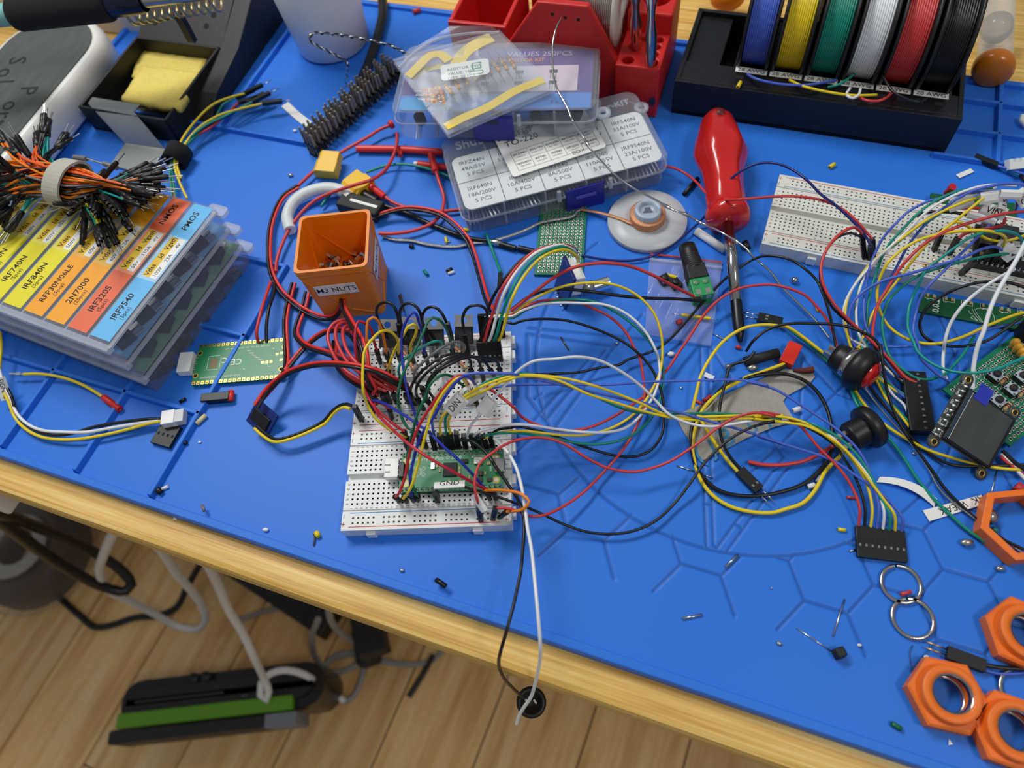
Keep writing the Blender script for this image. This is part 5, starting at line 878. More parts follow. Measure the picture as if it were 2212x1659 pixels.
# ------------------------------------------------------------------ the back of the mat
CLB = clear('clear_polypropylene', (214, 222, 232), .07, .12, 1.0); NAVYP = mat('navy_latch', (36, 36, 150), .35)
def kit(label, M, w, d, h, name='kit_box'):
    """hinged clear box, local origin front left at the base"""
    T = thing(name, label, 'box', M, 'clear component kit boxes'); r = 7
    def shell(z0, z1, ins=0., top=True, bot=True, e=.0):
        o = rrect(-e+ins, w+e-ins, -e+ins, d+e-ins, r, 5); n = len(o); g = G(); c = (w/2, d/2)
        def ring(k, z): return [(c[0]+(x-c[0])*k, c[1]+(y-c[1])*k, z) for x, y in o]
        lv = [ring(.985, z0), ring(1, z0+1), ring(1, z1-1), ring(.985, z1)] ; v = sum(lv, [])
        f = [(j*n+i, j*n+(i+1) % n, (j+1)*n+(i+1) % n, (j+1)*n+i) for j in range(3) for i in range(n)]
        if bot: f.append(tuple(range(n-1, -1, -1)))
        if top: f.append(tuple(range(3*n, 4*n)))
        return g.add(v, f, 0, False)
    part(T, 'tray', shell(0, h*.62, .8, False), CLB); lid = part(T, 'lid', shell(h*.58, h, 0, True, False, .6), CLB)
    g = G(); o = rrect(-1, w+1, -1, d+1, r+.6, 5); i2 = rrect(-.2, w+.2, -.2, d+.2, r-.2, 5); n = len(o)
    g.add([(x, y, h*.56) for x, y in o]+[(x, y, h*.56) for x, y in i2]+[(x, y, h*.62) for x, y in o]+[(x, y, h*.62) for x, y in i2], [(i, (i+1) % n, (i+1) % n+2*n, i+2*n) for i in range(n)]+[(2*n+i, 2*n+(i+1) % n, 3*n+(i+1) % n, 3*n+i) for i in range(n)]); part(T, 'rim', g, CLRE)
    return T
KM_ = Matrix.Translation((54, 172, 0)) @ Matrix.Rotation(math.radians(14.3), 4, 'Z'); w, d, h = 127, 64, 21
T = kit('clear kit box with a printed white grid of transistor types under its lid', KM_, w, d, h)
for x in (25.4, 50.8, 76.2, 101.6): g = G(); g.box(x-.5, x+.5, 1.5, d-1.5, 1, h-3); part(T, 'divider', g, CLRE)
g = G(); g.box(1.5, w-1.5, d/2-.5, d/2+.5, 1, h-3); part(T, 'divider', g, CLRE)
g = G(); g.prism(rrect(2.5, w-2.5, 2.5, 47, 5), h-2.0, h-1.7); pap = part(T, 'printed_sheet', g, LABEL)
cells = [('IRF640N', '18A/200V'), ('IRF740', '10A/400V'), ('IRF840', '8A/500V'), ('IRF3205', '110A/55V'), ('IRF9540N', '23A/100V'), ('IRFZ44N', '49A/55V'), ('IRF510N', '5.6A/100V'), ('IRF520N', '9A/100V'), ('IRF530N', '17A/100V'), ('IRF540N', '33A/100V')]
g = G()
for i, (a, b) in enumerate(cells):
    x, y = 2.5+(i % 5+.5)*24.4, 13.5+22.2*(i//5)
    for t, dy in ((a, 5.2), (b, 0), ('5 PCS', -5.2)): g.text(t, 4.3, Matrix.Translation((x, y+dy, h-1.65)), bold=.03)
for k in range(1, 5): g.line([(2.5+k*24.4, 3), (2.5+k*24.4, 47)], .5, h-1.64)
g.line([(3, 24.8), (w-3, 24.8)], .5, h-1.64); part(pap, 'lettering', g, mat('grey_ink', (52, 62, 66), .6))
g = G(); g.text('Shut', 9.5, Matrix.Translation((16, 54.5, h+.1)), ext=.35, bold=.12); part(T, 'raised_lettering', g, CLRE); g = G(); g.text('Transistor-KIT', 6.5, Matrix.Translation((101, 54.5, h+.1)), ext=.35, bold=.08); part(T, 'raised_lettering', g, CLRE)
g = G(); g.box(w*.49, w*.68, -2.4, -.6, h*.02, h*.86, ty=.2); l = part(T, 'latch', g, NAVYP, .8); g = G(); g.box(w*.535, w*.635, -3.3, -2.2, h*.5, h*.6); part(l, 'latch_grip', g, mat('navy_latch_edge', (84, 84, 190), .3), .3)
for x in (w*.46, w*.71): g = G(); g.box(x-1.2, x+1.2, -2.2, .2, h*.52, h*.9); part(T, 'latch_guard', g, CLRE, .5)
for x, y in ((w*.80, d+1), (w+1.5, d*.80)): g = G(); g.lathe([(2, -.8), (4.6, -.8), (4.6, .8), (2, .8), (2, -.8)], 16, 0, Matrix.Translation((x, y+2, h*.72))); part(T, 'hang_loop', g, CLRE)
for i in range(10):
    x, y = 13+25.4*(i % 5), 4 if i < 5 else 34
    for k in range(4 if i < 5 else 2):
        g = G(); g.box(-4.5, 4.5, 12, 21, 0, 4); [g.box(q-.4, q+.4, 0, 12, 1, 1.8, 1) for q in (-2.5, 0, 2.5)]
        solo('stored_transistor', 'black transistor with bright legs inside the white-gridded kit box', 'transistor', g, [BLK, TIN], KM_ @ Matrix.Translation((x-7+k*4.6, y+2, 1.5+k*1.2)) @ Matrix.Rotation(.12*k-.1, 4, 'Z') @ Matrix.Rotation(math.radians(18+4*k), 4, 'X'), 'transistors in the white-gridded kit box')
# folded card on the lid
q = [KN(235, 1130, 22.4), KN(400, 1415, 22.4), KN(1145, 1170, 22.4)]; CM = plane3(q[1], q[2], q[0]); w2 = (q[2]-q[1]).length; h2 = (q[0]-q[1]).length
T = thing('parts_card', 'folded white card headed MOSFET TO-220 lying on the gridded kit box', 'card', CM); g = G(); g.prism(rrect(0, w2, 0, h2+8, 2), 0, .4); part(T, 'card', g, LABEL)
g = G(); g.text('MOSFET', 6.5, Matrix.Translation((13, h2*1.0, .45)), bold=.1); g.text('TO-220', 6.8, Matrix.Translation((15, h2*.80, .45)), bold=.03); g.text('BOX', 4, Matrix.Translation((w2*.72, 3.2, .45)))
cw = (w2-8)/5; nm2 = ['IRF640N', 'IRF740', 'IRF840', 'IRF3205', 'IRF9540N', 'IRFZ44N', 'IRF510N', 'IRF520N', 'IRF530N', 'IRF540N']
for i in range(10):
    x, y = 5+(i % 5+.5)*cw, h2*.22+(i//5)*h2*.24; g.text(nm2[i], 2.4, Matrix.Translation((x, y+1.1, .45)), bold=.04); g.text(['18A/200V', '10A/400V', '8A/500V', '110A/55V', '23A/100V', '49A/55V', '5.6A/100V', '9A/100V', '17A/100V', '33A/100V'][i], 1.7, Matrix.Translation((x, y-1.3, .45)))
for k in range(6): g.line([(5+k*cw, h2*.1), (5+k*cw, h2*.58)], .22, .45)
for k in range(3): g.line([(5, h2*(.1+.24*k)), (w2-3, h2*(.1+.24*k))], .22, .45)
part(T, 'lettering', g, MATS['grey_ink'])
# second kit box on top, with a purple and blue sheet
zb = 23.; a, b = KM(1150, 1112, zb), KN(1005, 1098, zb); dv = b-a; KT_ = Matrix.Translation(a) @ Matrix.Rotation(math.atan2(dv.y, dv.x), 4, 'Z'); w, d, h = dv.length+4, 62, 21
T = kit('smaller clear kit box with purple and blue sheet stacked on the white-gridded one', KT_, w, d, h)
for x in (w*.2, w*.4, w*.6, w*.8): g = G(); g.box(x-.5, x+.5, 1.5, d-1.5, 1, h-3); part(T, 'divider', g, CLRE)
PURP = mat('purple_print', (92, 62, 140), .4); g = G(); g.prism(rrect(3, w-3, 3, d-3, 6), h-2.2, h-1.9); s = part(T, 'printed_sheet', g, PURP)
g = G(); g.box(3.2, w-3.2, 4, 17, h-1.9, h-1.75); part(s, 'blue_band', g, mat('sky_print', (64, 132, 214), .4)); g = G(); g.prism(rrect(3.5, 36, 3.4, 15, 5), h-1.75, h-1.6); part(s, 'cyan_corner', g, mat('cyan_print', (40, 160, 222), .4))
g = G(); g.box(34, w-12, 19, 42, h-1.9, h-1.7); part(s, 'pale_table', g, mat('pale_pink_print', (226, 206, 214), .4))
g = G(); g.text('VALUES 250PCS', 6, Matrix.Translation((w*.70, d-9, h-1.7)), bold=.05); part(s, 'lettering', g, mat('lilac_print', (206, 186, 226), .5)); g = G(); g.text('TRANSISTOR KIT', 4.2, Matrix.Translation((w*.60, d-14.5, h-1.7)), bold=.06); part(s, 'lettering', g, mat('orange_ink', (240, 150, 40), .5))
g = G()
for i in range(6):
    x, y = w*.44+(i % 3)*w*.17, 25+(i//3)*10; g.box(x-2.5, x+2.5, y, y+3, h-1.7, h-1.6); [g.box(x+k-.2, x+k+.2, y-5, y, h-1.7, h-1.6) for k in (-1.6, 0, 1.6)]
g.text('5 x 12', 4, Matrix.Translation((w*.82, 9, h-1.65))); part(s, 'pictograms', g, INK)
g = G(); g.box(w*.40, w*.60, -2.4, -.6, h*.02, h*.86); l = part(T, 'latch', g, NAVYP, .8); g = G(); g.box(w*.47, w*.53, -2.6, -2.2, h*.62, h*.8); part(l, 'latch_grip', g, mat('dark_slot', (20, 20, 90), .4), .2)
for x in (w*.37, w*.63): g = G(); g.box(x-1.2, x+1.2, -2.2, .2, h*.52, h*.9); part(T, 'latch_guard', g, CLRE, .5)
g = G(); g.lathe([(2, -.8), (4.8, -.8), (4.8, .8), (2, .8), (2, -.8)], 16, 0, Matrix.Translation((w+4, 8, h*.55))); part(T, 'hang_loop', g, CLRE)
for i in range(15):
    x = w*.1+(i % 5)*w*.2; y = 9+(i//5)*19; g = G(); g.lathe([(0, -3), (3.6, -3), (3.6, 3), (0, 3)], 12, 0); [g.box(-.25+q, .25+q, -14, -1, -.3, .2, 1) for q in (-1.3, 0, 1.3)]
    solo('stored_transistor', 'small black transistor with straight legs inside the purple kit box', 'transistor', g, [BLK, TIN], KT_ @ Matrix.Translation((x, y+5, 4+(i % 3)*2)) @ Matrix.Rotation(i*1.9, 4, 'Z') @ Matrix.Rotation(.3, 4, 'X'), 'transistors in the purple kit box')
# bag of resistors on top
K6 = K(820, 40, 5.53); zt = 49.; bagc = [K6(820, 1415, zt-2), K6(2110, 850, zt), K6(1435, 160, zt+10), K6(160, 510, zt+7)]; bo = bagc[0]
FILM = clear('clear_bag_film', (222, 228, 234), .07, .1, 1.4)
T = thing('resistor_bag', 'clear zip bag of taped resistors with a white sticker on the purple kit box', 'bag', Matrix.Translation(bo))
def film(c, nx, ny, amp, seed, dz=0., puff=0.):
    r = random.Random(seed); ph = [r.uniform(0, 6) for _ in range(6)]; g = G(); v = []
    for j in range(ny+1):
        for i in range(nx+1):
            s, t = i/nx, j/ny; p = c[0].lerp(c[1], s).lerp(c[3].lerp(c[2], s), t)-c[0]
            e = 16*s*(1-s)*t*(1-t); v.append(p+Vector((0, 0, dz+puff*e+amp*(math.sin(9*s+ph[0]+5*t)*math.sin(7*t+ph[1])+.5*math.sin(23*s+ph[2]-11*t))*min(1, e*2.5))))
    return g.add(v, [(j*(nx+1)+i, j*(nx+1)+i+1, (j+1)*(nx+1)+i+1, (j+1)*(nx+1)+i) for j in range(ny) for i in range(nx)], 0, True)
part(T, 'bottom_film', film(bagc, 16, 14, .5, 1, -1.2), FILM); part(T, 'top_film', film(bagc, 24, 20, .7, 2, 1.4, 2.2), FILM)
fl = [bagc[3], bagc[2], K6(1330, 88, zt+13), K6(835, 92, zt+13)]; g = film(fl, 6, 4, .3, 3); g.v = [tuple(Vector(p)+bagc[3]-bo) for p in g.v]; part(T, 'mouth_flap', g, FILM)
g = G(); g.tube(rel(spline(wp(K6, [(230, 590, zt+8), (450, 380), (700, 245, zt+11), (1050, 180), (1430, 165, zt+11)])), bo), .9, 6); part(T, 'zip_seal', g, CLRE)
def tape(lab, pts, wd):
    q = spline(wp(K6, pts), 3); o = q[0]; g = G(); v = []
    for i, p in enumerate(q):
        d_ = (q[min(i+1, len(q)-1)]-q[max(0, i-1)]); s = Vector((-d_.y, d_.x, 0)).normalized()*wd/2; v += [p-s-o, p+s-o, p+s-o+Vector((0, 0, .5)), p-s-o+Vector((0, 0, .5))]
    n = len(q); f = [(0, 1, 2, 3), (4*n-1, 4*n-2, 4*n-3, 4*n-4)]+[(4*i+k, 4*i+4+k, 4*i+4+(k+1) % 4, 4*i+(k+1) % 4) for i in range(n-1) for k in range(4)]
    solo('yellow_tape', lab, 'tape', g.add(v, f), mat('yellow_paper_tape', (240, 208, 70), .6, var=.05), Matrix.Translation(o), 'yellow tapes in the resistor bag')
tape('long yellow component tape along the lower edge of the resistor bag', [(790, 1300, zt), (1000, 1190), (1300, 1060), (1620, 870), (1960, 735, zt+1)], 6)
tape('curled yellow tape at the upper left of the resistor bag', [(340, 700, zt+4), (480, 560), (600, 450, zt+7), (720, 430), (830, 510, zt+6)], 6)
tape('wide yellow tape at the upper middle of the resistor bag', [(920, 560, zt+5), (1010, 420), (1180, 300, zt+8), (1340, 230, zt+8)], 9)
tape('second short yellow tape beneath the curled one in the resistor bag', [(380, 720, zt+2.5), (560, 610), (760, 570, zt+3)], 5)
for i in range(18):
    t = i/17; x, y = 800+800*t, 850-330*t-60*math.sin(3*t)+(45 if i % 2 else -25); c = K6(x, y, zt+1.5+t*2); dv = (K6(x+60, y+110, zt+1.5)-K6(x-60, y-110, zt+1.5)).normalized()
    resistor('tan resistor on tape inside the clear zip bag', c-dv*13, c+dv*13, ('brown', 'black', 'orange', 'gold'), mat('resistor_pale', (226, 176, 118), .4), 1.2, 6.5, None, 'resistors in the bag')
for i in range(9):
    c = K6(570+(i % 3)*75+i*6, 860+(i//3)*60, zt+1.5+i*.2); dv = Vector((math.cos(i), math.sin(i), 0)); resistor('tan resistor on tape inside the clear zip bag', c-dv*8, c+dv*8, ('orange', 'orange', 'red', 'gold'), MATS['resistor_pale'], 1.2, 6.5, None, 'resistors in the bag')
q = [K6(740, 750, zt+5), K6(1320, 660, zt+5.5), K6(650, 585, zt+6)]; M = plane3(*q); w_, h_ = (q[1]-q[0]).length, (q[2]-q[0]).length; M.translation -= bo
g = G(); g.prism(rrect(0, w_, 0, h_, 2.5), 0, .25, 0, M); s = part(T, 'sticker', g, LABEL); g = G()
for i, t in enumerate(('RESISTOR 1/4W', 'VALUE: 100R', 'QTY: 20 PCS')): g.text(t, 3.0, M @ Matrix.Translation((4, h_*.62-i*3.6, .3)), 0, 'LEFT')
part(s, 'lettering', g, INK); g = G(); g.line(rrect(w_-12, w_-4, h_*.1, h_*.3, 1), .5, .3, 0, M, True); g.line([(w_-10, h_*.45), (w_-5, h_*.45), (w_-5, h_*.8), (w_-10, h_*.8)], .8, .3, 0, M, True); part(s, 'green_mark', g, mat('green_ink', (50, 140, 84), .6))
# red printed holder with a solder reel and tools
RED = mat('red_print_plastic', (206, 32, 26), .45, var=.05, bump=.12, bs=2200); RM = Matrix.Translation((176, 262, 0)) @ Matrix.Rotation(math.radians(-17), 4, 'Z')
T = thing('solder_holder', 'red 3D printed bench holder for solder and small tools', 'holder', RM)
def holed(x0, x1, y0, y1, z0, z1, hs, dp):
    g = G(); bm = bmesh.new(); o = [bm.verts.new((x, y, z1)) for x, y in ((x0, y0), (x1, y0), (x1, y1), (x0, y1))]; e = [bm.edges.new((o[i], o[(i+1) % 4])) for i in range(4)]; rings = []
    for x, y, r in hs:
        R_ = [bm.verts.new((x+r*math.cos(2*math.pi*i/16), y+r*math.sin(2*math.pi*i/16), z1)) for i in range(16)]; e += [bm.edges.new((R_[i], R_[(i+1) % 16])) for i in range(16)]; rings.append(R_)
    bmesh.ops.triangle_fill(bm, use_beauty=True, edges=e)
    for R_ in rings:
        L_ = [bm.verts.new((v.co.x, v.co.y, z1-dp)) for v in R_]
        for i in range(16): bm.faces.new((R_[i], R_[(i+1) % 16], L_[(i+1) % 16], L_[i]))
        bm.faces.new(L_)
    b = [bm.verts.new((v.co.x, v.co.y, z0)) for v in o]
    for i in range(4): bm.faces.new((o[i], b[i], b[(i+1) % 4], o[(i+1) % 4]))
    bm.faces.new(b); bmesh.ops.recalc_face_normals(bm, faces=bm.faces); bm.verts.index_update(); g.add([v.co[:] for v in bm.verts], [tuple(v.index for v in f.verts) for f in bm.faces]); bm.free(); return g
part(T, 'tool_block', holed(-28, 0, 0, 34, 0, 37, [(-21, 6, 3.6), (-6, 6, 3.6), (-20, 20, 3.6), (-6, 14, 2.4), (-6, 21, 2.4), (-6, 28, 2.8), (-15, 28, 2.8)], 16), RED, 1.2)
part(T, 'tool_block', holed(-28, 0, 34, 70, 0, 50, [(-13, 51, 9)], 20), RED, 1.2)
def extr(pr, y0, y1): n = len(pr); return [(a, y0, b) for a, b in pr]+[(a, y1, b) for a, b in pr], [tuple(range(n)), tuple(range(2*n-1, n-1, -1))]+[(i, i+n, (i+1) % n+n, (i+1) % n) for i in range(n)]
pn = [(-102, 0), (-102, 36), (-77, 71), (-46, 71), (-27.5, 36), (-27.5, 0)]
g = G(); g.add(*extr(pn, 4, 9)); part(T, 'front_panel', g, RED, 1.); g = G(); g.add(*extr(pn, 66, 71)); part(T, 'rear_panel', g, RED, 1.)
g = G(); g.box(-102, -27.5, 9, 66, 0, 5); part(T, 'base', g, RED)
g = G(); g.box(-142, -102, 12, 62, 0, 5); [g.box(*b) for b in ((-142, -102, 12, 15, 5, 46), (-142, -102, 59, 62, 5, 46), (-142, -139, 15, 59, 5, 46), (-105, -102, 15, 59, 5, 46))]; part(T, 'side_tray', g, RED, .8)
for x, z in ((-68, 64), (-60, 62.5), (-52, 62)): g = G(); g.lathe([(0, .1), (1.1, .1)], 10, 0, Matrix.Translation((x, 3.95, z)) @ Matrix.Rotation(math.pi/2, 4, 'X')); part(T, 'feed_hole', g, HOLE)
g = G(); g.lathe([(0, .1), (2.2, .1)], 14, 0, Matrix.Translation((-3, -.2, 13)) @ Matrix.Rotation(math.pi/2, 4, 'X') @ Matrix.Scale(1.5, 4, (0, 1, 0))); part(T, 'magnet', g, mat('dark_magnet', (48, 56, 80), .4))
SPM = RM @ Matrix.Translation((-76, 37, 54)) @ Matrix.Rotation(math.pi/2, 4, 'Y'); S = thing('solder_reel', 'reel of shiny solder wire with white flanges in the red holder', 'reel', SPM)
for z in (3, 43): g = G(); g.lathe([(6, z-1.2), (26, z-1.2), (26.5, z), (26, z+1.2), (6, z+1.2), (6, z-1.2)], 40); part(S, 'flange', g, mat('ivory_plastic', (216, 206, 196), .45))
pr = []
for i in range(32): z = 4.4+i*1.17; pr += [(22.6, z), (23.3, z+.3), (23.5, z+.58), (23.3, z+.87)]
g = G(); g.lathe(pr, 48); part(S, 'solder_winding', g, mat('solder_metal', (196, 190, 178), .24, 1.))
for lab, bx, by, tx, ty in (('left steel tool standing in the red holder', 1383, 390, 1375, -60), ('right steel tool standing in the red holder, nearer the front', 1495, 520, 1502, -30)):
    b = KN(bx, by, 36); t = KN.reach(b, tx, ty, 62); g = G(); g.lathe([(1.2, -12), (3.0, -4), (3.4, 12), (3.5, 30), (2.2, 44), (2.4, 52), (3.6, 62), (2.5, 75)], 16, 0, frame((0, 0, 0), t-b)); solo('steel_tool', lab, 'tool', g, STEEL, Matrix.Translation(b), 'steel tools in the red holder')
p = wp(KN, [(790, 128, 66), (742, 230, 66), (716, 350, 63), (712, 480, 58), (722, 600, 54), (752, 710, 50), (832, 860, 47), (872, 960, 45), (922, 1030, 40), (1003, 1170, 33), (1130, 1312, 28), (1242, 1420, 26), (1380, 1510, 22)], KE, [(1550, 310, 19), (1650, 370), (1780, 420, 14), (1890, 482, 10), (2000, 530, 14), (2110, 590, 16)], KF, [(0, 690, 13), (40, 742), (120, 812, 6), (200, 880), (280, 990, 4), (350, 1062), (450, 1160, 3), (560, 1270), (660, 1400, 3)])
q = spline(p, 1.6); n = len(q); rr = [.62*(1+.9*max(0, math.sin(i*.9))*(1 if (int(n*.30) < i < int(n*.36) or int(n*.52) < i < int(n*.64) or int(n*.70) < i < int(n*.76)) else 0)) for i in range(n)]
T = thing('solder_wire', 'strand of solder wire running from the red holder down across the mat', 'wire', Matrix.Translation(q[0])); g = G(); g.tube(rel(q, q[0]), rr, 7); part(T, 'strand', g, mat('bright_solder', (206, 206, 204), .2, 1.))
# black rack of six wire spools
PRB = mat('black_print', (18, 18, 22), .38, var=.1, bump=.35, bs=2600, stretch=(.15, .15, 6)); BM = Matrix.Translation((186.5, 266, 0)) @ Matrix.Rotation(math.radians(-18.9), 4, 'Z')
T = thing('spool_rack', 'black printed rack holding six spools of hook-up wire labelled 28 AWG', 'rack', BM); w, d, h = 166, 74, 25
g = G(); g.prism([(0, 0), (w-4, 0), (w, 4), (w, d), (0, d)], 0, 3); part(T, 'floor_plate', g, PRB)
for b in ((0, w, 0, 3, 0, h), (0, 3, 3, d, 0, h), (w-3, w, 3, d, 0, h), (3, w-3, d-3, d, 0, h), (3, w-3, 3, 20, h-3, h), (3, 24, 20, d-3, h-6, h-3)): g = G(); g.box(*b); part(T, 'wall', g, PRB, .4)
for i in range(7):
    g = G(); x = 33+i*20.8; g.box(x, min(w-3, x+1.6), 20, d-3, 3, h-1); part(T, 'rib', g, PRB)
SY, SZ, SR = 48., 43., 29.
for i, (c, rgb) in enumerate((('blue', 0), ('yellow', 0), ('green', 0), ('white', 0), ('red', 0), ('black', 0))):
    cx = 44+i*20.8
    g = G(); g.box(cx-9.6, cx+9.6, 15.6, 20.4, h, h+.25); l = part(T, 'label', g, LABEL); g = G(); g.text('28 AWG', 4.5, Matrix.Translation((cx, 17.9, h+.3)), bold=.02); part(l, 'lettering', g, INK)
    for k in (-6, 5): g = G(); g.box(cx+k-2.5, cx+k+2.5, 9.5, 12.5, h-.1, h+.05); part(T, 'wire_slot', g, HOLE)
    M = BM @ Matrix.Translation((cx-9.4, SY, SZ)) @ Matrix.Rotation(math.pi/2, 4, 'Y'); S = thing('wire_spool', 'spool of %s hook-up wire standing in the black rack' % c, 'spool', M, 'wire spools in the black rack')
    for z in (0, 16.9): g = G(); g.lathe([(8, z), (SR+4, z), (SR+4.4, z+.9), (SR+4, z+1.8), (8, z+1.8), (8, z)], 48); part(S, 'flange', g, BLK)
    g = G(); pr = []
    for k in range(12): z = 1.9+k*1.24; pr += [(SR-.65, z), (SR-.1, z+.25), (SR+.05, z+.62), (SR-.1, z+.99)]
    g.lathe(pr+[(SR-.65, 16.9)], 56); part(S, 'wire_winding', g, PVC[c])
    e = {0: [(500, 460), (560, 490), (700, 520), (870, 525), (1050, 495)], 1: [(760, 495), (850, 535), (1000, 570), (1150, 590), (1300, 588)], 2: [(1000, 540), (1060, 525), (1120, 490), (1170, 450)], 3: [(1135, 545), (1115, 590), (1150, 608), (1185, 590), (1200, 550)], 4: [(1190, 600), (1240, 622), (1310, 625), (1360, 605), (1390, 578)], 5: [(1300, 400), (1350, 490), (1400, 565), (1480, 610), (1550, 630), (1610, 610)]}[i]
    zz = 27.5 if i != 5 else 33; pts = wp(KO, [(x, y, zz+(3 if 0 < k < len(e)-1 else 0)) for k, (x, y) in enumerate(e)]); I = M.inverted(); g = G(); g.tube([I @ q for q in spline(pts)], .8, 7); part(S, 'wire_end', g, PVC[c])
# clear tube with amber stoppers, on the wood behind the mat
AMB = mat('amber_plastic', (208, 116, 20), .25, var=.04); a, b = P(2146, 142, 10), P(2163, -60, 10); M = frame(a, b)
T = thing('test_tube', 'clear plastic tube with an amber stopper on the wood at the back right', 'tube', M); Lt = (b-a).length
g = G(); g.lathe([(10, 0), (10, Lt)], 28); part(T, 'tube_wall', g, clear('acrylic_tube', (226, 224, 220), .10, .05, 1.4)); g = G(); g.lathe([(0, -9), (9, -8.4), (11.4, -6), (12, -2), (11.6, 1), (10.2, 3), (0, 3)], 28); part(T, 'stopper', g, AMB, 0)
g = G(); g.lathe([(0, 30), (7, 31), (9.2, 35), (9.2, 42)], 24); part(T, 'inner_lens', g, clear('smoky_plastic', (60, 58, 54), .55, .05))
o = P(1572, -6, 10); g = G(); g.ico((0, 0, 0), 9.5, 3, sc=(1.3, 1, .95)); solo('amber_stopper', 'amber plastic stopper behind the black spool rack', 'stopper', g, AMB, Matrix.Translation(o))
# red screwdriver
RS = mat('red_cellulose', (206, 34, 30), .22, var=.03, coat=.3); a, b, c = P(1546, 238, 15), P(1573, 478, 12), P(1599, 738, 2.5); dh = (b-a).length
M = frame(a, b); T = thing('screwdriver', 'screwdriver with a red fluted handle pointing towards the viewer', 'screwdriver', M); g = G(); pr = [(0, 0), (.05, 6), (.12, 10), (.22, 12.3), (.34, 15.2), (.42, 16.2), (.49, 14.6), (.58, 12), (.72, 11.2), (.86, 11.4), (.90, 9.4)]; n = 36; v = []; f = []
for t, r in pr:
    for i in range(n):
        a_ = 2*math.pi*i/n; fl = 1-.09*max(0, min(1, (t-.15)*5))*(1-math.cos(6*a_))/2*(1 if t < .88 else 0); v.append((r*fl*math.cos(a_), r*fl*math.sin(a_), t*dh))
for j in range(len(pr)-1):
    for i in range(n): f.append((j*n+i, j*n+(i+1) % n, (j+1)*n+(i+1) % n, (j+1)*n+i))
g.add(v, f, 0, True); g.lathe([(9.2, dh*.89), (12.2, dh*.91), (12.6, dh*.95), (11.8, dh*1.0), (5, dh*1.02), (2.6, dh*1.02)], 30); part(T, 'handle', g, RS)
g = G(); g.lathe([(0, 16.1), (2.4, 16.1)], 14, 0, Matrix.Translation((0, -.2, 14))); M2 = Matrix.Translation((0, 12.4, dh*.16)) @ Matrix.Rotation(-math.pi/2, 4, 'X'); g = G(); g.lathe([(0, .25), (2.2, .25), (2.6, -.2)], 14, 0, M2); part(T, 'hanging_hole', g, mat('deep_red', (96, 8, 10), .5))
I = M.inverted(); p0, p1 = I @ b, I @ c; g = G(); g.rod(p0, p0.lerp(p1, .68), 3.1, 3.1, 16); part(T, 'shaft', g, STEEL); g = G(); dd = (p1-p0).normalized(); MM2 = frame(p0.lerp(p1, .68), p1); L2 = (p1-p0).length*.32; g.lathe([(3.1, 0), (3.1, L2*.62), (2.6, L2*.78), (1.1, L2), (0, L2+.5)], 12, 0, MM2); part(T, 'tip', g, mat('blackened_steel', (60, 60, 62), .35, .9), 0, label='dark pointed screwdriver tip')
# reel of desoldering braid
c = KE(1468, 450, 4); BR = Matrix.Translation((c.x, c.y, 0)); T = thing('braid_reel', 'white translucent reel of copper desoldering braid', 'reel', BR); NYL = clear('milky_nylon', (222, 224, 226), .52, .3, .5); COPP = mat('copper_braid', (226, 160, 118), .4, .7, var=.25, vs=900, bump=.6, bs=3000)
g = G(); g.lathe([(5, .3), (22.5, .3), (23.5, 1), (22.5, 1.8), (5, 1.8)], 48); part(T, 'flange', g, NYL); g = G(); g.lathe([(5, 2.8), (22, 2.8), (23.6, 2.4), (23.2, 3.6), (14, 4.0), (5, 4.0)], 48); part(T, 'flange', g, NYL)
pr = []
for k in range(3): z = 4+k*1.7; pr += [(9.9, z), (10.5, z+.4), (10.5, z+1.3), (9.9, z+1.6)]
pr += [(8, 9.1)]; g = G(); g.lathe(pr, 36); part(T, 'braid_winding', g, COPP); g = G(); g.lathe([(7.9, 1), (7.9, 12), (7.2, 12.6), (5.2, 12.6), (5.2, 11), (2.6, 10.2), (0, 10.2)], 32); part(T, 'hub', g, mat('grey_hub', (176, 190, 206), .35))
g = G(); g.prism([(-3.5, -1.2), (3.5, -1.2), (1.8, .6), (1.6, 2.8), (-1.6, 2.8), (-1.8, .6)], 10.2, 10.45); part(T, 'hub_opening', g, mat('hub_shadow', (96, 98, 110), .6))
def flatw(pts): g = G(); q = spline(pts, 1.2); g.tube(rel(q, (c.x, c.y, 0)), 1.1, 8, 0, True, .45); return g
part(T, 'braid_end', flatw(wp(KE, [(1420, 505, 4.5), (1350, 490, 5), (1250, 450), (1140, 417, 4), (1030, 392), (935, 376, 3)])), COPP)
part(T, 'tinned_braid', flatw(wp(KD, [(1015, 400, 1.5), (1100, 430), (1250, 442, 1.5), (1400, 475), (1600, 488, 1.5), (1750, 460), (1850, 452, 1.5)], KE, [(220, 630, 2), (350, 595), (500, 540, 2.5), (620, 482), (720, 462, 3), (850, 440), (892, 420, 3), (905, 390, 3), (940, 376, 3)])), mat('tinned_braid', (176, 174, 172), .3, .9, var=.5, vs=800, bump=.8, bs=2200), label='braid end soaked with grey solder')
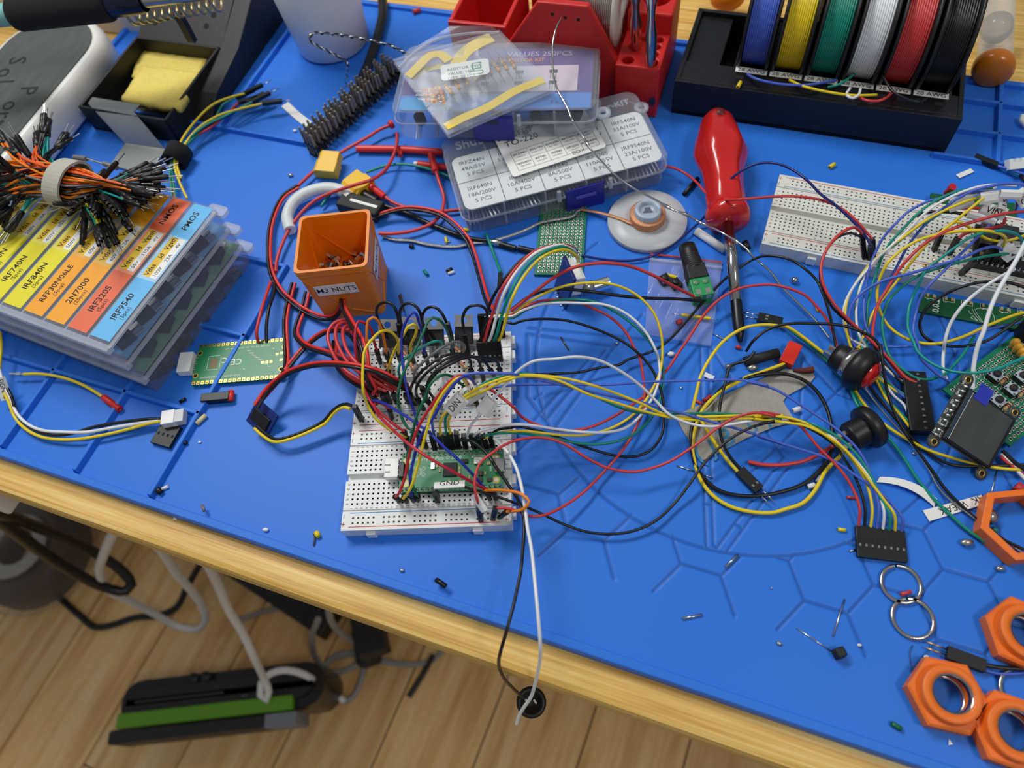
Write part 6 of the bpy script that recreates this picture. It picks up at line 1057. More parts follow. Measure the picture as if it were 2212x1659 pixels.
# perforated boards
PERF = mat('perfboard_green', (10, 118, 84), .35, var=.1, vs=200); PAD = mat('tin_pad', (196, 190, 176), .3, .8)
def perf(label, M, w, h, nx, ny, x0, y0, skip=None, name='perfboard'):
    T = thing(name, label, 'circuit board', M); g = G(); g.box(0, w, 0, h, 0, 1.5); part(T, 'board', g, PERF, .15); g = G()
    for i in range(nx):
        for j in range(ny):
            x, y = x0+i*2.54, y0+j*2.54
            if skip and skip(x, y): continue
            m = Matrix.Translation((x, y, 1.52)); g.lathe([(.48, .0), (.55, .08), (.9, .05), (.98, 0)], 10, 0, m); g.lathe([(0, .01), (.48, .01)], 10, 1, m)
    part(T, 'solder_pads', g, [PAD, mat('pad_hole', (18, 30, 44), .7)], kind='stuff'); return T
a, b, c = KE(566, 908, .2), KE(955, 915, .2), KE(608, 450, .2); M = plane3(a, b, c); perf('green perforated board lying half under the gridded kit box', M, (b-a).length, 70, 10, 26, 3, 2.6)
# dial module with the white socket
a = KE(818, 1172, .6); b = KE(738, 985, .6); c = KE.reach(b, 772, 738, 21); M = plane3(a, b, c); T = thing('dial_module', 'small blue rotary dial module standing on edge with a white socket', 'circuit board', M); wd = max(16, (b-a).length)
BLP = mat('blue_solder_mask', (24, 40, 110), .35, var=.1); g = G(); g.box(0, wd, 0, 25, -.8, .8); part(T, 'pcb', g, [BLP], .1)
sgn = 1 if (M.to_3x3() @ Vector((0, 0, 1))).x > 0 else -1
g = G(); g.box(1, wd-1, 10, 24, .8*sgn, sgn*7) if sgn > 0 else g.box(1, wd-1, 10, 24, sgn*7, -.8); j = part(T, 'white_socket', g, WHITEP, .5); g = G(); (g.box(2.2, wd-2.2, 12, 22, 6.9, 7.1) if sgn > 0 else g.box(2.2, wd-2.2, 12, 22, -7.1, -6.9)); part(j, 'socket_opening', g, mat('socket_shadow', (170, 170, 168), .6))
g = G(); (g.box(2, wd-2, 0, 9.5, .8, 6.5) if sgn > 0 else g.box(2, wd-2, 0, 9.5, -6.5, -.8)); part(T, 'encoder_body', g, SILV, .4)
I = M.inverted(); p0, p1 = I @ KE(950, 1010, 6), I @ KE(1165, 945, 6); g = G(); g.rod(p0, p0.lerp(p1, .4), 3.4, 3.4, 14); g.lathe([(3, 0), (3, (p1-p0).length*.6)], 14, 0, frame(p0.lerp(p1, .4), p1) @ Matrix.Scale(.62, 4, (0, 1, 0))); part(T, 'shaft', g, SILV)
for k in range(4): g = G(); (g.rod((2+k*3, 1.5, -.8*sgn), (2+k*3, 1.5, -3.2*sgn), .45, n=6)); part(T, 'solder_pin', g, TIN)
# barrel adapter with a green screw terminal
a, b = KE(1905, 1060, 6), KE(1790, 690, 6.5); M = frame(a, b, (0, 0, 1)); L = (b-a).length; T = thing('barrel_adapter', 'black barrel jack adapter with a green screw terminal on the small bag', 'adapter', M)
GT = mat('green_terminal', (34, 150, 84), .4); g = G(); g.prism([(-5.6, -5), (5.6, -5), (5.6, 5), (-5.6, 5)], 9, L*.56, 0, None, .95); part(T, 'body', g, BLKM, .8)
for k in range(7): z = L*.52+k*L*.042; r = 5.7-.09*k; g = G(); g.lathe([(r-.5, z), (r, z+.3), (r, z+1.0), (r-.5, z+1.4)], 20); part(T, 'grip_rib', g, BLKM)
g = G(); g.lathe([(5.2, L*.5), (5.1, L*.9), (4.8, L*1.04), (3.0, L*1.05), (3.0, L*.85), (0, L*.85)], 24); part(T, 'barrel', g, BLK)
g = G(); g.box(-5.4, 5.4, -5.4, 4.6, -3, 9.5, ty=.4); part(T, 'terminal_block', g, GT, .4)
for x in (-2.6, 2.6):
    g = G(); g.lathe([(0, .1), (1.9, .1), (1.9, -.4)], 14, 0, Matrix.Translation((x, 4.7, 6)) @ Matrix.Rotation(-math.pi/2, 4, 'X')); part(T, 'screw_well', g, mat('terminal_screw', (96, 150, 110), .4)); g = G(); g.box(x-1.5, x+1.5, 1.2, 3.6, -3.1, -2.9); g.box(x-1.3, x+1.3, 4.3, 4.7, -2, 1.2); part(T, 'wire_entry', g, SILV)
# small zip bag under it
bc = [KE(1450, 1372, 1), KE(1975, 1465, 1), KE(2065, 800, 1), KE(1485, 768, 1)]; T = thing('zip_bag', 'small empty-looking clear zip bag with a red seal under the barrel adapter', 'bag', Matrix.Translation(bc[0]))
part(T, 'bottom_film', film(bc, 10, 10, .3, 5, -.4), clear('thin_film', (206, 210, 236), .07, .08, 1.5)); part(T, 'top_film', film(bc, 30, 30, 1.3, 8, .6, 1.0), MATS['thin_film'])
g = G(); g.tube(rel(wp(KE, [(1490, 735, 1.2), (1700, 755, 1.4), (2062, 800, 1.2)]), bc[0]), .55, 6); part(T, 'red_seal', g, PVC['red']); g = G(); g.tube(rel(wp(KE, [(1487, 775, 1.2), (1700, 800, 1.4), (2062, 845, 1.2)]), bc[0]), .8, 6); part(T, 'zip_seal', g, CLRE)
for lab, x, y in (('left of two small black push switches in the zip bag', 1605, 955), ('right of two small black push switches in the zip bag', 1690, 990)):
    c = KE(x, y, 1); g = G(); g.box(-3, 3, -3, 3, 0, 3.5); g.lathe([(1.7, 3.5), (1.7, 5), (0, 5)], 12, 0); solo('push_switch', lab, 'switch', g, BLK, Matrix.Translation(c) @ Matrix.Rotation(.5, 4, 'Z'), bevel=.3)
for lab, pp, cc, r in (('yellow sleeved lead with bare ends lying on the zip bag', [(1740, 1218), (1970, 1246)], 'yellow', .9), ('short yellow wire piece inside the zip bag', [(1625, 900), (1700, 920)], 'yellow', 1.1)):
    p = wp(KE, [(x, y, 2.6) for x, y in pp]); T = thing('wire_piece', lab, 'wire', Matrix.Translation(p[0])); wire(T, p[0], p, r, PVC[cc])
    if r < 1: d_ = (p[1]-p[0]).normalized(); g = G(); g.rod(-d_*5, (0, 0, 0), .3, n=5); g.rod(p[1]-p[0], p[1]-p[0]+d_*4, .3, n=5); part(T, 'bare_lead', g, TIN)
p = wp(KE, [(1860, 550, 2), (2085, 700, 2)]); solo('white_tube', 'short piece of white tubing beside the screwdriver shaft', 'tube', G().rod((0, 0, 0), p[1]-p[0], 2.4, 2.4, 16), mat('white_tubing', (232, 234, 236), .4), Matrix.Translation(p[0]))
# ------------------------------------------------------------------ right side: long breadboard wiring, display, perfboard, buttons
# ten-way housing and the bundle that rises to the long breadboard
hq = [KG(1350, 245, 4), KG(1515, 255, 4), KG(1345, 622, 4), KG(1168, 610, 4)]
HM = plane3(hq[3], hq[2], hq[0]); hw, hl = (hq[2]-hq[3]).length, (hq[0]-hq[3]).length; o10 = HM.translation.copy()
pin = lambda i: HM @ Vector((1.2, hl*(1-(i+.5)/10), 0))
bl = [('red', [(1250, 265, 5), (1150, 222), (1080, 150, 8), (1000, 60)], [(960, 1390, 14), (850, 1290, 18), (740, 1180), (660, 1070, 26), (610, 960), (595, 860, 30), (620, 740), (680, 640, 34), (750, 570), (820, 530, 36), (880, 527), (922, 570, 30)]),
      ('red', [(1230, 285, 4), (1120, 212), (1040, 120, 7), (960, 20)], [(1010, 1400, 10), (1020, 1250, 14), (1055, 1120), (1130, 1000, 22), (1200, 880), (1300, 760, 32), (1420, 650), (1550, 572, 40), (1700, 510), (1900, 450, 44), (2050, 412), (2225, 393, 44)]),
      ('black', [(1210, 312, 4), (1100, 240), (1020, 150, 7), (930, 20)], [(1010, 1440, 10), (900, 1340, 14), (800, 1265), (680, 1150, 22), (605, 1000), (588, 900, 28), (615, 755), (680, 645, 33), (755, 585), (830, 568, 33), (910, 595, 28)]),
      ('white', [(1180, 300, 4), (1080, 222), (1000, 150, 7), (930, 80), (870, 0)], [(900, 1380, 8), (875, 1180, 12), (905, 1010), (960, 880, 20), (1060, 770), (1200, 650, 32), (1400, 472), (1600, 350, 44), (1780, 272, 48), (1990, 205, 48)]),
      ('green', [(1170, 368, 4), (1060, 290), (960, 190, 7), (900, 80), (870, -10)], [(960, 1340, 9), (968, 1150, 13), (1000, 1000), (1030, 900, 20), (1080, 760), (1150, 640, 32), (1250, 530), (1380, 400, 44), (1500, 312), (1650, 243, 50), (1800, 215), (1960, 205, 50)]),
      ('yellow', [(1150, 372, 4), (1040, 292), (930, 205, 7), (850, 90), (800, 0)], [(850, 1500, 8), (805, 1370, 10), (788, 1250), (800, 1120, 13), (850, 1000), (930, 880, 20), (980, 820), (1100, 710, 30), (1250, 600), (1400, 485, 42), (1500, 425), (1700, 332, 48), (1890, 265, 48)]),
      ('blue', [(1200, 410, 4), (1110, 340), (1020, 240, 6), (940, 120), (880, 10)], [(1000, 1420, 8), (950, 1300, 11), (937, 1150), (950, 1000, 17), (980, 850), (1020, 740, 26), (1080, 620), (1180, 500, 38), (1300, 390), (1450, 312, 46), (1600, 280), (1750, 250, 50), (1900, 240), (2040, 257, 48)]),
      ('white', [(1130, 412, 4), (1060, 350), (990, 250, 6), (900, 100), (850, 0)], [(820, 1400, 8), (775, 1240, 10), (780, 1150), (820, 1050, 15), (900, 930), (970, 850, 22), (1030, 780), (1130, 690, 32), (1250, 580), (1450, 385, 46), (1600, 292), (1780, 217, 52), (1950, 182), (2150, 190, 50)]),
      ('green', [(1085, 452, 4), (1010, 360), (960, 260, 6), (920, 180), (850, 60)], [(880, 1300, 8), (870, 1150, 12), (905, 980), (975, 860, 20), (1090, 740), (1230, 620, 34), (1380, 505), (1500, 440, 40), (1560, 400, 42)]),
      ('yellow', [(1100, 482, 4), (1000, 365), (930, 235, 6), (860, 140), (800, 50)], [(960, 1330, 8), (1010, 1200, 11), (1120, 1050), (1200, 950, 18), (1290, 830), (1380, 720, 30), (1470, 620), (1560, 550, 40), (1640, 490), (1750, 400, 48), (1890, 285, 50)])]
T = thing('screen_harness', 'ten-way black connector with coloured wires rising in a bundle to the long breadboard', 'cable', Matrix.Translation(o10), None)
for i, (c, a, b) in enumerate(bl): wire(T, o10, [pin(i)]+wp(KG, a, KF, b), .68 if c != 'red' else .8, PVC[c])
g = G(); g.box(0, hw, 0, hl, -2.6, 2.4, 0, HM); g.v = [tuple(Vector(p)-o10) for p in g.v]; hs = part(T, 'housing', g, BLK, .2)
Mx = Matrix.Translation(-o10) @ HM
for i in range(10):
    y = hl*(1-(i+.5)/10); g = G(); g.box(hw*.58, hw*.68, y-.5, y+.5, 2.2, 2.7, 0, Mx); part(hs, 'crimp_window', g, TIN); g = G(); g.box(hw*.28, hw*.55, y-.55, y-.4, 2.3, 2.45, 0, Mx); part(hs, 'latch_groove', g, HOLE)
def tapeflag(c, al, up, w, h, t=None, sz=4): flag(T, o10, c, al, up, w, h, t, sz)
tapeflag(KQ(1830, 370, 46), KQ(1780, 500, 44)-KQ(1870, 260, 48), (.5, -.5, .7), 9, 6.5, 'RST', 4.6); tapeflag(KQ(1650, 560, 42), KQ(1800, 610, 42)-KQ(1500, 510, 42), (-.2, -.8, .6), 12, 6, 'VIN', 4.6)
tapeflag(KQ(1060, 350, 46), KQ(1200, 300, 46)-KQ(880, 430, 46), (-.2, -.7, .6), 10, 5.5); tapeflag(KQ(1060, 430, 42), KQ(1220, 370, 42)-KQ(880, 500, 42), (-.2, -.7, .6), 11, 5.5); tapeflag(KQ(1580, 310, 50), KQ(1700, 290, 50)-KQ(1480, 330, 50), (-.1, -.7, .6), 8.5, 6); tapeflag(KQ(1970, 255, 52), KQ(2110, 260, 52)-KQ(1830, 250, 52), (-.1, -.8, .6), 10, 4.5); tapeflag(KQ(2180, 320, 50), KQ(2220, 380, 48)-KQ(2130, 260, 50), (-.6, -.6, .5), 9, 5.5, 'P/C', 4)
# loose wires of the long breadboard
LW = 'wires of the long breadboard'
def lw(lab, col, pts, r=.72, plugs=(), flags=()):
    t = thing('jumper_wire', lab, 'wire', Matrix.Translation(pts[0]), LW); wire(t, pts[0], pts, r, PVC[col])
    for p in plugs: plug(t, pts[0], *p)
    for f in flags: flag(t, pts[0], *f)
    return t
lw('uppermost light blue wire arching over the whole bundle to the right edge', 'blue', wp(KF, [(1090, 1110, 10), (1130, 960, 14), (1180, 870), (1240, 755, 24), (1300, 650), (1400, 525, 36), (1500, 432), (1650, 312, 48), (1800, 232), (1950, 190, 55), (2100, 172), (2240, 182, 54)]))
lw('large yellow loop sweeping down from the black module and back to the right edge', 'yellow', wp(KF, [(2048, 672, 26), (2062, 600, 34), (1965, 556, 40), (1800, 545, 42), (1600, 565), (1400, 612, 38), (1250, 692), (1130, 802, 30), (1062, 930), (1042, 1050, 18), (1062, 1180), (1130, 1302, 9), (1230, 1382), (1350, 1432, 7), (1500, 1448), (1700, 1402, 9), (1900, 1312), (2100, 1232, 14), (2230, 1195)]), .78, (), ((KF(2045, 665, 25), KF(2062, 640, 27)-KF(2030, 690, 23), (-.5, -.5, .6), 5, 5, 'CCS', 2.6),))
lw('green wire from the right edge labelled H looping left and back across the perfboard', 'teal', wp(KF, [(2195, 680, 24), (2185, 600, 32), (2080, 552, 38), (1950, 556, 40), (1800, 592), (1650, 690, 34), (1530, 780), (1430, 862, 26), (1380, 960), (1322, 1080, 16), (1290, 1200), (1290, 1330, 11), (1340, 1450)], KS, [(240, 480, 13), (400, 645), (650, 790, 18), (900, 872), (1150, 900, 24), (1400, 888), (1700, 830, 26), (2000, 710), (2230, 600, 26)]), .75, (), ((KQ(2100, 1255, 24), KQ(2110, 1190, 26)-KQ(2080, 1330, 22), (-.6, -.6, .5), 7, 6, 'H', 4),))
lw('light blue wire descending in a long curve from the white tag by the black module', 'blue', wp(KF, [(2052, 712, 22), (1990, 676, 28), (1900, 686, 31), (1700, 770), (1500, 830, 30), (1300, 888), (1100, 942, 24), (950, 1022), (870, 1092, 16), (822, 1190), (815, 1300, 9), (850, 1430), (930, 1560, 6)]), .75, (), ((KF(2075, 695, 24), KF(2110, 680, 24)-KF(2040, 710, 24), (-.3, -.7, .6), 7, 4.5),))
lw('green wire descending below the blue one, then rising again behind the yellow loop', 'green', wp(KF, [(2110, 725, 22), (1950, 745, 24), (1750, 785), (1550, 840, 25), (1400, 890), (1280, 962, 20), (1160, 1070), (1102, 1180, 13), (1082, 1300), (1102, 1430, 8), (1160, 1570)], KS, [(200, 978, 6), (420, 1022, 6), (600, 985), (800, 890, 6), (900, 780), (1060, 600, 6), (1200, 385), (1300, 220, 6)]), .75, (), ((KF(2110, 735, 22), KF(2130, 700, 24)-KF(2050, 765, 20), (-.4, -.7, .5), 8, 4.5),))
lw('blue wire slanting from the black module down to the ten-way connector', 'blue', wp(KF, [(2010, 450, 26), (1900, 540, 30), (1780, 662), (1650, 790, 30), (1550, 890), (1460, 980, 24), (1390, 1080), (1352, 1200, 14), (1332, 1350), (1380, 1480, 10)], KS, [(300, 610, 10), (500, 820), (700, 980, 9), (850, 1062, 7)]), .7)
lw('light blue wire running low along the yellow loop', 'blue', wp(KF, [(1090, 1470, 4), (1250, 1470), (1400, 1455, 5), (1600, 1425), (1850, 1360, 8), (2000, 1315), (2230, 1275, 12)]), .68)
lw('black wire loop hanging in front of the long breadboard', 'black', wp(KF, [(2240, 1005, 30), (2100, 962), (2000, 950, 32), (1850, 960), (1700, 1000, 26), (1550, 1072), (1430, 1172, 14), (1382, 1280), (1402, 1370, 6), (1480, 1432), (1600, 1465, 4), (1750, 1465), (1900, 1430, 8), (2050, 1342), (2200, 1225, 16)]), .78)
lw('thicker white wire slanting down onto the display board', 'white', wp(KF, [(2240, 610, 44), (2150, 782, 42), (2080, 900), (2000, 1040, 36), (1940, 1180), (1890, 1350, 28)], KS, [(1390, 320), (1315, 600, 20), (1275, 900), (1272, 1190, 12)]), 1.05)
lw('second white wire dropping behind the yellow loop to the perfboard', 'white', wp(KF, [(2140, 850, 38), (1950, 960, 34), (1800, 1070), (1700, 1172, 24), (1620, 1300), (1580, 1440, 12)], KS, [(740, 480, 7), (725, 650), (732, 850, 4), (790, 1020)]), .85)
lw('red wire hooking out of the VIN tag and back into the long breadboard', 'red', wp(KQ, [(1790, 640, 38), (1860, 700, 38), (1850, 780, 36), (1720, 850, 33), (1500, 890), (1300, 925, 27), (1120, 980), (1010, 1060, 22)]), .85, (rp(KQ, 830, 1350, 1000, 1050, 14, 8.5, 'square'),))
lw('dark red wire passing beneath the yellow ones to the VIN tag', 'crimson', wp(KQ, [(480, 680, 16), (620, 600), (800, 545, 24), (1000, 515), (1250, 505, 30), (1520, 515, 36)]), .8)
lw('black wire arching behind the yellow ones to a white tag', 'black', wp(KQ, [(230, 650, 18), (420, 590, 24), (700, 575), (950, 590, 28), (1150, 635), (1350, 680, 30), (1620, 780), (1760, 880, 28), (1770, 1000), (1690, 1120, 22), (1580, 1240)]), .85, (rp(KQ, 1440, 1600, 1600, 1230, 14, 8.5, 'square'),), ((KQ(1430, 700, 31), KQ(1600, 750, 30)-KQ(1260, 660, 32), (-.2, -.8, .6), 14, 3.5),))
lw('short yellow jumper arch on the long breadboard beside the module', 'yellow', wp(KQ, [(720, 930, 24), (850, 810, 28), (970, 760, 30), (1100, 800), (1260, 900, 26), (1400, 1000), (1550, 1080, 22), (1750, 1120), (1950, 1100, 24), (2230, 1010)]), .8, (rp(KQ, 555, 1280, 720, 920, 14, 8.5, 'square'),))
lw('dark blue wire behind the labels at the right edge of the long breadboard', 'deepblue', wp(KQ, [(2080, 300, 48), (2090, 430, 40), (2050, 560, 30)]), .85)
lw('long blue wire from the green perfboard to the left end of the long breadboard', 'navy', wp(KE, [(945, 745, 3), (1150, 780), (1330, 786, 2), (1500, 752), (1650, 672, 2), (1780, 572), (1880, 480, 4), (1960, 390), (2020, 272, 16), (2100, 165)], KF, [(-20, 60, 28), (100, 12), (230, 10, 36), (350, 52), (480, 142, 38), (600, 262), (700, 335, 34), (800, 425), (900, 525, 30), (960, 605), (992, 668, 24)]), .72, (rp(KF, 985, 770, 992, 668, 13, 8.5, 'square'),))
lw('long red wire from behind the kit boxes to the left end of the long breadboard', 'red', wp(KN, [(1600, 1322, 8), (1700, 1345), (1760, 1375, 8), (1850, 1442), (1950, 1550, 14), (2060, 1590), (2200, 1588, 32)], KF, [(60, 288, 32), (200, 277), (400, 275, 32), (560, 295), (680, 332, 32), (790, 392), (890, 482, 30), (960, 562), (1005, 612, 25)]), .75, (rp(KF, 1010, 755, 1005, 612, 14, 8.5, 'square'),))
t = thing('plug', 'black double plug at the left end of the long breadboard', 'plug', KF(935, 760, 8.5)); plug(t, KF(935, 760, 8.5), *rp(KF, 940, 765, 922, 575, 15, 8.5, 'square'))
for lab, b, tp in (('slanting black plug nearest the front rail of the long breadboard', (1050, 1720), (1310, 1470)), ('black plug second from the right on the long breadboard', (1560, 1600), (1780, 1250)), ('black plug at the right end of the long breadboard under the white wires', (1850, 1600), (2030, 1330))):
    p = rp(KQ, *b, *tp, 15, 8.5, 'square'); t = thing('plug', lab, 'plug', p[0]); plug(t, p[0], *p)
a = KQ(440, 1510, 13); b = KQ(600, 1500, 13); resistor('pale resistor standing bent on the front rail of the long breadboard', KQ(490, 1400, 16)-Vector((0, 0, 8)), KQ(450, 1500, 9)-Vector((0, 0, 2)), ('black', 'gold', 'brown', 'gold'), r=1.2, ln=6)
resistor('second pale resistor crossing beneath the green wire on the long breadboard', KQ(560, 1450, 15), KQ(610, 1540, 9), ('gold', 'gold', 'brown', 'gold'), r=1.2, ln=6)
# black module at the far right of the long breadboard
T = thing('radio_module', 'black circuit module plugged into the right end of the long breadboard', 'circuit board', MC @ Matrix.Translation((104, 2, 11)))
g = G(); g.box(0, 54, -3, 25, 0, 1.6); part(T, 'pcb', g, mat('black_solder_mask', (24, 24, 28), .4), .2); g = G(); g.box(2, 20, 9, 25, 1.6, 5); part(T, 'metal_can', g, mat('dark_can', (50, 50, 52), .45, .3), .4)
for y in (-1.5, 23.5): g = G(); g.box(1, 50, y-1.2, y+1.2, -2.5, 0); part(T, 'header_strip', g, BLK, .1)
for x, y, m_ in ((4, 4, CER), (8, 5, SILV), (12, 3, BLK), (16, 5, SILV), (7, 1, SILV), (13, 6.5, CER), (20, 3, BLK), (24, 6, SILV)): g = G(); g.box(x-.9, x+.9, y-1.3, y+1.3, 1.6, 2.5); part(T, 'chip', g, m_, .1)
for x in range(12): g = G(); g.lathe([(.9, 1.6), (.4, 2.2), (.35, 3), (0, 3.1)], 8, 0, Matrix.Translation((2+x*2.54, -1.5, 0))); part(T, 'solder_joint', g, TIN)
# green circuit boards, behind and in front of the long breadboard
GB = mat('dark_green_mask', (14, 92, 50), .35, var=.12, vs=120)
a, b, c = KQ(480, 340, 2), KQ(2035, 530, 2), KQ(490, 240, 2); M = plane3(a, b, c); T = thing('circuit_board', 'narrow dark green circuit board behind the long breadboard', 'circuit board', M); g = G(); g.box(0, (b-a).length, -9, 3.2, 0, 1.6); part(T, 'pcb', g, GB, .1)
p = [KQ(770, 230, 5), KQ(905, 110, 12)]; g = G(); g.tube(rel(p, p[0]), [1.4, 2.2], 10); solo('red_clip', 'small red clip tip sticking up behind the long breadboard', 'clip', g, PVC['crimson'], Matrix.Translation(p[0]))
a, b, c = KR(108, 1040, 1.2), KR(2140, 1425, 1.2), KR(120, 545, 1.2); M = plane3(a, b, c); M.translation.z = .2; wd = (b-a).length+30
T = thing('circuit_board', 'green circuit board marked 0.0.2 sticking out in front of the long breadboard', 'circuit board', M); g = G(); g.box(0, wd, 0, 12.5, 0, 1.5); part(T, 'pcb', g, GB, .1)
g = G(); g.text('0.0.2', 4.6, Matrix.Translation((8.3, 5.6, 1.55)) @ Matrix.Rotation(math.pi/2, 4, 'Z'), bold=.12)
for i in range(8):
    x = 2.5+i*9; g.line([(x, 12.3), (x, 9.6), (x+5.4, 9.6), (x+5.4, 12.3)], .22, 1.55); g.line([(x+1, 8.9), (x+2, 9.2)], .3, 1.55)
x = 26; g.line([(x+5+5.5*math.cos(math.radians(t)), 4+5.4*math.sin(math.radians(t))) for t in range(-100, 140, 12)], .22, 1.55); g.line([(x+1, 8), (x+2.2, 5), (x+5, .6)], .22, 1.55); g.line([(x-.3, 8), (x+1.4, 4.2), (x+4.2, .6)], .22, 1.55); g.line([(x-2, 6.4), (x-1, 4.4), (x+.4, 5.2)], .22, 1.55); g.line([(x+.2, 3.6), (x-.8, 1.8), (x+2.6, .8), (x+.2, 3.6)], .22, 1.55); part(T, 'silkscreen', g, WINK)
for i in range(8): g = G(); g.box(3.2+i*9, 4.4+i*9, 10.3, 12.4, 1.5, 2.1); g.box(6.2+i*9, 7.4+i*9, 10.3, 12.4, 1.5, 2.1); part(T, 'copper_pad', g, CER, kind='stuff')
# perfboard with push buttons
pz = 3.; A, B, Cc = KS(900, 1060, pz), KS(2190, 90, pz), KT(1850, 1150, pz); X = (B-A).normalized(); Yv = Vector((X.y, -X.x, 0)); wdt = (Cc-A).dot(Yv)
M = Matrix.Translation(A-X*8) @ Matrix((X, Yv*-1, Vector((0, 0, 1)))).transposed().to_4x4(); I = M.inverted()
o_ = I @ KS(1360, 860, pz+1.5); M = M @ Matrix.Translation((0, -wdt, 0)); I = M.inverted(); h0 = I @ KS(1360, 860, pz+1.5); x0 = h0.x % 2.54; y0 = h0.y % 2.54
T = perf('large green perforated board at the right edge carrying push buttons and resistors', M, 75, wdt, 27, int((wdt-y0-.4)//2.54)+1, x0+2.54*1, y0, lambda x, y: y > h0.y+.5 or y < 2)
for n_, (lab, x, y) in enumerate((('uppermost small push button on the perfboard, half under the green wire', 1730, 905), ('small push button at the right edge of the perfboard under the light blue wire', 2030, 1165), ('lowest small push button on the perfboard beside the display', 1770, 1380), ('small push button cut by the right edge of the picture', 2215, 930))):
    c = I @ KS(x, y, pz+6); S = thing('push_button', lab, 'button', M @ Matrix.Translation((c.x, c.y, 1.5)), 'push buttons on the perfboard'); g = G(); g.box(-3, 3, -3, 3, .3, 3.4); part(S, 'base', g, BLK, .2)
    g = G(); g.box(-3.05, 3.05, -3.05, 3.05, 3.4, 3.7); pl = part(S, 'top_plate', g, mat('satin_plate', (196, 206, 216), .45, .3), .1); g = G(); g.lathe([(1.85, 3.7), (1.85, 4.2), (1.7, 4.2), (1.7, 5.2), (1.4, 5.4), (0, 5.4)], 18); part(S, 'plunger', g, BLKM)
    for sx in (-1, 1):
        for sy in (-1, 1): g = G(); g.lathe([(.55, 3.7), (.5, 3.95), (0, 4)], 8, 0, Matrix.Translation((sx*2.35, sy*2.35, 0))); part(pl, 'rivet', g, BLK)
for lab, x0_, y0_, x1_, y1_ in (('striped resistor below the uppermost push button of the perfboard', 1930, 960, 1750, 1100), ('striped resistor at the right edge of the perfboard', 2230, 1180, 2110, 1340), ('striped resistor below the lowest push button of the perfboard', 1980, 1450, 1820, 1580)):
    a, b = KS(x0_, y0_, pz+2.8), KS(x1_, y1_, pz+2.8); d_ = (a-b).normalized(); resistor(lab, a+d_*.5, b-d_*.5, ('brown', 'black', 'red', 'gold'), mat('resistor_beige', (206, 178, 132), .4), 1.2, 6.2, feet=pz+1.5, group='resistors on the perfboard')
for lab, x, y, x2, y2 in (('leftmost yellow droplet capacitor on the perfboard', 2075, 320, 1945, 430), ('second yellow droplet capacitor on the perfboard', 2130, 410, 1995, 515), ('third yellow droplet capacitor on the perfboard', 2205, 490, 2090, 580), ('lowest yellow droplet capacitor at the right edge of the perfboard', 2250, 580, 2150, 630)):
    b = KS(x2, y2, pz+1.6); a = KS.reach(b, x, y, 6.5); M_ = frame(b, a); S = thing('capacitor', lab, 'capacitor', M_, 'yellow capacitors on the perfboard'); g = G(); g.lathe([(.3, 0), (.7, .5), (1.3, 2.2), (2.0, 4.6), (2.1, 6), (1.5, 7.4), (.7, 8), (0, 8.1)], 16); part(S, 'body', g, mat('capacitor_yellow', (226, 164, 44), .3))
    for k in (-.6, .6): g = G(); g.rod((k, 0, .6), (k, 0, -1.5), .2, n=5); part(S, 'lead', g, TIN)
c = KS(2215, 200, pz+1.5); g = G(); g.lathe([(5, 0), (5, 11), (4.2, 11.6), (0, 11.6)], 24); solo('capacitor', 'black can capacitor standing at the right edge of the perfboard', 'capacitor', g, BLK, Matrix.Translation(c))
# small display
ez = 9.; e0, e1, e2 = KT(565, 975, 17.2), KT(1440, 1560, 2.2), KS(1190, 1025, 28); M = plane3(e0, e1, e2); sx, sy = (e1-e0).length, (e2-e0).length; I = M.inverted()
def onpl(k, x, y, h=0.):
    d = I.to_3x3() @ ray(*k.px(x, y)); c = I @ CAM; return c+d*((h-c.z)/d.z)
T = thing('display_module', 'small grey display board with gold-ringed corner holes and a dark reflective screen', 'display', M); GREYP = mat('grey_solder_mask', (70, 76, 76), .35, var=.08)
g = G(); g.prism(rrect(-2.4, sx+1.6, 2.8, sy-2.8, .8), -1.6, 0)
for x, y in ((0, 0), (sx, 0), (0, sy), (sx, sy)): g.lathe([(1.3, -1.6), (2.9, -1.6), (2.9, 0), (1.3, 0), (1.3, -1.6)], 20, 0, Matrix.Translation((x, y, 0))); g.box(x-2.9, x+2.9, min(y, sy/2+(y-sy/2)*.85), max(y, sy/2+(y-sy/2)*.85), -1.55, -.05)
part(T, 'pcb', g, GREYP)
for x, y in ((0, 0), (sx, 0), (0, sy), (sx, sy)): g = G(); g.lathe([(1.15, .02), (1.25, .12), (1.75, .12), (1.85, .02)], 22, 0, Matrix.Translation((x, y, 0))); g.lathe([(0, .03), (1.16, .03)], 16, 1, Matrix.Translation((x, y, 0))); part(T, 'mounting_hole', g, [GOLD, HOLE])
q = [onpl(KT, 740, 910, 2.4), onpl(KT, 1590, 1420, 2.4), onpl(KT, 2070, 590, 2.4), onpl(KT, 1250, 30, 2.4)]; xs = (q[0].x+q[3].x)/2, (q[1].x+q[2].x)/2; ys = (q[0].y+q[1].y)/2, (q[2].y+q[3].y)/2
g = G(); g.box(xs[0]-.4, xs[1]+.4, ys[0]-.4, ys[1]+.4, .1, 2.2); f_ = part(T, 'screen_frame', g, BLK, .2)
g = G(); g.box(xs[0]+1.5, xs[1]-1.6, ys[0]+.4, ys[1]-.4, 2.1, 2.6); part(f_, 'screen_glass', g, mat('grey_screen', (120, 120, 116), .3, .9, var=.25, vs=140, stretch=(1, .2, 1)), .12)
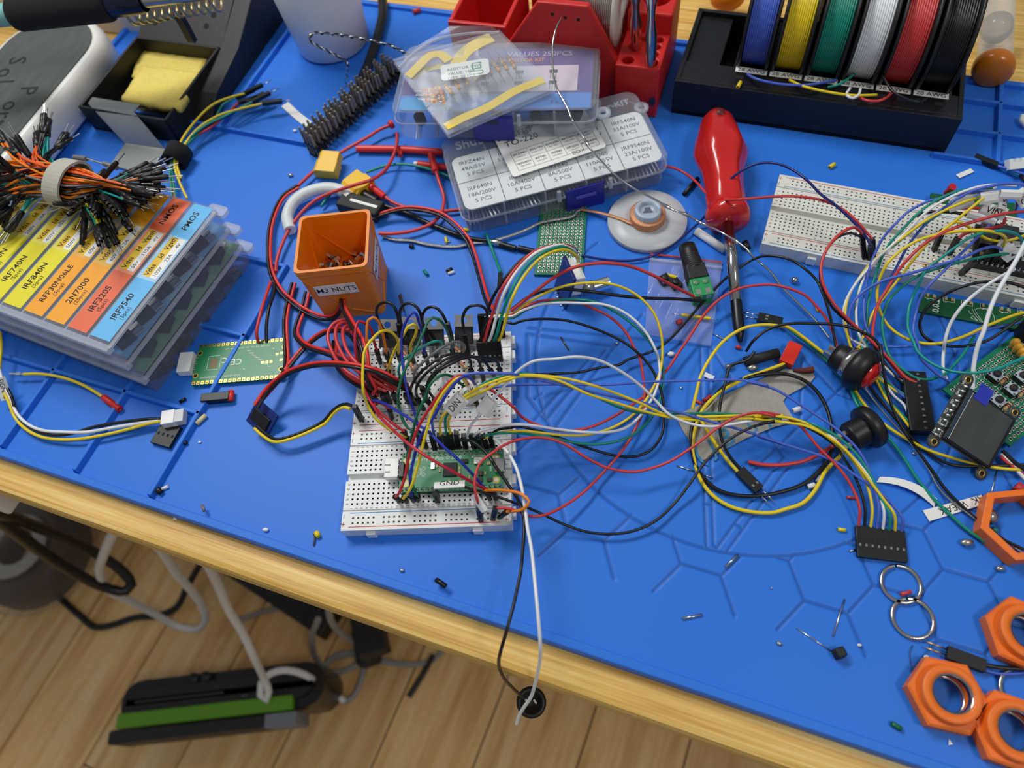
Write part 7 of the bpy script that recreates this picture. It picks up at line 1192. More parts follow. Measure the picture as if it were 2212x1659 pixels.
g = G(); g.box(xs[0], xs[0]+1.2, ys[0]+.3, ys[1]-.3, 2.1, 2.45); part(f_, 'glass_edge', g, mat('edge_glass', (60, 84, 104), .1, .3)); g = G(); g.box(xs[1]-1.5, xs[1]-.2, ys[0]+.4, ys[1]-.4, 2.1, 2.5); part(f_, 'glass_edge', g, BLK)
g = G(); a, b = onpl(KS, 1395, 1150, 2.7), onpl(KS, 1580, 1290, 2.7); u, v_ = min(a.x, b.x), max(a.x, b.x); g.box(u, u+8, ys[1]-2.5, ys[1]+5.5, 2.7, 2.8); part(T, 'pull_tab', g, mat('blue_film_tab', (54, 66, 196), .25), label='blue film pull tab')
jx = [(1140, 1150), (1080, 1245), (1025, 1335), (975, 1415), (925, 1495), (870, 1590)]; g0 = G(); js = [onpl(KS, x, y) for x, y in jx]; st = (js[-1]-js[0])/5
labs = ['Vin', '3Vo', 'Gnd', 'SCK', 'SO', 'SI', 'TCS', 'RST', 'D/C', 'CCS', 'Lite']
for i in range(11):
    c = js[0]+st*i; g = G(); g.lathe([(.95, .02), (.7, .5), (.4, 1.1), (0, 1.2)], 8, 0, Matrix.Translation((c.x, c.y, 0))); part(T, 'solder_joint', g, TIN)
    g0.text(labs[i], 1.75, Matrix.Translation((c.x+(-2.0 if i % 2 == 0 else 2.0), c.y+(1.2 if i % 2 == 0 else -1), .05)) @ Matrix.Rotation(math.pi/2, 4, 'Z'), bold=.05)
part(T, 'silkscreen', g0, WINK)
for lab, c, pts, r in (('yellow wire crossing the mat in front of the display to the right edge', 'yellow', [(760, 280, 3), (840, 400, 3), (960, 530), (1130, 645, 3), (1300, 735), (1480, 795, 3), (1680, 845), (1850, 872, 4), (2000, 880)], .75), ('black wire curving under the yellow one in front of the display', 'black', [(870, 265, 5), (960, 380), (1060, 500, 3), (1180, 640), (1290, 745, 2), (1420, 825), (1520, 850, 3), (1720, 850), (2000, 842, 4)], .75),
                       ('thin bare copper-grey wire running from the red push button to the lower right', 'grey', [(850, 290, 5), (930, 400), (1030, 520, 2), (1130, 630), (1230, 760, 2), (1310, 880), (1380, 1010, 1.5), (1480, 1110), (1600, 1200, 2), (1700, 1275), (1830, 1370, 2), (1990, 1480)], .45), ('long black wire from the bundle down to the lower right edge', 'black', [(965, -20, 22), (970, 60, 22), (990, 200), (1020, 350, 12), (1090, 530), (1200, 700, 4), (1330, 880), (1430, 1020, 2), (1560, 1150), (1690, 1265, 2), (1830, 1370), (1990, 1450, 3)], .75),
                       ('green wire running diagonally from the black push button to the lower right corner', 'green', [(745, 290, 4), (800, 420, 6), (900, 540), (1010, 640, 3), (1120, 780), (1230, 950, 2), (1330, 1070), (1450, 1190, 2), (1600, 1320), (1780, 1430, 2), (1995, 1515)], .78)):
    p = wp(KG, pts); t = thing('loose_wire', lab, 'wire', Matrix.Translation(p[0]), 'wires on the mat at the right'); wire(t, p[0], p, r, TIN if c == 'grey' else PVC[c])
for lab, c, pts in (('red wire leaving below the display to the right edge', 'red', [(1820, 780, 4), (1900, 850), (2000, 930, 3)]), ('black wire leaving below the display to the right edge', 'black', [(1835, 740, 5), (1930, 830), (2000, 880, 5)]), ('white wire leaving below the display, beside the red one', 'white', [(1825, 765, 4), (1910, 850), (2000, 945, 3)])):
    p = wp(KG, pts); t = thing('loose_wire', lab, 'wire', Matrix.Translation(p[0]), 'wires on the mat at the right'); wire(t, p[0], p, .95, PVC[c])
# push buttons lying on the mat
NI = mat('nickel', (206, 202, 192), .18, 1.)
a, b = KG(675, 75, 9), KG(880, 195, 11.5); M = frame(a, b); L = (b-a).length; T = thing('push_button', 'round black push button with a shiny red cap lying on its side', 'button', M, 'large round push buttons'); 
g = G(); g.lathe([(3, -3), (6.5, -3), (7, 0), (7, L*.25)], 28); part(T, 'rear_body', g, BLK); g = G(); g.lathe([(7, L*.2), (8.6, L*.22), (9.0, L*.3), (9.4, L*.44), (8.6, L*.46)], 6); part(T, 'nickel_nut', g, NI)
g = G(); g.lathe([(8.5, L*.42), (11, L*.5), (11.6, L*.62), (11.3, L*.82), (9.6, L*.98), (7.6, L*1.05), (7.2, L*1.0)], 36); part(T, 'bezel', g, BLK); g = G(); g.lathe([(7.4, L*.98), (7.0, L*1.10), (5, L*1.2), (2.5, L*1.24), (0, L*1.25)], 30); part(T, 'cap', g, mat('glossy_red_cap', (206, 30, 24), .15, coat=.4))
for k in (-2.2, 2.2): g = G(); g.box(k-.6, k+.6, -1.5, 1.5, -8, -3); part(T, 'lug', g, SILV)
a, b = KG(735, 650, 7.5), KG(925, 545, 9.5); M = frame(a, b); L = (b-a).length; T = thing('push_button', 'all-black round push button with a threaded neck lying on its side', 'button', M, 'large round push buttons'); g = G(); pr = [(0, 0), (6.6, 0)]
for k in range(10): z = .6+k*L*.055; pr += [(6.6, z), (7.2, z+L*.027)]
g.lathe(pr+[(6.6, L*.58)], 28); part(T, 'threaded_neck', g, BLK); g = G(); g.lathe([(6.5, L*.56), (10.4, L*.6), (10.8, L*.68), (10.6, L*.88), (9.4, L*.98), (7.2, L*1.0), (7, L*.95), (0, L*.97)], 36); part(T, 'cap', g, BLK)
for k in (-3, 3): g = G(); g.box(k-1, k+1, -.5, .5, -7, .2); part(T, 'lug', g, SILV)
p = wp(KG, [(690, 645, 6), (600, 720, 4), (500, 780), (380, 825, 2), (230, 845), (100, 840, 2), (15, 820)]); t = thing('loose_wire', 'thick red wire with a cut end soldered to the all-black push button', 'wire', Matrix.Translation(p[0])); wire(t, p[0], p, 1.0, PVC['red'])
# black-and-yellow loop with a two-pin plug and a red plug
R = KG(300, 60, 4); o = KG(330, 30, 4); a, b = KG(280, 125, 2.5), KG(345, -5, 3.2); M = frame(a, b); T = thing('battery_lead', 'yellow and black looped lead with a red plug and a black two-pin plug', 'cable', Matrix.Translation(a)); g = G(); g.box(-3.6, 3.6, -2.5, 2.5, 0, (b-a).length+1, 0, frame((0, 0, 0), b-a)); part(T, 'red_plug', g, mat('red_plug_plastic', (222, 44, 26), .4), .3)
y_ = wp(KG, [(275, 118, 3), (200, 145, 3), (80, 190), (0, 215, 4)], KH, [(1650, 410, 4), (1540, 470), (1440, 550, 5), (1370, 640), (1330, 760, 3), (1312, 880), (1335, 1010, 2), (1380, 1130), (1460, 1230, 2), (1580, 1305), (1750, 1348, 2), (1900, 1350)], KG, [(270, 1163), (400, 1120, 2), (490, 1030), (560, 900, 2), (630, 820), (680, 765, 2), (640, 690, 5)])
wire(T, a, y_, .95, PVC['yellow'])
k_ = wp(KG, [(285, 130, 3), (240, 160, 3), (120, 190, 4), (0, 222)], KH, [(1550, 440), (1430, 570, 4), (1360, 640), (1310, 740, 3), (1305, 860), (1330, 1000, 2), (1400, 1110), (1500, 1190, 2), (1640, 1228), (1800, 1230, 2), (1960, 1200)], KG, [(400, 985, 2), (520, 890), (590, 790, 2), (620, 690), (610, 560, 3), (570, 420), (500, 310, 4), (400, 230), (260, 190, 5), (100, 200), (0, 220, 4)])
wire(T, a, k_, .95, PVC['black'])
ya, yb = KH(1650, 1050, 2.2), KH(1790, 1190, 2.2); M = frame(ya, yb); g = G(); g.box(-2.6, 2.6, -1.6, 1.6, 0, (yb-ya).length, 0, M); [g.rod((x, 0, (yb-ya).length), (x, 0, (yb-ya).length+7), .33, n=6, mi=1) if False else None for x in (-1.3, 1.3)]
g.v = [tuple(Vector(p)-a) for p in g.v]; tp = part(T, 'two_pin_plug', g, BLK, .2)
for x in (-1.27, 1.27):
    g = G(); g.rod((x, 0, (yb-ya).length), (x, 0, (yb-ya).length+8), .34, n=6); g.v = [tuple((M @ Vector(p))-a) for p in g.v]; part(tp, 'pin', g, TIN); g = G(); g.box(x-.45, x+.45, 1.5, 2.0, (yb-ya).length*.72, (yb-ya).length*.82); g.v = [tuple((M @ Vector(p))-a) for p in g.v]; part(tp, 'crimp_window', g, TIN)
wire(T, a, wp(KH, [(1350, 650, 4), (1400, 730, 5), (1480, 860), (1560, 970, 4), (1640, 1060, 2.5)]), .9, PVC['yellow']); wire(T, a, wp(KG, [(60, 30, 18), (15, 90, 16)], KH, [(1590, 300, 12), (1550, 420), (1515, 560, 7), (1505, 700), (1530, 850, 4), (1590, 960), (1670, 1050, 2.5)]), .75, PVC['black'])
wire(T, a, wp(KF, [(0, 1505, 8), (60, 1420, 16), (180, 1330), (330, 1290, 22), (520, 1285), (750, 1300, 22), (900, 1345), (1020, 1410, 20), (1075, 1500), (1090, 1640, 18)]), .75, PVC['black'])
# pair of yellow and green leads to the two-pin header by the screwdriver
a, b = KF(90, 1235, 3), KF(285, 1280, 3); M = frame(a, b); T = thing('header_lead', 'two-pin black plug with yellow and green wires by the screwdriver tip', 'cable', Matrix.Translation(a)); g = G(); g.box(-2.6, 2.6, -1.4, 1.4, 0, (b-a).length, 0, M); g.v = [tuple(Vector(p)-a) for p in g.v]; h = part(T, 'housing', g, BLK, .2)
for x in (-1.27, 1.27): g = G(); g.rod((x, 0, -8), (x, 0, 0), .34, n=6); g.v = [tuple((M @ Vector(p))-a) for p in g.v]; part(h, 'pin', g, TIN)
for x in (-1, 1): g = G(); g.box(x-.5, x+.5, 1.3, 1.7, (b-a).length*.3, (b-a).length*.42); g.v = [tuple((M @ Vector(p))-a) for p in g.v]; part(h, 'crimp_window', g, TIN)
wire(T, a, wp(KF, [(285, 1285, 3), (360, 1345, 4), (500, 1450), (620, 1560, 2), (720, 1680)], KG, [(720, 250, 2), (770, 330, 2), (840, 440)]), .85, PVC['green'])
p = wp(KH, [(1312, 610, 5), (1345, 480, 8), (1370, 380), (1430, 260, 12), (1540, 120), (1680, 30, 14), (1830, 5), (1960, 15, 13)], KF, [(290, 1300, 10), (360, 1330), (480, 1415, 7), (600, 1510), (700, 1590, 3)], KG, [(660, 120, 2), (760, 290, 2), (830, 400)]); t = thing('loose_wire', 'yellow wire looping from the grey cloth past the screwdriver tip to the buttons', 'wire', Matrix.Translation(p[0])); wire(t, p[0], p, .85, PVC['yellow'])
# the white and blue leads at the top right
a, b = KO(1905, 970, 2.4), KO(2045, 1025, 2.4); T = thing('header_lead', 'black single plug with a blue wire below the spool rack', 'wire', Matrix.Translation(a)); g = G(); g.bar((0, 0, 0), b-a, 3.6, 3); part(T, 'plug', g, BLK, .2); wire(T, a, wp(KO, [(2045, 1025, 2.4), (2110, 1045, 4), (2230, 1085)]), .8, PVC['blue']); wire(T, a, wp(KO, [(2050, 1030, 2.2), (2110, 1055, 3), (2230, 1100)]), .7, PVC['teal'])
a, b = KO(2125, 1050, 6), KO(2215, 1040, 6); M = plane3(a, b, KO(2110, 1015, 8)); T = thing('white_connector', 'small white slotted connector at the right edge near the spool rack', 'connector', M); g = G(); g.prism([(0, 0), (9, 0), (9, 6), (7, 6), (7, 4), (5.5, 4), (5.5, 6), (3.5, 6), (3.5, 4), (2, 4), (2, 6), (0, 6)], -5, 0); part(T, 'housing', g, WHITEP, .2)
p = wp(KO, [(2190, 1085, 3), (2230, 1130, 6)]); solo('black_lead', 'short black lead under the small white connector', 'wire', G().rod((0, 0, 0), p[1]-p[0], 1.2, 1.2, 8), PVC['black'], Matrix.Translation(p[0]))
p = wp(KO, [(2205, 715, 4), (2195, 745, 3), (2230, 780, 3)]); solo('white_clip', 'bit of white plastic at the right edge of the ribbed compartments', 'clip', G().tube(rel(p, p[0]), 1.6, 8), WHITEP, Matrix.Translation(p[0]))
# orange hex pieces
HEXO = mat('orange_hex_print', (244, 118, 30), .45, var=.06, bump=.15, bs=2200); K4 = K(1900, 1300, 4.622)
def hexpiece(lab, cx, cy, rot):
    c = P(cx, cy, 3); M = Matrix.Translation((c.x, c.y, 0)) @ Matrix.Rotation(rot, 4, 'Z'); T = thing('hex_bushing', lab, 'bushing', M, 'orange hexagonal bushings'); g = G(); n = 36; ri = 7.6
    R_ = 15.4; hxp = [(R_*math.cos(math.radians(60*i)), R_*math.sin(math.radians(60*i))) for i in range(6)]
    I_ = [(ri*math.cos(2*math.pi*i/n), ri*math.sin(2*math.pi*i/n)) for i in range(n)]
    v = [(x*.985, y*.985, 0) for x, y in hxp]+[(x, y, .8) for x, y in hxp]+[(x, y, 6.2) for x, y in hxp]+[(x*.93, y*.93, 7) for x, y in hxp]
    f = [(j*6+i, j*6+(i+1) % 6, (j+1)*6+(i+1) % 6, (j+1)*6+i) for j in range(3) for i in range(6)]; g.add(v, f, 0); k = n//6
    rim = [(11.6*math.cos(2*math.pi*i/n), 11.6*math.sin(2*math.pi*i/n)) for i in range(n)]
    vv = v[18:24]+[(x, y, 7) for x, y in rim]; g.add(vv, [(i, (i+1) % 6, *[6+(i*k+t) % n for t in range(k, -1, -1)]) for i in range(6)], 0)
    g.lathe([(11.6, 7), (11.2, 8), (11.2, 10.4), (10.9, 10.8), (ri, 10.8), (ri, 0)], n, 0, None, True); part(T, 'body', g, HEXO)
    g = G(); g.lathe([(ri+.1, 10.85), (7.0, 10.6), (6.8, 8.0), (ri, 8.0)], 40); part(T, 'steel_ring', g, STEEL); g = G(); g.lathe([(ri, 3.4), (6.9, 3.4), (6.9, 2.0), (ri, 2.0)], 40); part(T, 'steel_ring', g, STEEL)
hexpiece('orange hexagonal bushing lying alone at the lower right, its shadow to the left', 2040.5, 1503, math.radians(-14)); hexpiece('orange hexagonal bushing in the bottom right corner of the mat', 2180, 1581, math.radians(-22)); hexpiece('orange hexagonal bushing above the others, cut by the right edge', 2206, 1372, math.radians(-28))
c = P(2197, 1138, 4); M = Matrix.Translation((c.x, c.y, 0)) @ Matrix.Rotation(math.radians(4), 4, 'Z'); T = thing('hexagon_piece', 'open orange hexagonal frame cut by the right edge below the display', 'frame', M); g = G(); o1 = [(18*math.cos(math.radians(60*i)), 18*math.sin(math.radians(60*i))) for i in range(6)]; v = []
for r, z in ((1, 0), (1, 8.5), (.80, 9), (.80, 0)): v += [(x*r, y*r, z) for x, y in o1]
g.add(v, [(j*6+i, j*6+(i+1) % 6, ((j+1) % 4)*6+(i+1) % 6, ((j+1) % 4)*6+i) for j in range(4) for i in range(6)]); part(T, 'ring', g, HEXO, .4)
# split rings
def ring(lab, pts3, lift=0):
    c, rx = pts3; cc_ = P(*c, .9+lift); r = rx; g = G(); g.lathe([(r-1.35, 0), (r, 0), (r, 1.6), (r-1.35, 1.6), (r-1.35, 0)], 48, 0, None, True, math.radians(97), math.radians(97+352)); solo('split_ring', lab, 'ring', g, NI, Matrix.Translation((cc_.x, cc_.y, .2+lift)), 'steel split rings')
ring('steel split ring with a red scrap inside it, upper of two', (KU.px(1475, 558), 8.8)); ring('steel split ring, lower of the two touching ones', (KU.px(1545, 763), 9.0)); ring('steel split ring at the right edge partly under the plug wires', ((2208, 1492), 9.0))
# two-pin plug lower right
a, b = KU(1750, 965, 2.2), KU(1978, 1050, 2.2); M = frame(a, b); L = (b-a).length; T = thing('header_lead', 'black two-pin plug with black and blue wires beside the orange bushings', 'cable', Matrix.Translation(a)); g = G(); g.box(-2.7, 2.7, -1.5, 1.5, 0, L, 0, M); g.v = [tuple(Vector(p)-a) for p in g.v]; h = part(T, 'housing', g, BLKM, .2)
for x in (-1.27, 1.27): g = G(); g.rod((x, 0, -8), (x, 0, 0), .34, n=6); g.v = [tuple((M @ Vector(p))-a) for p in g.v]; part(h, 'pin', g, GOLD)
wire(T, a, wp(KU, [(1975, 1040, 2.4), (2060, 1055, 2.5), (2240, 1068)]), .9, PVC['black']); wire(T, a, wp(KU, [(1970, 1070, 2), (2050, 1092, 1.5), (2130, 1095), (2240, 1085)]), .6, PVC['blue'])
# grey cloth scrap with blue lettering
out = [(1190, 660), (1300, 610), (1420, 560), (1500, 530), (1700, 440), (1850, 380), (1960, 330), (2090, 330), (2165, 345), (2190, 380), (2150, 430), (1985, 520), (1960, 560), (2050, 700), (1900, 740), (1700, 820), (1400, 975), (1370, 975), (1290, 840), (1240, 760)]
q = [KH(x, y, .3) for x, y in out]; o = q[6]; M = Matrix.Translation(o); g = G(); pl = [(p.x-o.x, p.y-o.y) for p in q]; pl = pl[::-1] if sum(pl[i][0]*pl[(i+1) % len(pl)][1]-pl[(i+1) % len(pl)][0]*pl[i][1] for i in range(len(pl))) < 0 else pl; g.prism(pl, 0, .7)
T = thing('cloth_scrap', 'torn scrap of grey felt cloth with blue lettering JB 51 under the wires', 'cloth', M); part(T, 'cloth', g, mat('grey_felt_cloth', (170, 166, 158), .95, var=.14, vs=260, bump=.8, bs=2400))
d_ = KH(1800, 780, 0)-KH(1400, 920, 0); an = math.atan2(d_.y, d_.x); g = G()
for ch, x, y, s in (('J', 1455, 895, 12), ('B', 1555, 825, 14), ('5', 1740, 745, 11), ('1', 1850, 705, 11), ('(', 1352, 935, 13)): p = KH(x, y, 0); g.text(ch, s, Matrix.Translation((p.x-o.x, p.y-o.y, .74)) @ Matrix.Rotation(an, 4, 'Z'), bold=.12)
part(T, 'lettering', g, mat('blue_stencil_ink', (64, 138, 184), .8, var=.3, vs=300))
p = wp(KG, [(340, 165, 1.5), (420, 168, 3), (480, 160, 3)]); g = G(); g.tube(rel(p, p[0]), [.8, 1.6, 1.9], 8); solo('rolled_corner', 'dark red rolled edge at the tip of the grey cloth scrap', 'cloth', g, mat('dark_red_cloth', (96, 40, 40), .9), Matrix.Translation(p[0]))
p = wp(KF, [(-10, 1590, 2.7), (255, 1520, 2.7)]); g = G(); L = (p[1]-p[0]).length; g.lathe([(1.5, 0), (2.6, 0), (2.6, L), (1.5, L), (1.5, L-3)], 16, 0, frame((0, 0, 0), p[1]-p[0])); solo('heat_shrink', 'black tube sleeve lying beside the red plug', 'sleeve', g, BLKM, Matrix.Translation(p[0]))
# white paper strips
def strip(lab, pts, txt=None, nm='paper_strip', bend=0.):
    q = [KG(*p) for p in pts]; M = plane3(q[0], q[1], q[3]); w, h = (q[1]-q[0]).length, (q[3]-q[0]).length; T = thing(nm, lab, 'paper', M); g = G(); n = 10; v = []
    for i in range(n+1):
        t = i/n; z = bend*4*t*(1-t)+.3; a = q[0].lerp(q[1], t); b = q[3].lerp(q[2], t); I = M.inverted(); a, b = I @ a, I @ b; yo = -bend*1.2*4*t*(1-t)
        v += [(a.x, a.y-yo, z), (b.x, b.y-yo, z), (b.x, b.y-yo, z+.25), (a.x, a.y-yo, z+.25)]
    f = [(0, 1, 2, 3), (4*n+3, 4*n+2, 4*n+1, 4*n)]+[(4*i+k, 4*i+4+k, 4*i+4+(k+1) % 4, 4*i+(k+1) % 4) for i in range(n) for k in range(4)]; g.add(v, [x[::-1] for x in f]); part(T, 'strip', g, LABEL)
    if txt:
        g = G()
        for t, x, sz in txt: g.text(t, sz, Matrix.Translation((w*x, h*.5, .6)) @ Matrix.Rotation(math.pi, 4, 'Z'))
        part(T, 'lettering', g, INK)
strip('blank curled white label strip below the black push button', [(930, 970, .3), (1345, 1150, .3), (1365, 1090, .3), (955, 932, .3)], bend=2.)
strip('white label strip printed WEAK lying upside down', [(1310, 1250, .3), (1725, 1120, .3), (1685, 1060, .3), (1262, 1172, .3)], [('WEAK', .46, 4.8), ('AK', .90, 4.8)])
q = [KM(x, y, .4) for x, y in ((215, 850), (270, 815), (360, 900), (460, 975), (405, 1015), (300, 930))]; o = q[0]; g = G(); pl = [(p.x-o.x, p.y-o.y) for p in q]; g.prism(pl[::-1] if sum(pl[i][0]*pl[(i+1) % 6][1]-pl[(i+1) % 6][0]*pl[i][1] for i in range(6)) < 0 else pl, 0, .4); solo('paper_strip', 'curved white tape strip lying left of the spiky header strip', 'paper', g, LABEL, Matrix.Translation(o))
q = wp(KF, [(1685, 115, .8), (1800, 65, .8)]); g = G(); g.bar((0, 0, 0), q[1]-q[0], 3, .4); solo('paper_strip', 'small white tape scrap above the long breadboard', 'paper', g, LABEL, Matrix.Translation(q[0]))
# ------------------------------------------------------------------ small boards and leads at the left front
a, b, c = KI(1530, 312, 1.2), KI(2260, 255, 1.2), KI(1472, 22, 1.2); M = plane3(a, b, c); I = M.inverted(); L, Wd = (b-a).length, (c-a).length
T = thing('microcontroller_board', 'green microcontroller board lying upside down with gold edge pads', 'circuit board', M); g = G(); g.prism(rrect(0, L, 0, Wd, 1), 0, 1.5); part(T, 'pcb', g, GREENPCB, .1)
for y in (1.0, Wd-1.0):
    for i in range(20): x = L*(i+.5)/20; g = G(); g.box(x-.85, x+.85, y-1.05, y+1.05, 1.48, 1.62); g.lathe([(0, 1.63), (.45, 1.63)], 8, 1, Matrix.Translation((x, y+(-.2 if y < 5 else .2), 0))); part(T, 'gold_pad', g, [GOLD, HOLE])
g = G(); q = lambda x, y, s, t, bold=0.: g.text(t, s, Matrix.Translation((x, y, 1.53)) @ Matrix.Rotation(math.pi, 4, 'Z'), bold=bold)
q(L*.345, Wd*.56, 5.0, 'FC', .03); q(L*.46, Wd*.50, 5.4, 'CE', .03); [q(L*.5-9+i*3.0, Wd*.84, 1.3, t) for i, t in enumerate(('GP9', 'GP8', 'GND', 'GP7', 'GP6', 'GP5', 'GP4', 'GND', 'GP3'))]; [q(6+i*2.6, Wd*.16, 1.3, t) for i, t in enumerate(('GP22', 'GND', 'GP21', 'GP20', 'GP19', 'GP18', 'GND', 'GP17', 'GP16'))]
g.line(rrect(L*.14, L*.28, Wd*.34, Wd*.68, .5), .2, 1.53, 0, None, True)
for k in range(24): x, y = L*(.55+.3*((k*.618) % 1)), Wd*(.3+.5*((k*.377) % 1)); g.line([(x, y), (x+.8, y+.3*(k % 3-1))], .35, 1.53)
part(T, 'silkscreen', g, WINK); g = G(); g.box(L*.165, L*.245, Wd*.38, Wd*.62, 1.5, 1.56); part(T, 'test_pad', g, mat('dull_copper', (120, 100, 60), .5))
for x, y in ((.755, .42), (.80, .42), (.845, .42), (.90, .6), (.95, .62), (.955, .45)): g = G(); g.box(L*x-.8, L*x+.8, Wd*y-.7, Wd*y+.7, 1.48, 1.62); part(T, 'gold_pad', g, GOLD)
for x, y in ((.03, .22), (.03, .78), (.97, .22), (.97, .78)): g = G(); g.lathe([(1.05, 1.53), (1.7, 1.53)], 14, 0, Matrix.Translation((L*x, Wd*y, 0))); g.lathe([(0, 1.54), (1.05, 1.54)], 12, 1, Matrix.Translation((L*x, Wd*y, 0))); part(T, 'mounting_hole', g, [PADG, HOLE])
g = G(); g.box(-8.5, -.6, Wd*.27, Wd*.76, -.1, 5.0); S = thing('white_connector', 'white socket on the left end of the upside-down microcontroller board', 'connector', M); part(S, 'housing', g, WHITEP, .3); g = G(); [g.box(-.8, 1.5, Wd*k-.25, Wd*k+.25, 1.5, 1.9) for k in (.36, .51, .66)]; part(S, 'pins', g, TIN, kind='stuff')
cable('thick red wire standing up from the upside-down microcontroller board', 'red', wp(KD, [(30, 1250, 3), (15, 1180, 8), (40, 1050, 10), (90, 880, 8), (130, 770, 5)]), 1.0, group='wires of the upside-down board'); cable('black wire standing up from the upside-down microcontroller board', 'black', wp(KD, [(95, 1245, 3), (95, 1120, 7), (115, 980, 9), (150, 870, 6), (160, 780, 4)]), 1.0, group='wires of the upside-down board')
# power module standing on edge
a, b = KI(2085, 690, .3), KI(1985, 600, .3); t_ = KI.reach(b, 2000, 395, 13.5); M = plane3(a, b, t_); Lb = (b-a).length; T = thing('power_module', 'small dark blue power module standing on edge with wires at both ends', 'circuit board', M); g = G(); g.box(-4, Lb+2, 0, 14, -.8, .8); part(T, 'pcb', g, [BLP], .1)
sg = 1 if (M.to_3x3() @ Vector((0, 0, 1))).x > 0 else -1
g = G(); g.box(-2, Lb, 3, 10, .8, 1.9) if sg < 0 else g.box(-2, Lb, 3, 10, -1.9, -.8); part(T, 'components', g, BLK, .3); g = G(); g.text('OUT+', 2.2, Matrix.Translation((Lb*.4, 5, .9*sg)) @ (Matrix.Identity(4) if sg > 0 else Matrix.Rotation(math.pi, 4, 'Y')) @ Matrix.Rotation(math.pi/2, 4, 'Z')); part(T, 'silkscreen', g, WINK)
# yellow lead with red sleeve
p = wp(KI, [(190, 215, 5.2), (290, 212, 5.2), (400, 222, 5), (520, 248, 4), (640, 292), (740, 345, 3), (825, 400, 2.6)]); T = thing('crimped_lead', 'yellow wire with a bare crimp at one end and a red sleeve at the other', 'wire', Matrix.Translation(p[0])); wire(T, p[0], p, .95, PVC['yellow']); q = wp(KI, [(820, 395, 2.6), (955, 495, 2)]); L = (q[1]-q[0]).length; g = G(); g.lathe([(1.5, 0), (1.9, 1), (1.9, L), (1.0, L), (1, L-3)], 14, 0, frame(q[0]-p[0], q[1]-p[0])); part(T, 'red_sleeve', g, mat('red_sleeve', (220, 44, 36), .45))
q = wp(KI, [(75, 212, 5.2), (130, 215, 5.2), (190, 216, 5.2)]); g = G(); g.bar(q[0]-p[0], q[2]-p[0], .9, .8); g.bar(q[1]-p[0], q[1]+(q[2]-q[1])*.6-p[0], 1.6, 1.2); part(T, 'crimp_contact', g, TIN)
# three-wire lead with white plug
org = KI(1390, 565, 5); T = thing('sensor_lead', 'yellow, white and black lead ending in a small white three-way plug at the left', 'cable', Matrix.Translation(org))
for c, pts in (('yellow', [(1300, 588, 5), (1200, 605), (1000, 660, 4), (800, 705), (620, 732, 4), (470, 735), (330, 715, 3), (210, 655), (120, 560, 3), (70, 440), (20, 330, 8), (-5, 200), (10, 0, 10), (0, -120)]), ('white', [(1300, 578, 5), (1150, 600), (900, 640, 4.5), (700, 675), (500, 675, 4.5), (330, 660), (210, 605, 4), (130, 520), (90, 420, 6), (30, 300, 9), (-5, 180)]), ('black', [(1300, 570, 5.5), (1150, 575), (950, 600, 5), (750, 635), (600, 680, 4), (470, 700), (350, 685, 3), (220, 620), (130, 520, 4), (95, 400, 8), (60, 330, 9)])): wire(T, org, wp(KI, pts), .9, PVC[c])
a, b = KI(1300, 580, 4.5), KI(1475, 550, 4.5); M = frame(a, b); L = (b-a).length; g = G(); g.box(-4.2, 4.2, -2.8, 2.8, 0, L*.6, 0, M); g.v = [tuple(Vector(x)-org) for x in g.v]; h = part(T, 'plug', g, WHITEP, .4); g = G(); g.box(-3.8, 3.8, -2.4, 2.4, L*.6, L, 0, M); g.v = [tuple(Vector(x)-org) for x in g.v]; part(h, 'plug_nose', g, mat('grey_nylon', (206, 208, 208), .5), .3)
flag(T, org, KI(25, 330, 9), KI(50, 420, 8)-KI(0, 240, 10), (.6, -.5, .6), 13, 5.5, 'SIGNAL', 3.4)
a, b, c = KI(1365, 815, .3), KI(1460, 650, .3), KI(1215, 770, .3); M = plane3(a, b, c); T = thing('header_housing', 'flat black four-way housing under the white three-way plug', 'connector', M); w, h_ = (b-a).length, (c-a).length; g = G(); g.box(0, w, 0, h_, 0, 2.6); q = part(T, 'housing', g, BLK, .2)
for k in range(4): g = G(); g.box(w*.42, w*.55, h_*(k+.35)/4.2, h_*(k+.75)/4.2, 2.4, 2.7); part(q, 'latch_window', g, HOLE)
a, b = KI(1612, 415, 2.4), KI(1835, 395, 2.4); g = G(); g.bar((0, 0, 0), b-a, 5, 4.6); T = thing('header_socket', 'short black header socket with a red cap below the upside-down board', 'connector', Matrix.Translation(a)); part(T, 'socket', g, BLK, .3); d_ = (b-a).normalized(); g = G(); s = Vector((-d_.y, d_.x, 0)); g.rod(b-a+s*3.5, b-a-s*2.5+d_*.6, 1.7, 1.7, 12); part(T, 'red_cap', g, mat('red_sleeve', (220, 44, 36), .45))
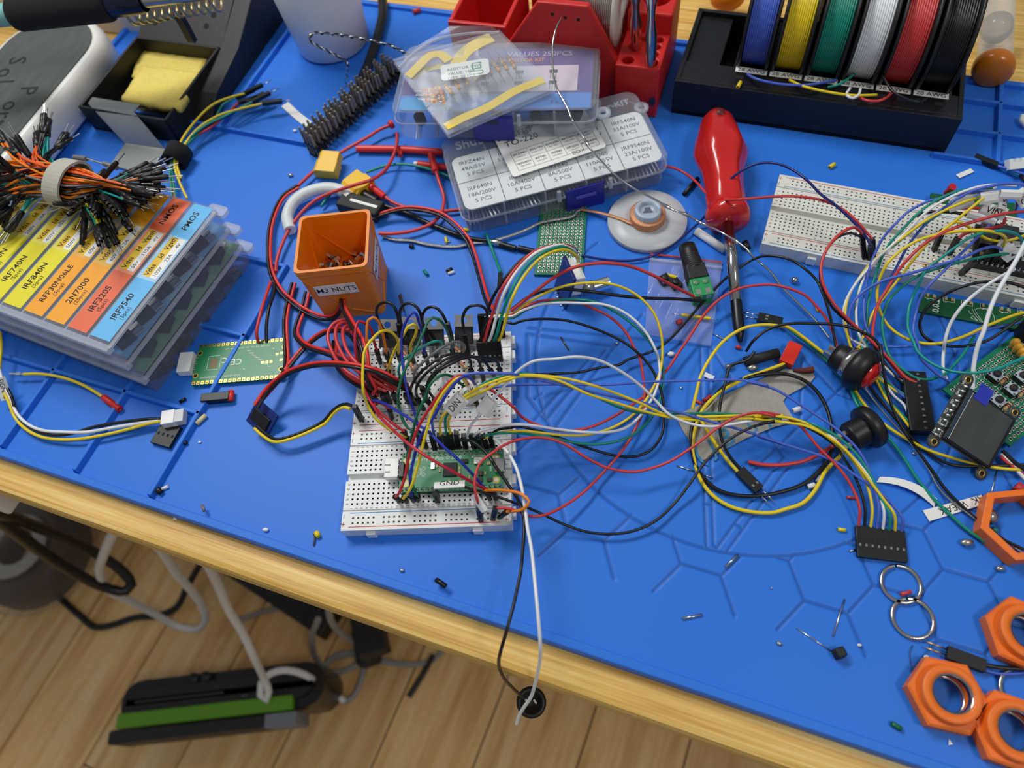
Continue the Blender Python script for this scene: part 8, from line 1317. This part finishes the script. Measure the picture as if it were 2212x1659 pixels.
# ---- offcuts and scraps on the mat
def bit(nm, lab, cat, k, x0, y0, x1, y1, r, m, grp='offcuts and scraps on the mat', flat=False, z=None, curve=0):
    z = r if z is None else z; a, b = k(x0, y0, z), k(x1, y1, z); g = G()
    if flat: g.bar((0, 0, 0), b-a, r*2.2, .5)
    elif curve: mid = (a+b)/2+Vector((0, 0, curve)); g.tube(rel(spline([a, mid, b], .8), a), r, 6)
    else: L = (b-a).length; g.lathe([(r*.5, 0), (r, 0), (r, L), (r*.5, L), (r*.5, L-.4)], 9, 0, frame((0, 0, 0), b-a))
    return solo(nm, lab, cat, g, m, Matrix.Translation(a), grp)
CL = TIN
for row in (('wire_offcut', 'yellow offcut left of the eight-way black connector', 'offcut', KU, 1100, 230, 1147, 235, .9, PVC['yellow']), ('wire_offcut', 'red offcut inside the upper split ring', 'offcut', KU, 1475, 620, 1538, 602, .8, PVC['red'], 'offcuts and scraps on the mat', False, 1.2),
            ('wire_offcut', 'green offcut at the front rim near the orange bushings', 'offcut', KU, 1420, 1388, 1480, 1425, 1.1, PVC['darkgreen']), ('wire_offcut', 'black offcut at the front rim below the breadboard', 'offcut', KV, 930, 550, 990, 590, 1.2, PVC['black'], 'offcuts and scraps on the mat', False, 4),
            ('wire_offcut', 'yellow offcut near the front rim left of the breadboard', 'offcut', KV, 225, 270, 240, 297, 1.3, PVC['yellow']), ('wire_offcut', 'yellow scrap below the spool rack', 'offcut', KO, 1008, 1035, 1040, 1015, 1.3, PVC['yellow']), ('wire_offcut', 'yellow scrap lying on the spool rack', 'offcut', KO, 440, 540, 458, 508, 1.2, PVC['yellow'], 'offcuts and scraps on the mat', False, 26.5),
            ('wire_offcut', 'red scrap at the back of the mat beside the tub', 'offcut', KM, 1260, 95, 1320, 78, 1.8, PVC['red']), ('sleeve_offcut', 'black sleeve piece left of the screwdriver handle', 'offcut', KN, 1760, 1550, 1870, 1420, 1.4, PVC['black']), ('wire_offcut', 'black scrap right of the orange box', 'offcut', KD, 1235, 485, 1265, 490, 1.2, PVC['black']),
            ('wire_offcut', 'black scrap near the middle of the mat behind the transistors', 'offcut', KD, 1530, 690, 1572, 665, 1.2, PVC['black']), ('wire_offcut', 'white scrap touching the black one behind the transistors', 'offcut', KD, 1540, 705, 1590, 688, .9, PVC['white']), ('wire_offcut', 'teal scrap behind the transistors', 'offcut', KD, 1350, 680, 1378, 715, 1.0, PVC['green']),
            ('wire_offcut', 'small yellow scrap above the soldered braid', 'offcut', KD, 1522, 415, 1530, 460, .9, PVC['yellow']), ('wire_offcut', 'yellow scrap touching the corner of the gridded kit box', 'offcut', KD, 1665, 350, 1705, 360, 1.0, PVC['yellow']), ('tube_offcut', 'cream tube piece in the front left compartment wall', 'offcut', KI, 1565, 610, 1640, 540, 1.3, mat('cream_tube', (220, 208, 160), .5)),
            ('wire_offcut', 'black offcut by the header socket at the left', 'offcut', KI, 1430, 438, 1480, 408, .9, PVC['black']), ('wire_offcut', 'black scrap in the corner of the front left rib', 'offcut', KI, 1250, 1160, 1285, 1130, 1.8, PVC['black']), ('wire_offcut', 'white scrap in the corner of the front left rib', 'offcut', KI, 1290, 1130, 1340, 1108, .9, PVC['white']),
            ('wire_offcut', 'white offcut lying on the wooden bench edge', 'offcut', KI, 1390, 1378, 1410, 1318, .9, PVC['white'], 'offcuts and scraps on the mat', False, -3), ('wire_offcut', 'pale offcut on the front rim left of the breadboard', 'offcut', KI, 1610, 1260, 1628, 1305, .8, PVC['grey'], 'offcuts and scraps on the mat', False, 3.4), ('wire_offcut', 'black scrap below the long rib at the left', 'offcut', KI, 1465, 770, 1490, 755, 1.1, PVC['black']),
            ('wire_offcut', 'red scrap with a wire tail below the screwdriver tip', 'offcut', KH, 1625, 160, 1660, 172, 1.1, PVC['red']), ('wire_offcut', 'white scrap beside the yellow loop left of the cloth', 'offcut', KH, 1400, 360, 1465, 390, 1.2, PVC['white'], 'offcuts and scraps on the mat', True), ('wire_offcut', 'red sleeve piece at the top left of the grey cloth', 'offcut', KH, 1390, 552, 1445, 515, 1.0, PVC['red']),
            ('wire_offcut', 'second red sleeve piece beside the yellow loop', 'offcut', KH, 1325, 540, 1388, 578, .8, PVC['red']), ('wire_offcut', 'white scrap at the right edge of the grey cloth', 'offcut', KG, 335, 455, 385, 440, 1.4, PVC['white']), ('wire_offcut', 'white scrap by the black loop below the cloth', 'offcut', KG, 440, 1000, 490, 985, 1.2, PVC['white']),
            ('solder_bead', 'grey glued bead beside the white scrap under the black loop', 'offcut', KG, 510, 970, 535, 930, 1.3, mat('clear_glue', (150, 160, 176), .2)), ('wire_offcut', 'red and white scrap left of the eight-way wires', 'offcut', KG, 720, 1075, 790, 1082, .7, PVC['red']), ('wire_offcut', 'red scrap under the white WEAK strip', 'offcut', KG, 1690, 1140, 1728, 1160, 1.0, PVC['red'], 'offcuts and scraps on the mat', False, .8),
            ('sleeve_offcut', 'black bush at the right edge above the orange frame', 'offcut', KG, 1885, 1040, 1920, 1065, 2.6, BLK), ('sleeve_offcut', 'red tube at the right edge above the orange frame', 'offcut', KG, 1930, 990, 2000, 1045, 2.6, mat('dull_red_tube', (190, 46, 50), .5)), ('teal_offcut', 'teal scrap behind the orange hexagonal frame', 'offcut', KG, 1760, 1300, 1800, 1320, 1.2, PVC['green']),
            ('wire_offcut', 'black cut lead piece right of the display wires', 'offcut', KF, -10, 640, 12, 690, 2.0, PVC['black']), ('wire_offcut', 'yellow scrap near the red push button wire', 'offcut', KF, 552, 1140, 572, 1190, .8, mat('amber_scrap', (210, 150, 70), .5)), ('wire_offcut', 'red scrap in the zip bag', 'offcut', KE, 1700, 1280, 1745, 1265, 1.4, PVC['red'], 'offcuts and scraps on the mat', False, 2.4),
            ('lead_offcut', 'bright clipped lead near the dark smudge at the front', 'clipped lead', KU, 428, 456, 505, 380, .55, CL), ('lead_offcut', 'bright ribbed lead lying alone at the front of the mat', 'clipped lead', KU, 170, 765, 290, 740, .6, CL), ('lead_offcut', 'long clipped lead pointing at the black stopper', 'clipped lead', KU, 855, 822, 1075, 968, .32, CL), ('lead_offcut', 'straight clipped lead above the black stopper', 'clipped lead', KU, 1070, 870, 1140, 648, .38, CL),
            ('lead_offcut', 'clipped lead under the crossing of yellow and black wires', 'clipped lead', KH, 1200, 1015, 1325, 1055, .4, CL), ('lead_offcut', 'dull clipped lead right of the rear breadboard', 'clipped lead', KH, 370, 95, 428, 185, .5, mat('dull_lead', (110, 100, 96), .4, .9)), ('lead_offcut', 'clipped lead beside the black two-pin plug loop', 'clipped lead', KH, 1400, 1085, 1460, 1100, .3, CL),
            ('lead_offcut', 'clipped lead below the display near the yellow wire', 'clipped lead', KG, 1800, 880, 1745, 1085, .32, CL), ('lead_offcut', 'clipped lead next to the red push button', 'clipped lead', KF, 545, 1510, 700, 1655, .25, CL), ('lead_offcut', 'clipped lead leading left from the eight-way connector', 'clipped lead', KG, 738, 1465, 785, 1450, .4, CL), ('lead_offcut', 'clipped lead below the corner of the small zip bag', 'clipped lead', KH, 1455, 68, 1560, 118, .4, TIN)):
    bit(*row)
BUR = mat('singed_blob', (196, 190, 176), .3, .9)
for i, (lab, k, x, y, r) in enumerate((('shiny steel ball beside the orange hexagonal frame', KG, 1742, 1215, 3.6), ('flattened solder blob right of the eight-way connector', KG, 1583, 1398, 2.2), ('tiny solder blob above the lower orange bushing', KG, 1822, 1585, 1.5), ('round solder ball below the left end of the long breadboard', KF, 385, 942, 2.1), ('lumpy solder blob left of the black sleeve', KH, 1580, 303, 2.0), ('second lumpy solder blob under the black sleeve', KH, 1745, 312, 2.2), ('solder splash right of the white wire loop', KH, 1160, 215, 1.8), ('tiny solder dot on the mat above the cloth', KH, 1232, 458, .7), ('tiny solder dot between yellow wires and display', KG, 1203, 762, .8), ('solder speck behind the transistors on the mat', KD, 1550, 450, .7), ('solder splash left of the tipped yellow connector', KM, 285, 1395, 1.4), ('pale speck on the mat below the white strip', KM, 320, 1040, 1.2), ('white speck by the long rib at the left', KI, 1590, 755, .8), ('solder speck near the yellow wire loops', KH, 772, 137, .7), ('solder speck in the hexagons at the front', KU, 705, 582, .5), ('pale speck left of the green offcut', KU, 1228, 922, .8), ('pale chip beside the two-pin plug', KU, 1628, 992, .9), ('twisted metal scrap at the front of the mat', KU, 750, 912, 1.0), ('solder bead beside the front rim under the breadboard', KV, 730, 495, 1.0), ('white chip on the front rim near the left', KI, 2115, 1452, 1.3))):
    c = k(x, y, r*.8); g = G(); g.ico((0, 0, 0), r, 2 if i else 3, sc=(1, 1, 1) if i in (0, 3) else (1.25, .8, .7)); rr = random.Random(i)
    if i not in (0, 3): g.v = [(a*(1+rr.uniform(-.18, .18)), b_*(1+rr.uniform(-.18, .18)), z) for a, b_, z in g.v]
    solo('metal_ball' if i in (0, 3) else 'solder_speck', lab, 'metal bit', g, STEEL if i in (0, 3) else (BUR if 'white' not in lab and 'pale' not in lab else LABEL), Matrix.Translation(c), 'solder specks and metal bits')
c = KU(1112, 968, 3); g = G(); g.box(-2.5, 2.5, -2.4, 2.4, -3, 2.6, tx=.4, ty=.4); solo('black_stopper', 'small rounded black rubber stopper at the front of the mat', 'stopper', g, BLKM, Matrix.Translation(c) @ Matrix.Rotation(.3, 4, 'Z'), bevel=.9, seg=3)
q = [KU(x, y, .4) for x, y in ((1760, 1520), (1785, 1515), (1762, 1484))]; g = G(); o = q[0]; g.prism([(p.x-o.x, p.y-o.y) for p in q], 0, .4); solo('paper_scrap', 'tiny white paper triangle by the front rim', 'paper', g, LABEL, Matrix.Translation(o))
for lab, k, pts, r in (('thin dark hair lying on the mat by the two-pin plug', KU, [(1548, 922, .3), (1530, 960, .8), (1535, 1030, .3), (1545, 1095, .3)], .14), ('stray copper strand behind the rear breadboard', KD, [(1150, 880, .6), (1175, 930, 2), (1165, 870, 1)], .5), ('frayed burnt strand beside the orange box', KD, [(1160, 870, 1), (1175, 950, 2.5), (1190, 1000, 4)], .6), ('thin wire thread near the yellow wire at the front left', KV, [(213, 275, .5), (218, 310, 1), (211, 352, .5)], .4)):
    p = wp(k, pts); g = G(); g.tube(rel(spline(p, .8), p[0]), r, 5); solo('fine_strand', lab, 'strand', g, mat('dark_strand', (70, 56, 52), .6), Matrix.Translation(p[0]), 'fine strands on the mat')
# ------------------------------------------------------------------ below the bench
def FP(x, y, z=0.): return KX(x, y, FZ+z)
a, b, c = FP(690, 1385, 95), FP(1790, 1262, 95), FP(730, 1140, 95); X = (b-a).normalized(); M = Matrix.Translation((a.x, a.y, FZ)) @ Matrix.Rotation(math.atan2(X.y, X.x), 4, 'Z'); Lb = (b-a).length*1.12; dp = abs((c-a).dot(Vector((-X.y, X.x, 0))))
T = thing('power_station', 'black portable power unit with a green stripe standing on the floor', 'electrical unit', M); DKG = mat('charcoal_case', (30, 30, 32), .5, var=.06)
g = G(); g.prism(rrect(0, Lb, -6, dp, 26, 6), 6, 88); part(T, 'case', g, mat('smoky_case', (22, 20, 18), .25, var=.1), 5); g = G(); g.prism(rrect(10, Lb-14, 6, dp-12, 20, 6), 88, 95); part(T, 'top_deck', g, DKG, 3); g = G(); g.box(22, Lb*.52, 24, dp-30, 94, 97); part(T, 'grip_recess', g, mat('grip_panel', (42, 42, 44), .4), 2)
g = G(); g.box(2, Lb*.86, -8, 10, 84, 98); part(T, 'green_stripe', g, mat('green_paint', (98, 156, 26), .45), 2); g = G(); g.box(-8, Lb*.88, -26, -9, 44, 95); part(T, 'front_bar', g, DKG, 3); g = G(); g.box(Lb*.73, Lb*.88, -27, -10, 50, 96); part(T, 'grey_panel', g, mat('grey_panel', (126, 130, 136), .5), 1); g = G(); g.box(Lb*.61, Lb*.64, 14, dp-34, 94, 98); part(T, 'latch', g, mat('grey_latch', (86, 88, 92), .45), 1)
for k in (.36, .42): g = G(); g.lathe([(7, 88), (7, 97), (0, 98)], 14, 0, Matrix.Translation((Lb*k, dp-6, 0))); part(T, 'knob', g, BLK)
for k in (.1, .9): g = G(); g.box(Lb*k-12, Lb*k+12, 10, dp-16, 0, 7); part(T, 'foot', g, BLKM, 2)
WC = mat('white_cable', (226, 224, 220), .5)
def fcable(lab, pts, r, m, name='floor_cable', n=10): p = [FP(*q) for q in pts]; t = thing(name, lab, 'cable', Matrix.Translation(p[0]), 'cables below the bench'); g = G(); g.tube(rel(spline(p, 8), p[0]), r, n); part(t, 'cable', g, m); return t
fcable('white cable loop hanging under the left of the bench', [(735, 190, 560), (690, 230, 480), (620, 380, 380), (595, 490, 300), (640, 590, 240), (760, 650, 170), (930, 740, 80), (1060, 810, 40), (1160, 830, 40), (1225, 780, 80), (1190, 660, 170), (1060, 500, 290), (960, 350, 400), (860, 265, 480), (740, 190, 560)], 5.0, WC)
fcable('white cable dropping onto the black power unit', [(1150, 340, 560), (1230, 420, 480), (1310, 580, 380), (1370, 720, 320), (1450, 850, 270), (1510, 980, 230), (1570, 1110, 140), (1605, 1200, 112), (1595, 1250, 106), (1555, 1220, 108), (1560, 1150, 116), (1620, 1090, 116), (1710, 1072, 112), (1810, 1095, 106), (1900, 1150, 70), (1980, 1210, 20), (2060, 1255, 6)], 4.6, WC)
fcable('grey cable curling on the floor right of the black power unit', [(1960, 660, 300), (1980, 780, 220), (2060, 870, 120), (2150, 920, 40), (2180, 1000, 6), (2160, 1120, 6), (2110, 1230, 6), (2050, 1265, 6)], 4.2, mat('grey_cable', (150, 148, 146), .5))
fcable('second grey cable coiled on the floor by the desk leg', [(1900, 770, 200), (1865, 880, 100), (1890, 1000, 30), (1960, 1080, 6), (2070, 1070, 6), (2160, 1010, 6), (2130, 970, 6), (2000, 990, 6), (1930, 1060, 6)], 4.0, MATS['grey_cable'])
fcable('grey cable reaching along the floor behind the power unit', [(1400, 780, 8), (1480, 755, 8), (1600, 715, 6), (1740, 695, 6), (1900, 690, 6), (2090, 705, 6)], 3.6, MATS['grey_cable'])
fcable('dark cable curving on the floor under the white loop', [(180, 430, 60), (210, 540, 20), (330, 620, 6), (470, 740, 6), (570, 815, 6), (680, 800, 6), (800, 760, 6), (950, 745, 6), (1050, 700, 6), (1120, 570, 30), (1200, 430, 60)], 5.0, PVC['black'])
fcable('thick black cable loop hanging at the far left', [(-40, 120, 520), (150, 190, 430), (400, 290, 360), (620, 400, 300), (740, 490, 270), (785, 560, 255), (750, 600, 255), (620, 575, 270), (430, 480, 320), (200, 330, 400), (-60, 130, 500)], 6.0, PVC['black'])
k = lambda x, y, z: KV(x, y, FZ+z)
for lab, pts in (('grey cable crossing the floor below the middle of the bench', [(250, 1080, 6), (330, 1010, 6), (480, 990, 6), (620, 1030, 6), (780, 1050, 6), (900, 1030, 6), (970, 970, 30)]), ('thin dark cable on the floor near the middle', [(770, 1240, 4), (840, 1130, 4), (880, 1060, 4), (910, 1000, 20)])):
    p = [k(*q) for q in pts]; t = thing('floor_cable', lab, 'cable', Matrix.Translation(p[0]), 'cables below the bench'); g = G(); g.tube(rel(spline(p, 8), p[0]), 4.0, 8); part(t, 'cable', g, MATS['grey_cable'] if 'grey' in lab else PVC['black'])
for lab, x, y, w_, l_ in (('black power brick hanging among the grey cables', 560, 860, 40, 70), ('smaller black adapter on the floor below the bricks', 545, 960, 30, 50)):
    c = k(x, y, 60 if 'hang' in lab else 0); g = G(); g.box(-w_/2, w_/2, -l_/2, l_/2, 0, 36); T = thing('power_brick', lab, 'adapter', Matrix.Translation(c) @ Matrix.Rotation(.3, 4, 'Z')); part(T, 'case', g, BLKM, 3); g = G(); g.box(-w_/2+6, w_/2-6, l_/2, l_/2+8, 10, 26); part(T, 'strain_relief', g, BLK, 1)
a, b = FP(1230, 400, 0), FP(1960, 880, 0); d_ = b-a; M = Matrix.Translation(a) @ Matrix.Rotation(math.atan2(d_.y, d_.x), 4, 'Z'); T = thing('desk_foot', 'black metal foot bar of the bench on the floor', 'desk foot', M); g = G(); g.box(-500, d_.length, -4, 66, 0, 32); part(T, 'bar', g, BLKM, 3); g = G(); g.box(d_.length-6, d_.length+1, -5, 67, 0, 34); part(T, 'end_cap', g, BLK, 2)
# dark round reel in a clear wrap, and a white post, far left
c = FP(250, 400, 0); T = thing('wrapped_reel', 'dark reel in clear wrapping on the floor at the far left', 'reel', Matrix.Translation(c)); g = G(); g.lathe([(34, 0), (84, 0), (84, 60), (34, 60), (34, 0)], 32); part(T, 'reel', g, mat('brown_winding', (74, 54, 34), .5, var=.3, vs=30)); g = G(); g.lathe([(30, 60), (46, 61), (52, 66), (46, 69), (30, 66)], 28); part(T, 'hub_ring', g, mat('pale_hub', (170, 164, 154), .5)); g = G(); g.lathe([(0, 74), (60, 74), (92, 66), (97, 30), (94, 0)], 28); part(T, 'wrap', g, clear('clear_wrap', (200, 196, 190), .03, .1, .8))
q0, q1 = KX(165, 10, -62), KX(72, 150, -62); d_ = q0-q1; M = Matrix.Translation((q1.x, q1.y, -62)) @ Matrix.Rotation(math.atan2(d_.y, d_.x), 4, 'Z'); g = G(); g.box(0, 160, 0, 120, 0, 32); T = thing('under_desk_drawer', 'white drawer fixed under the bench at the far left', 'drawer', M); part(T, 'drawer_box', g, mat('white_laminate', (214, 212, 206), .5, var=.02), 2)
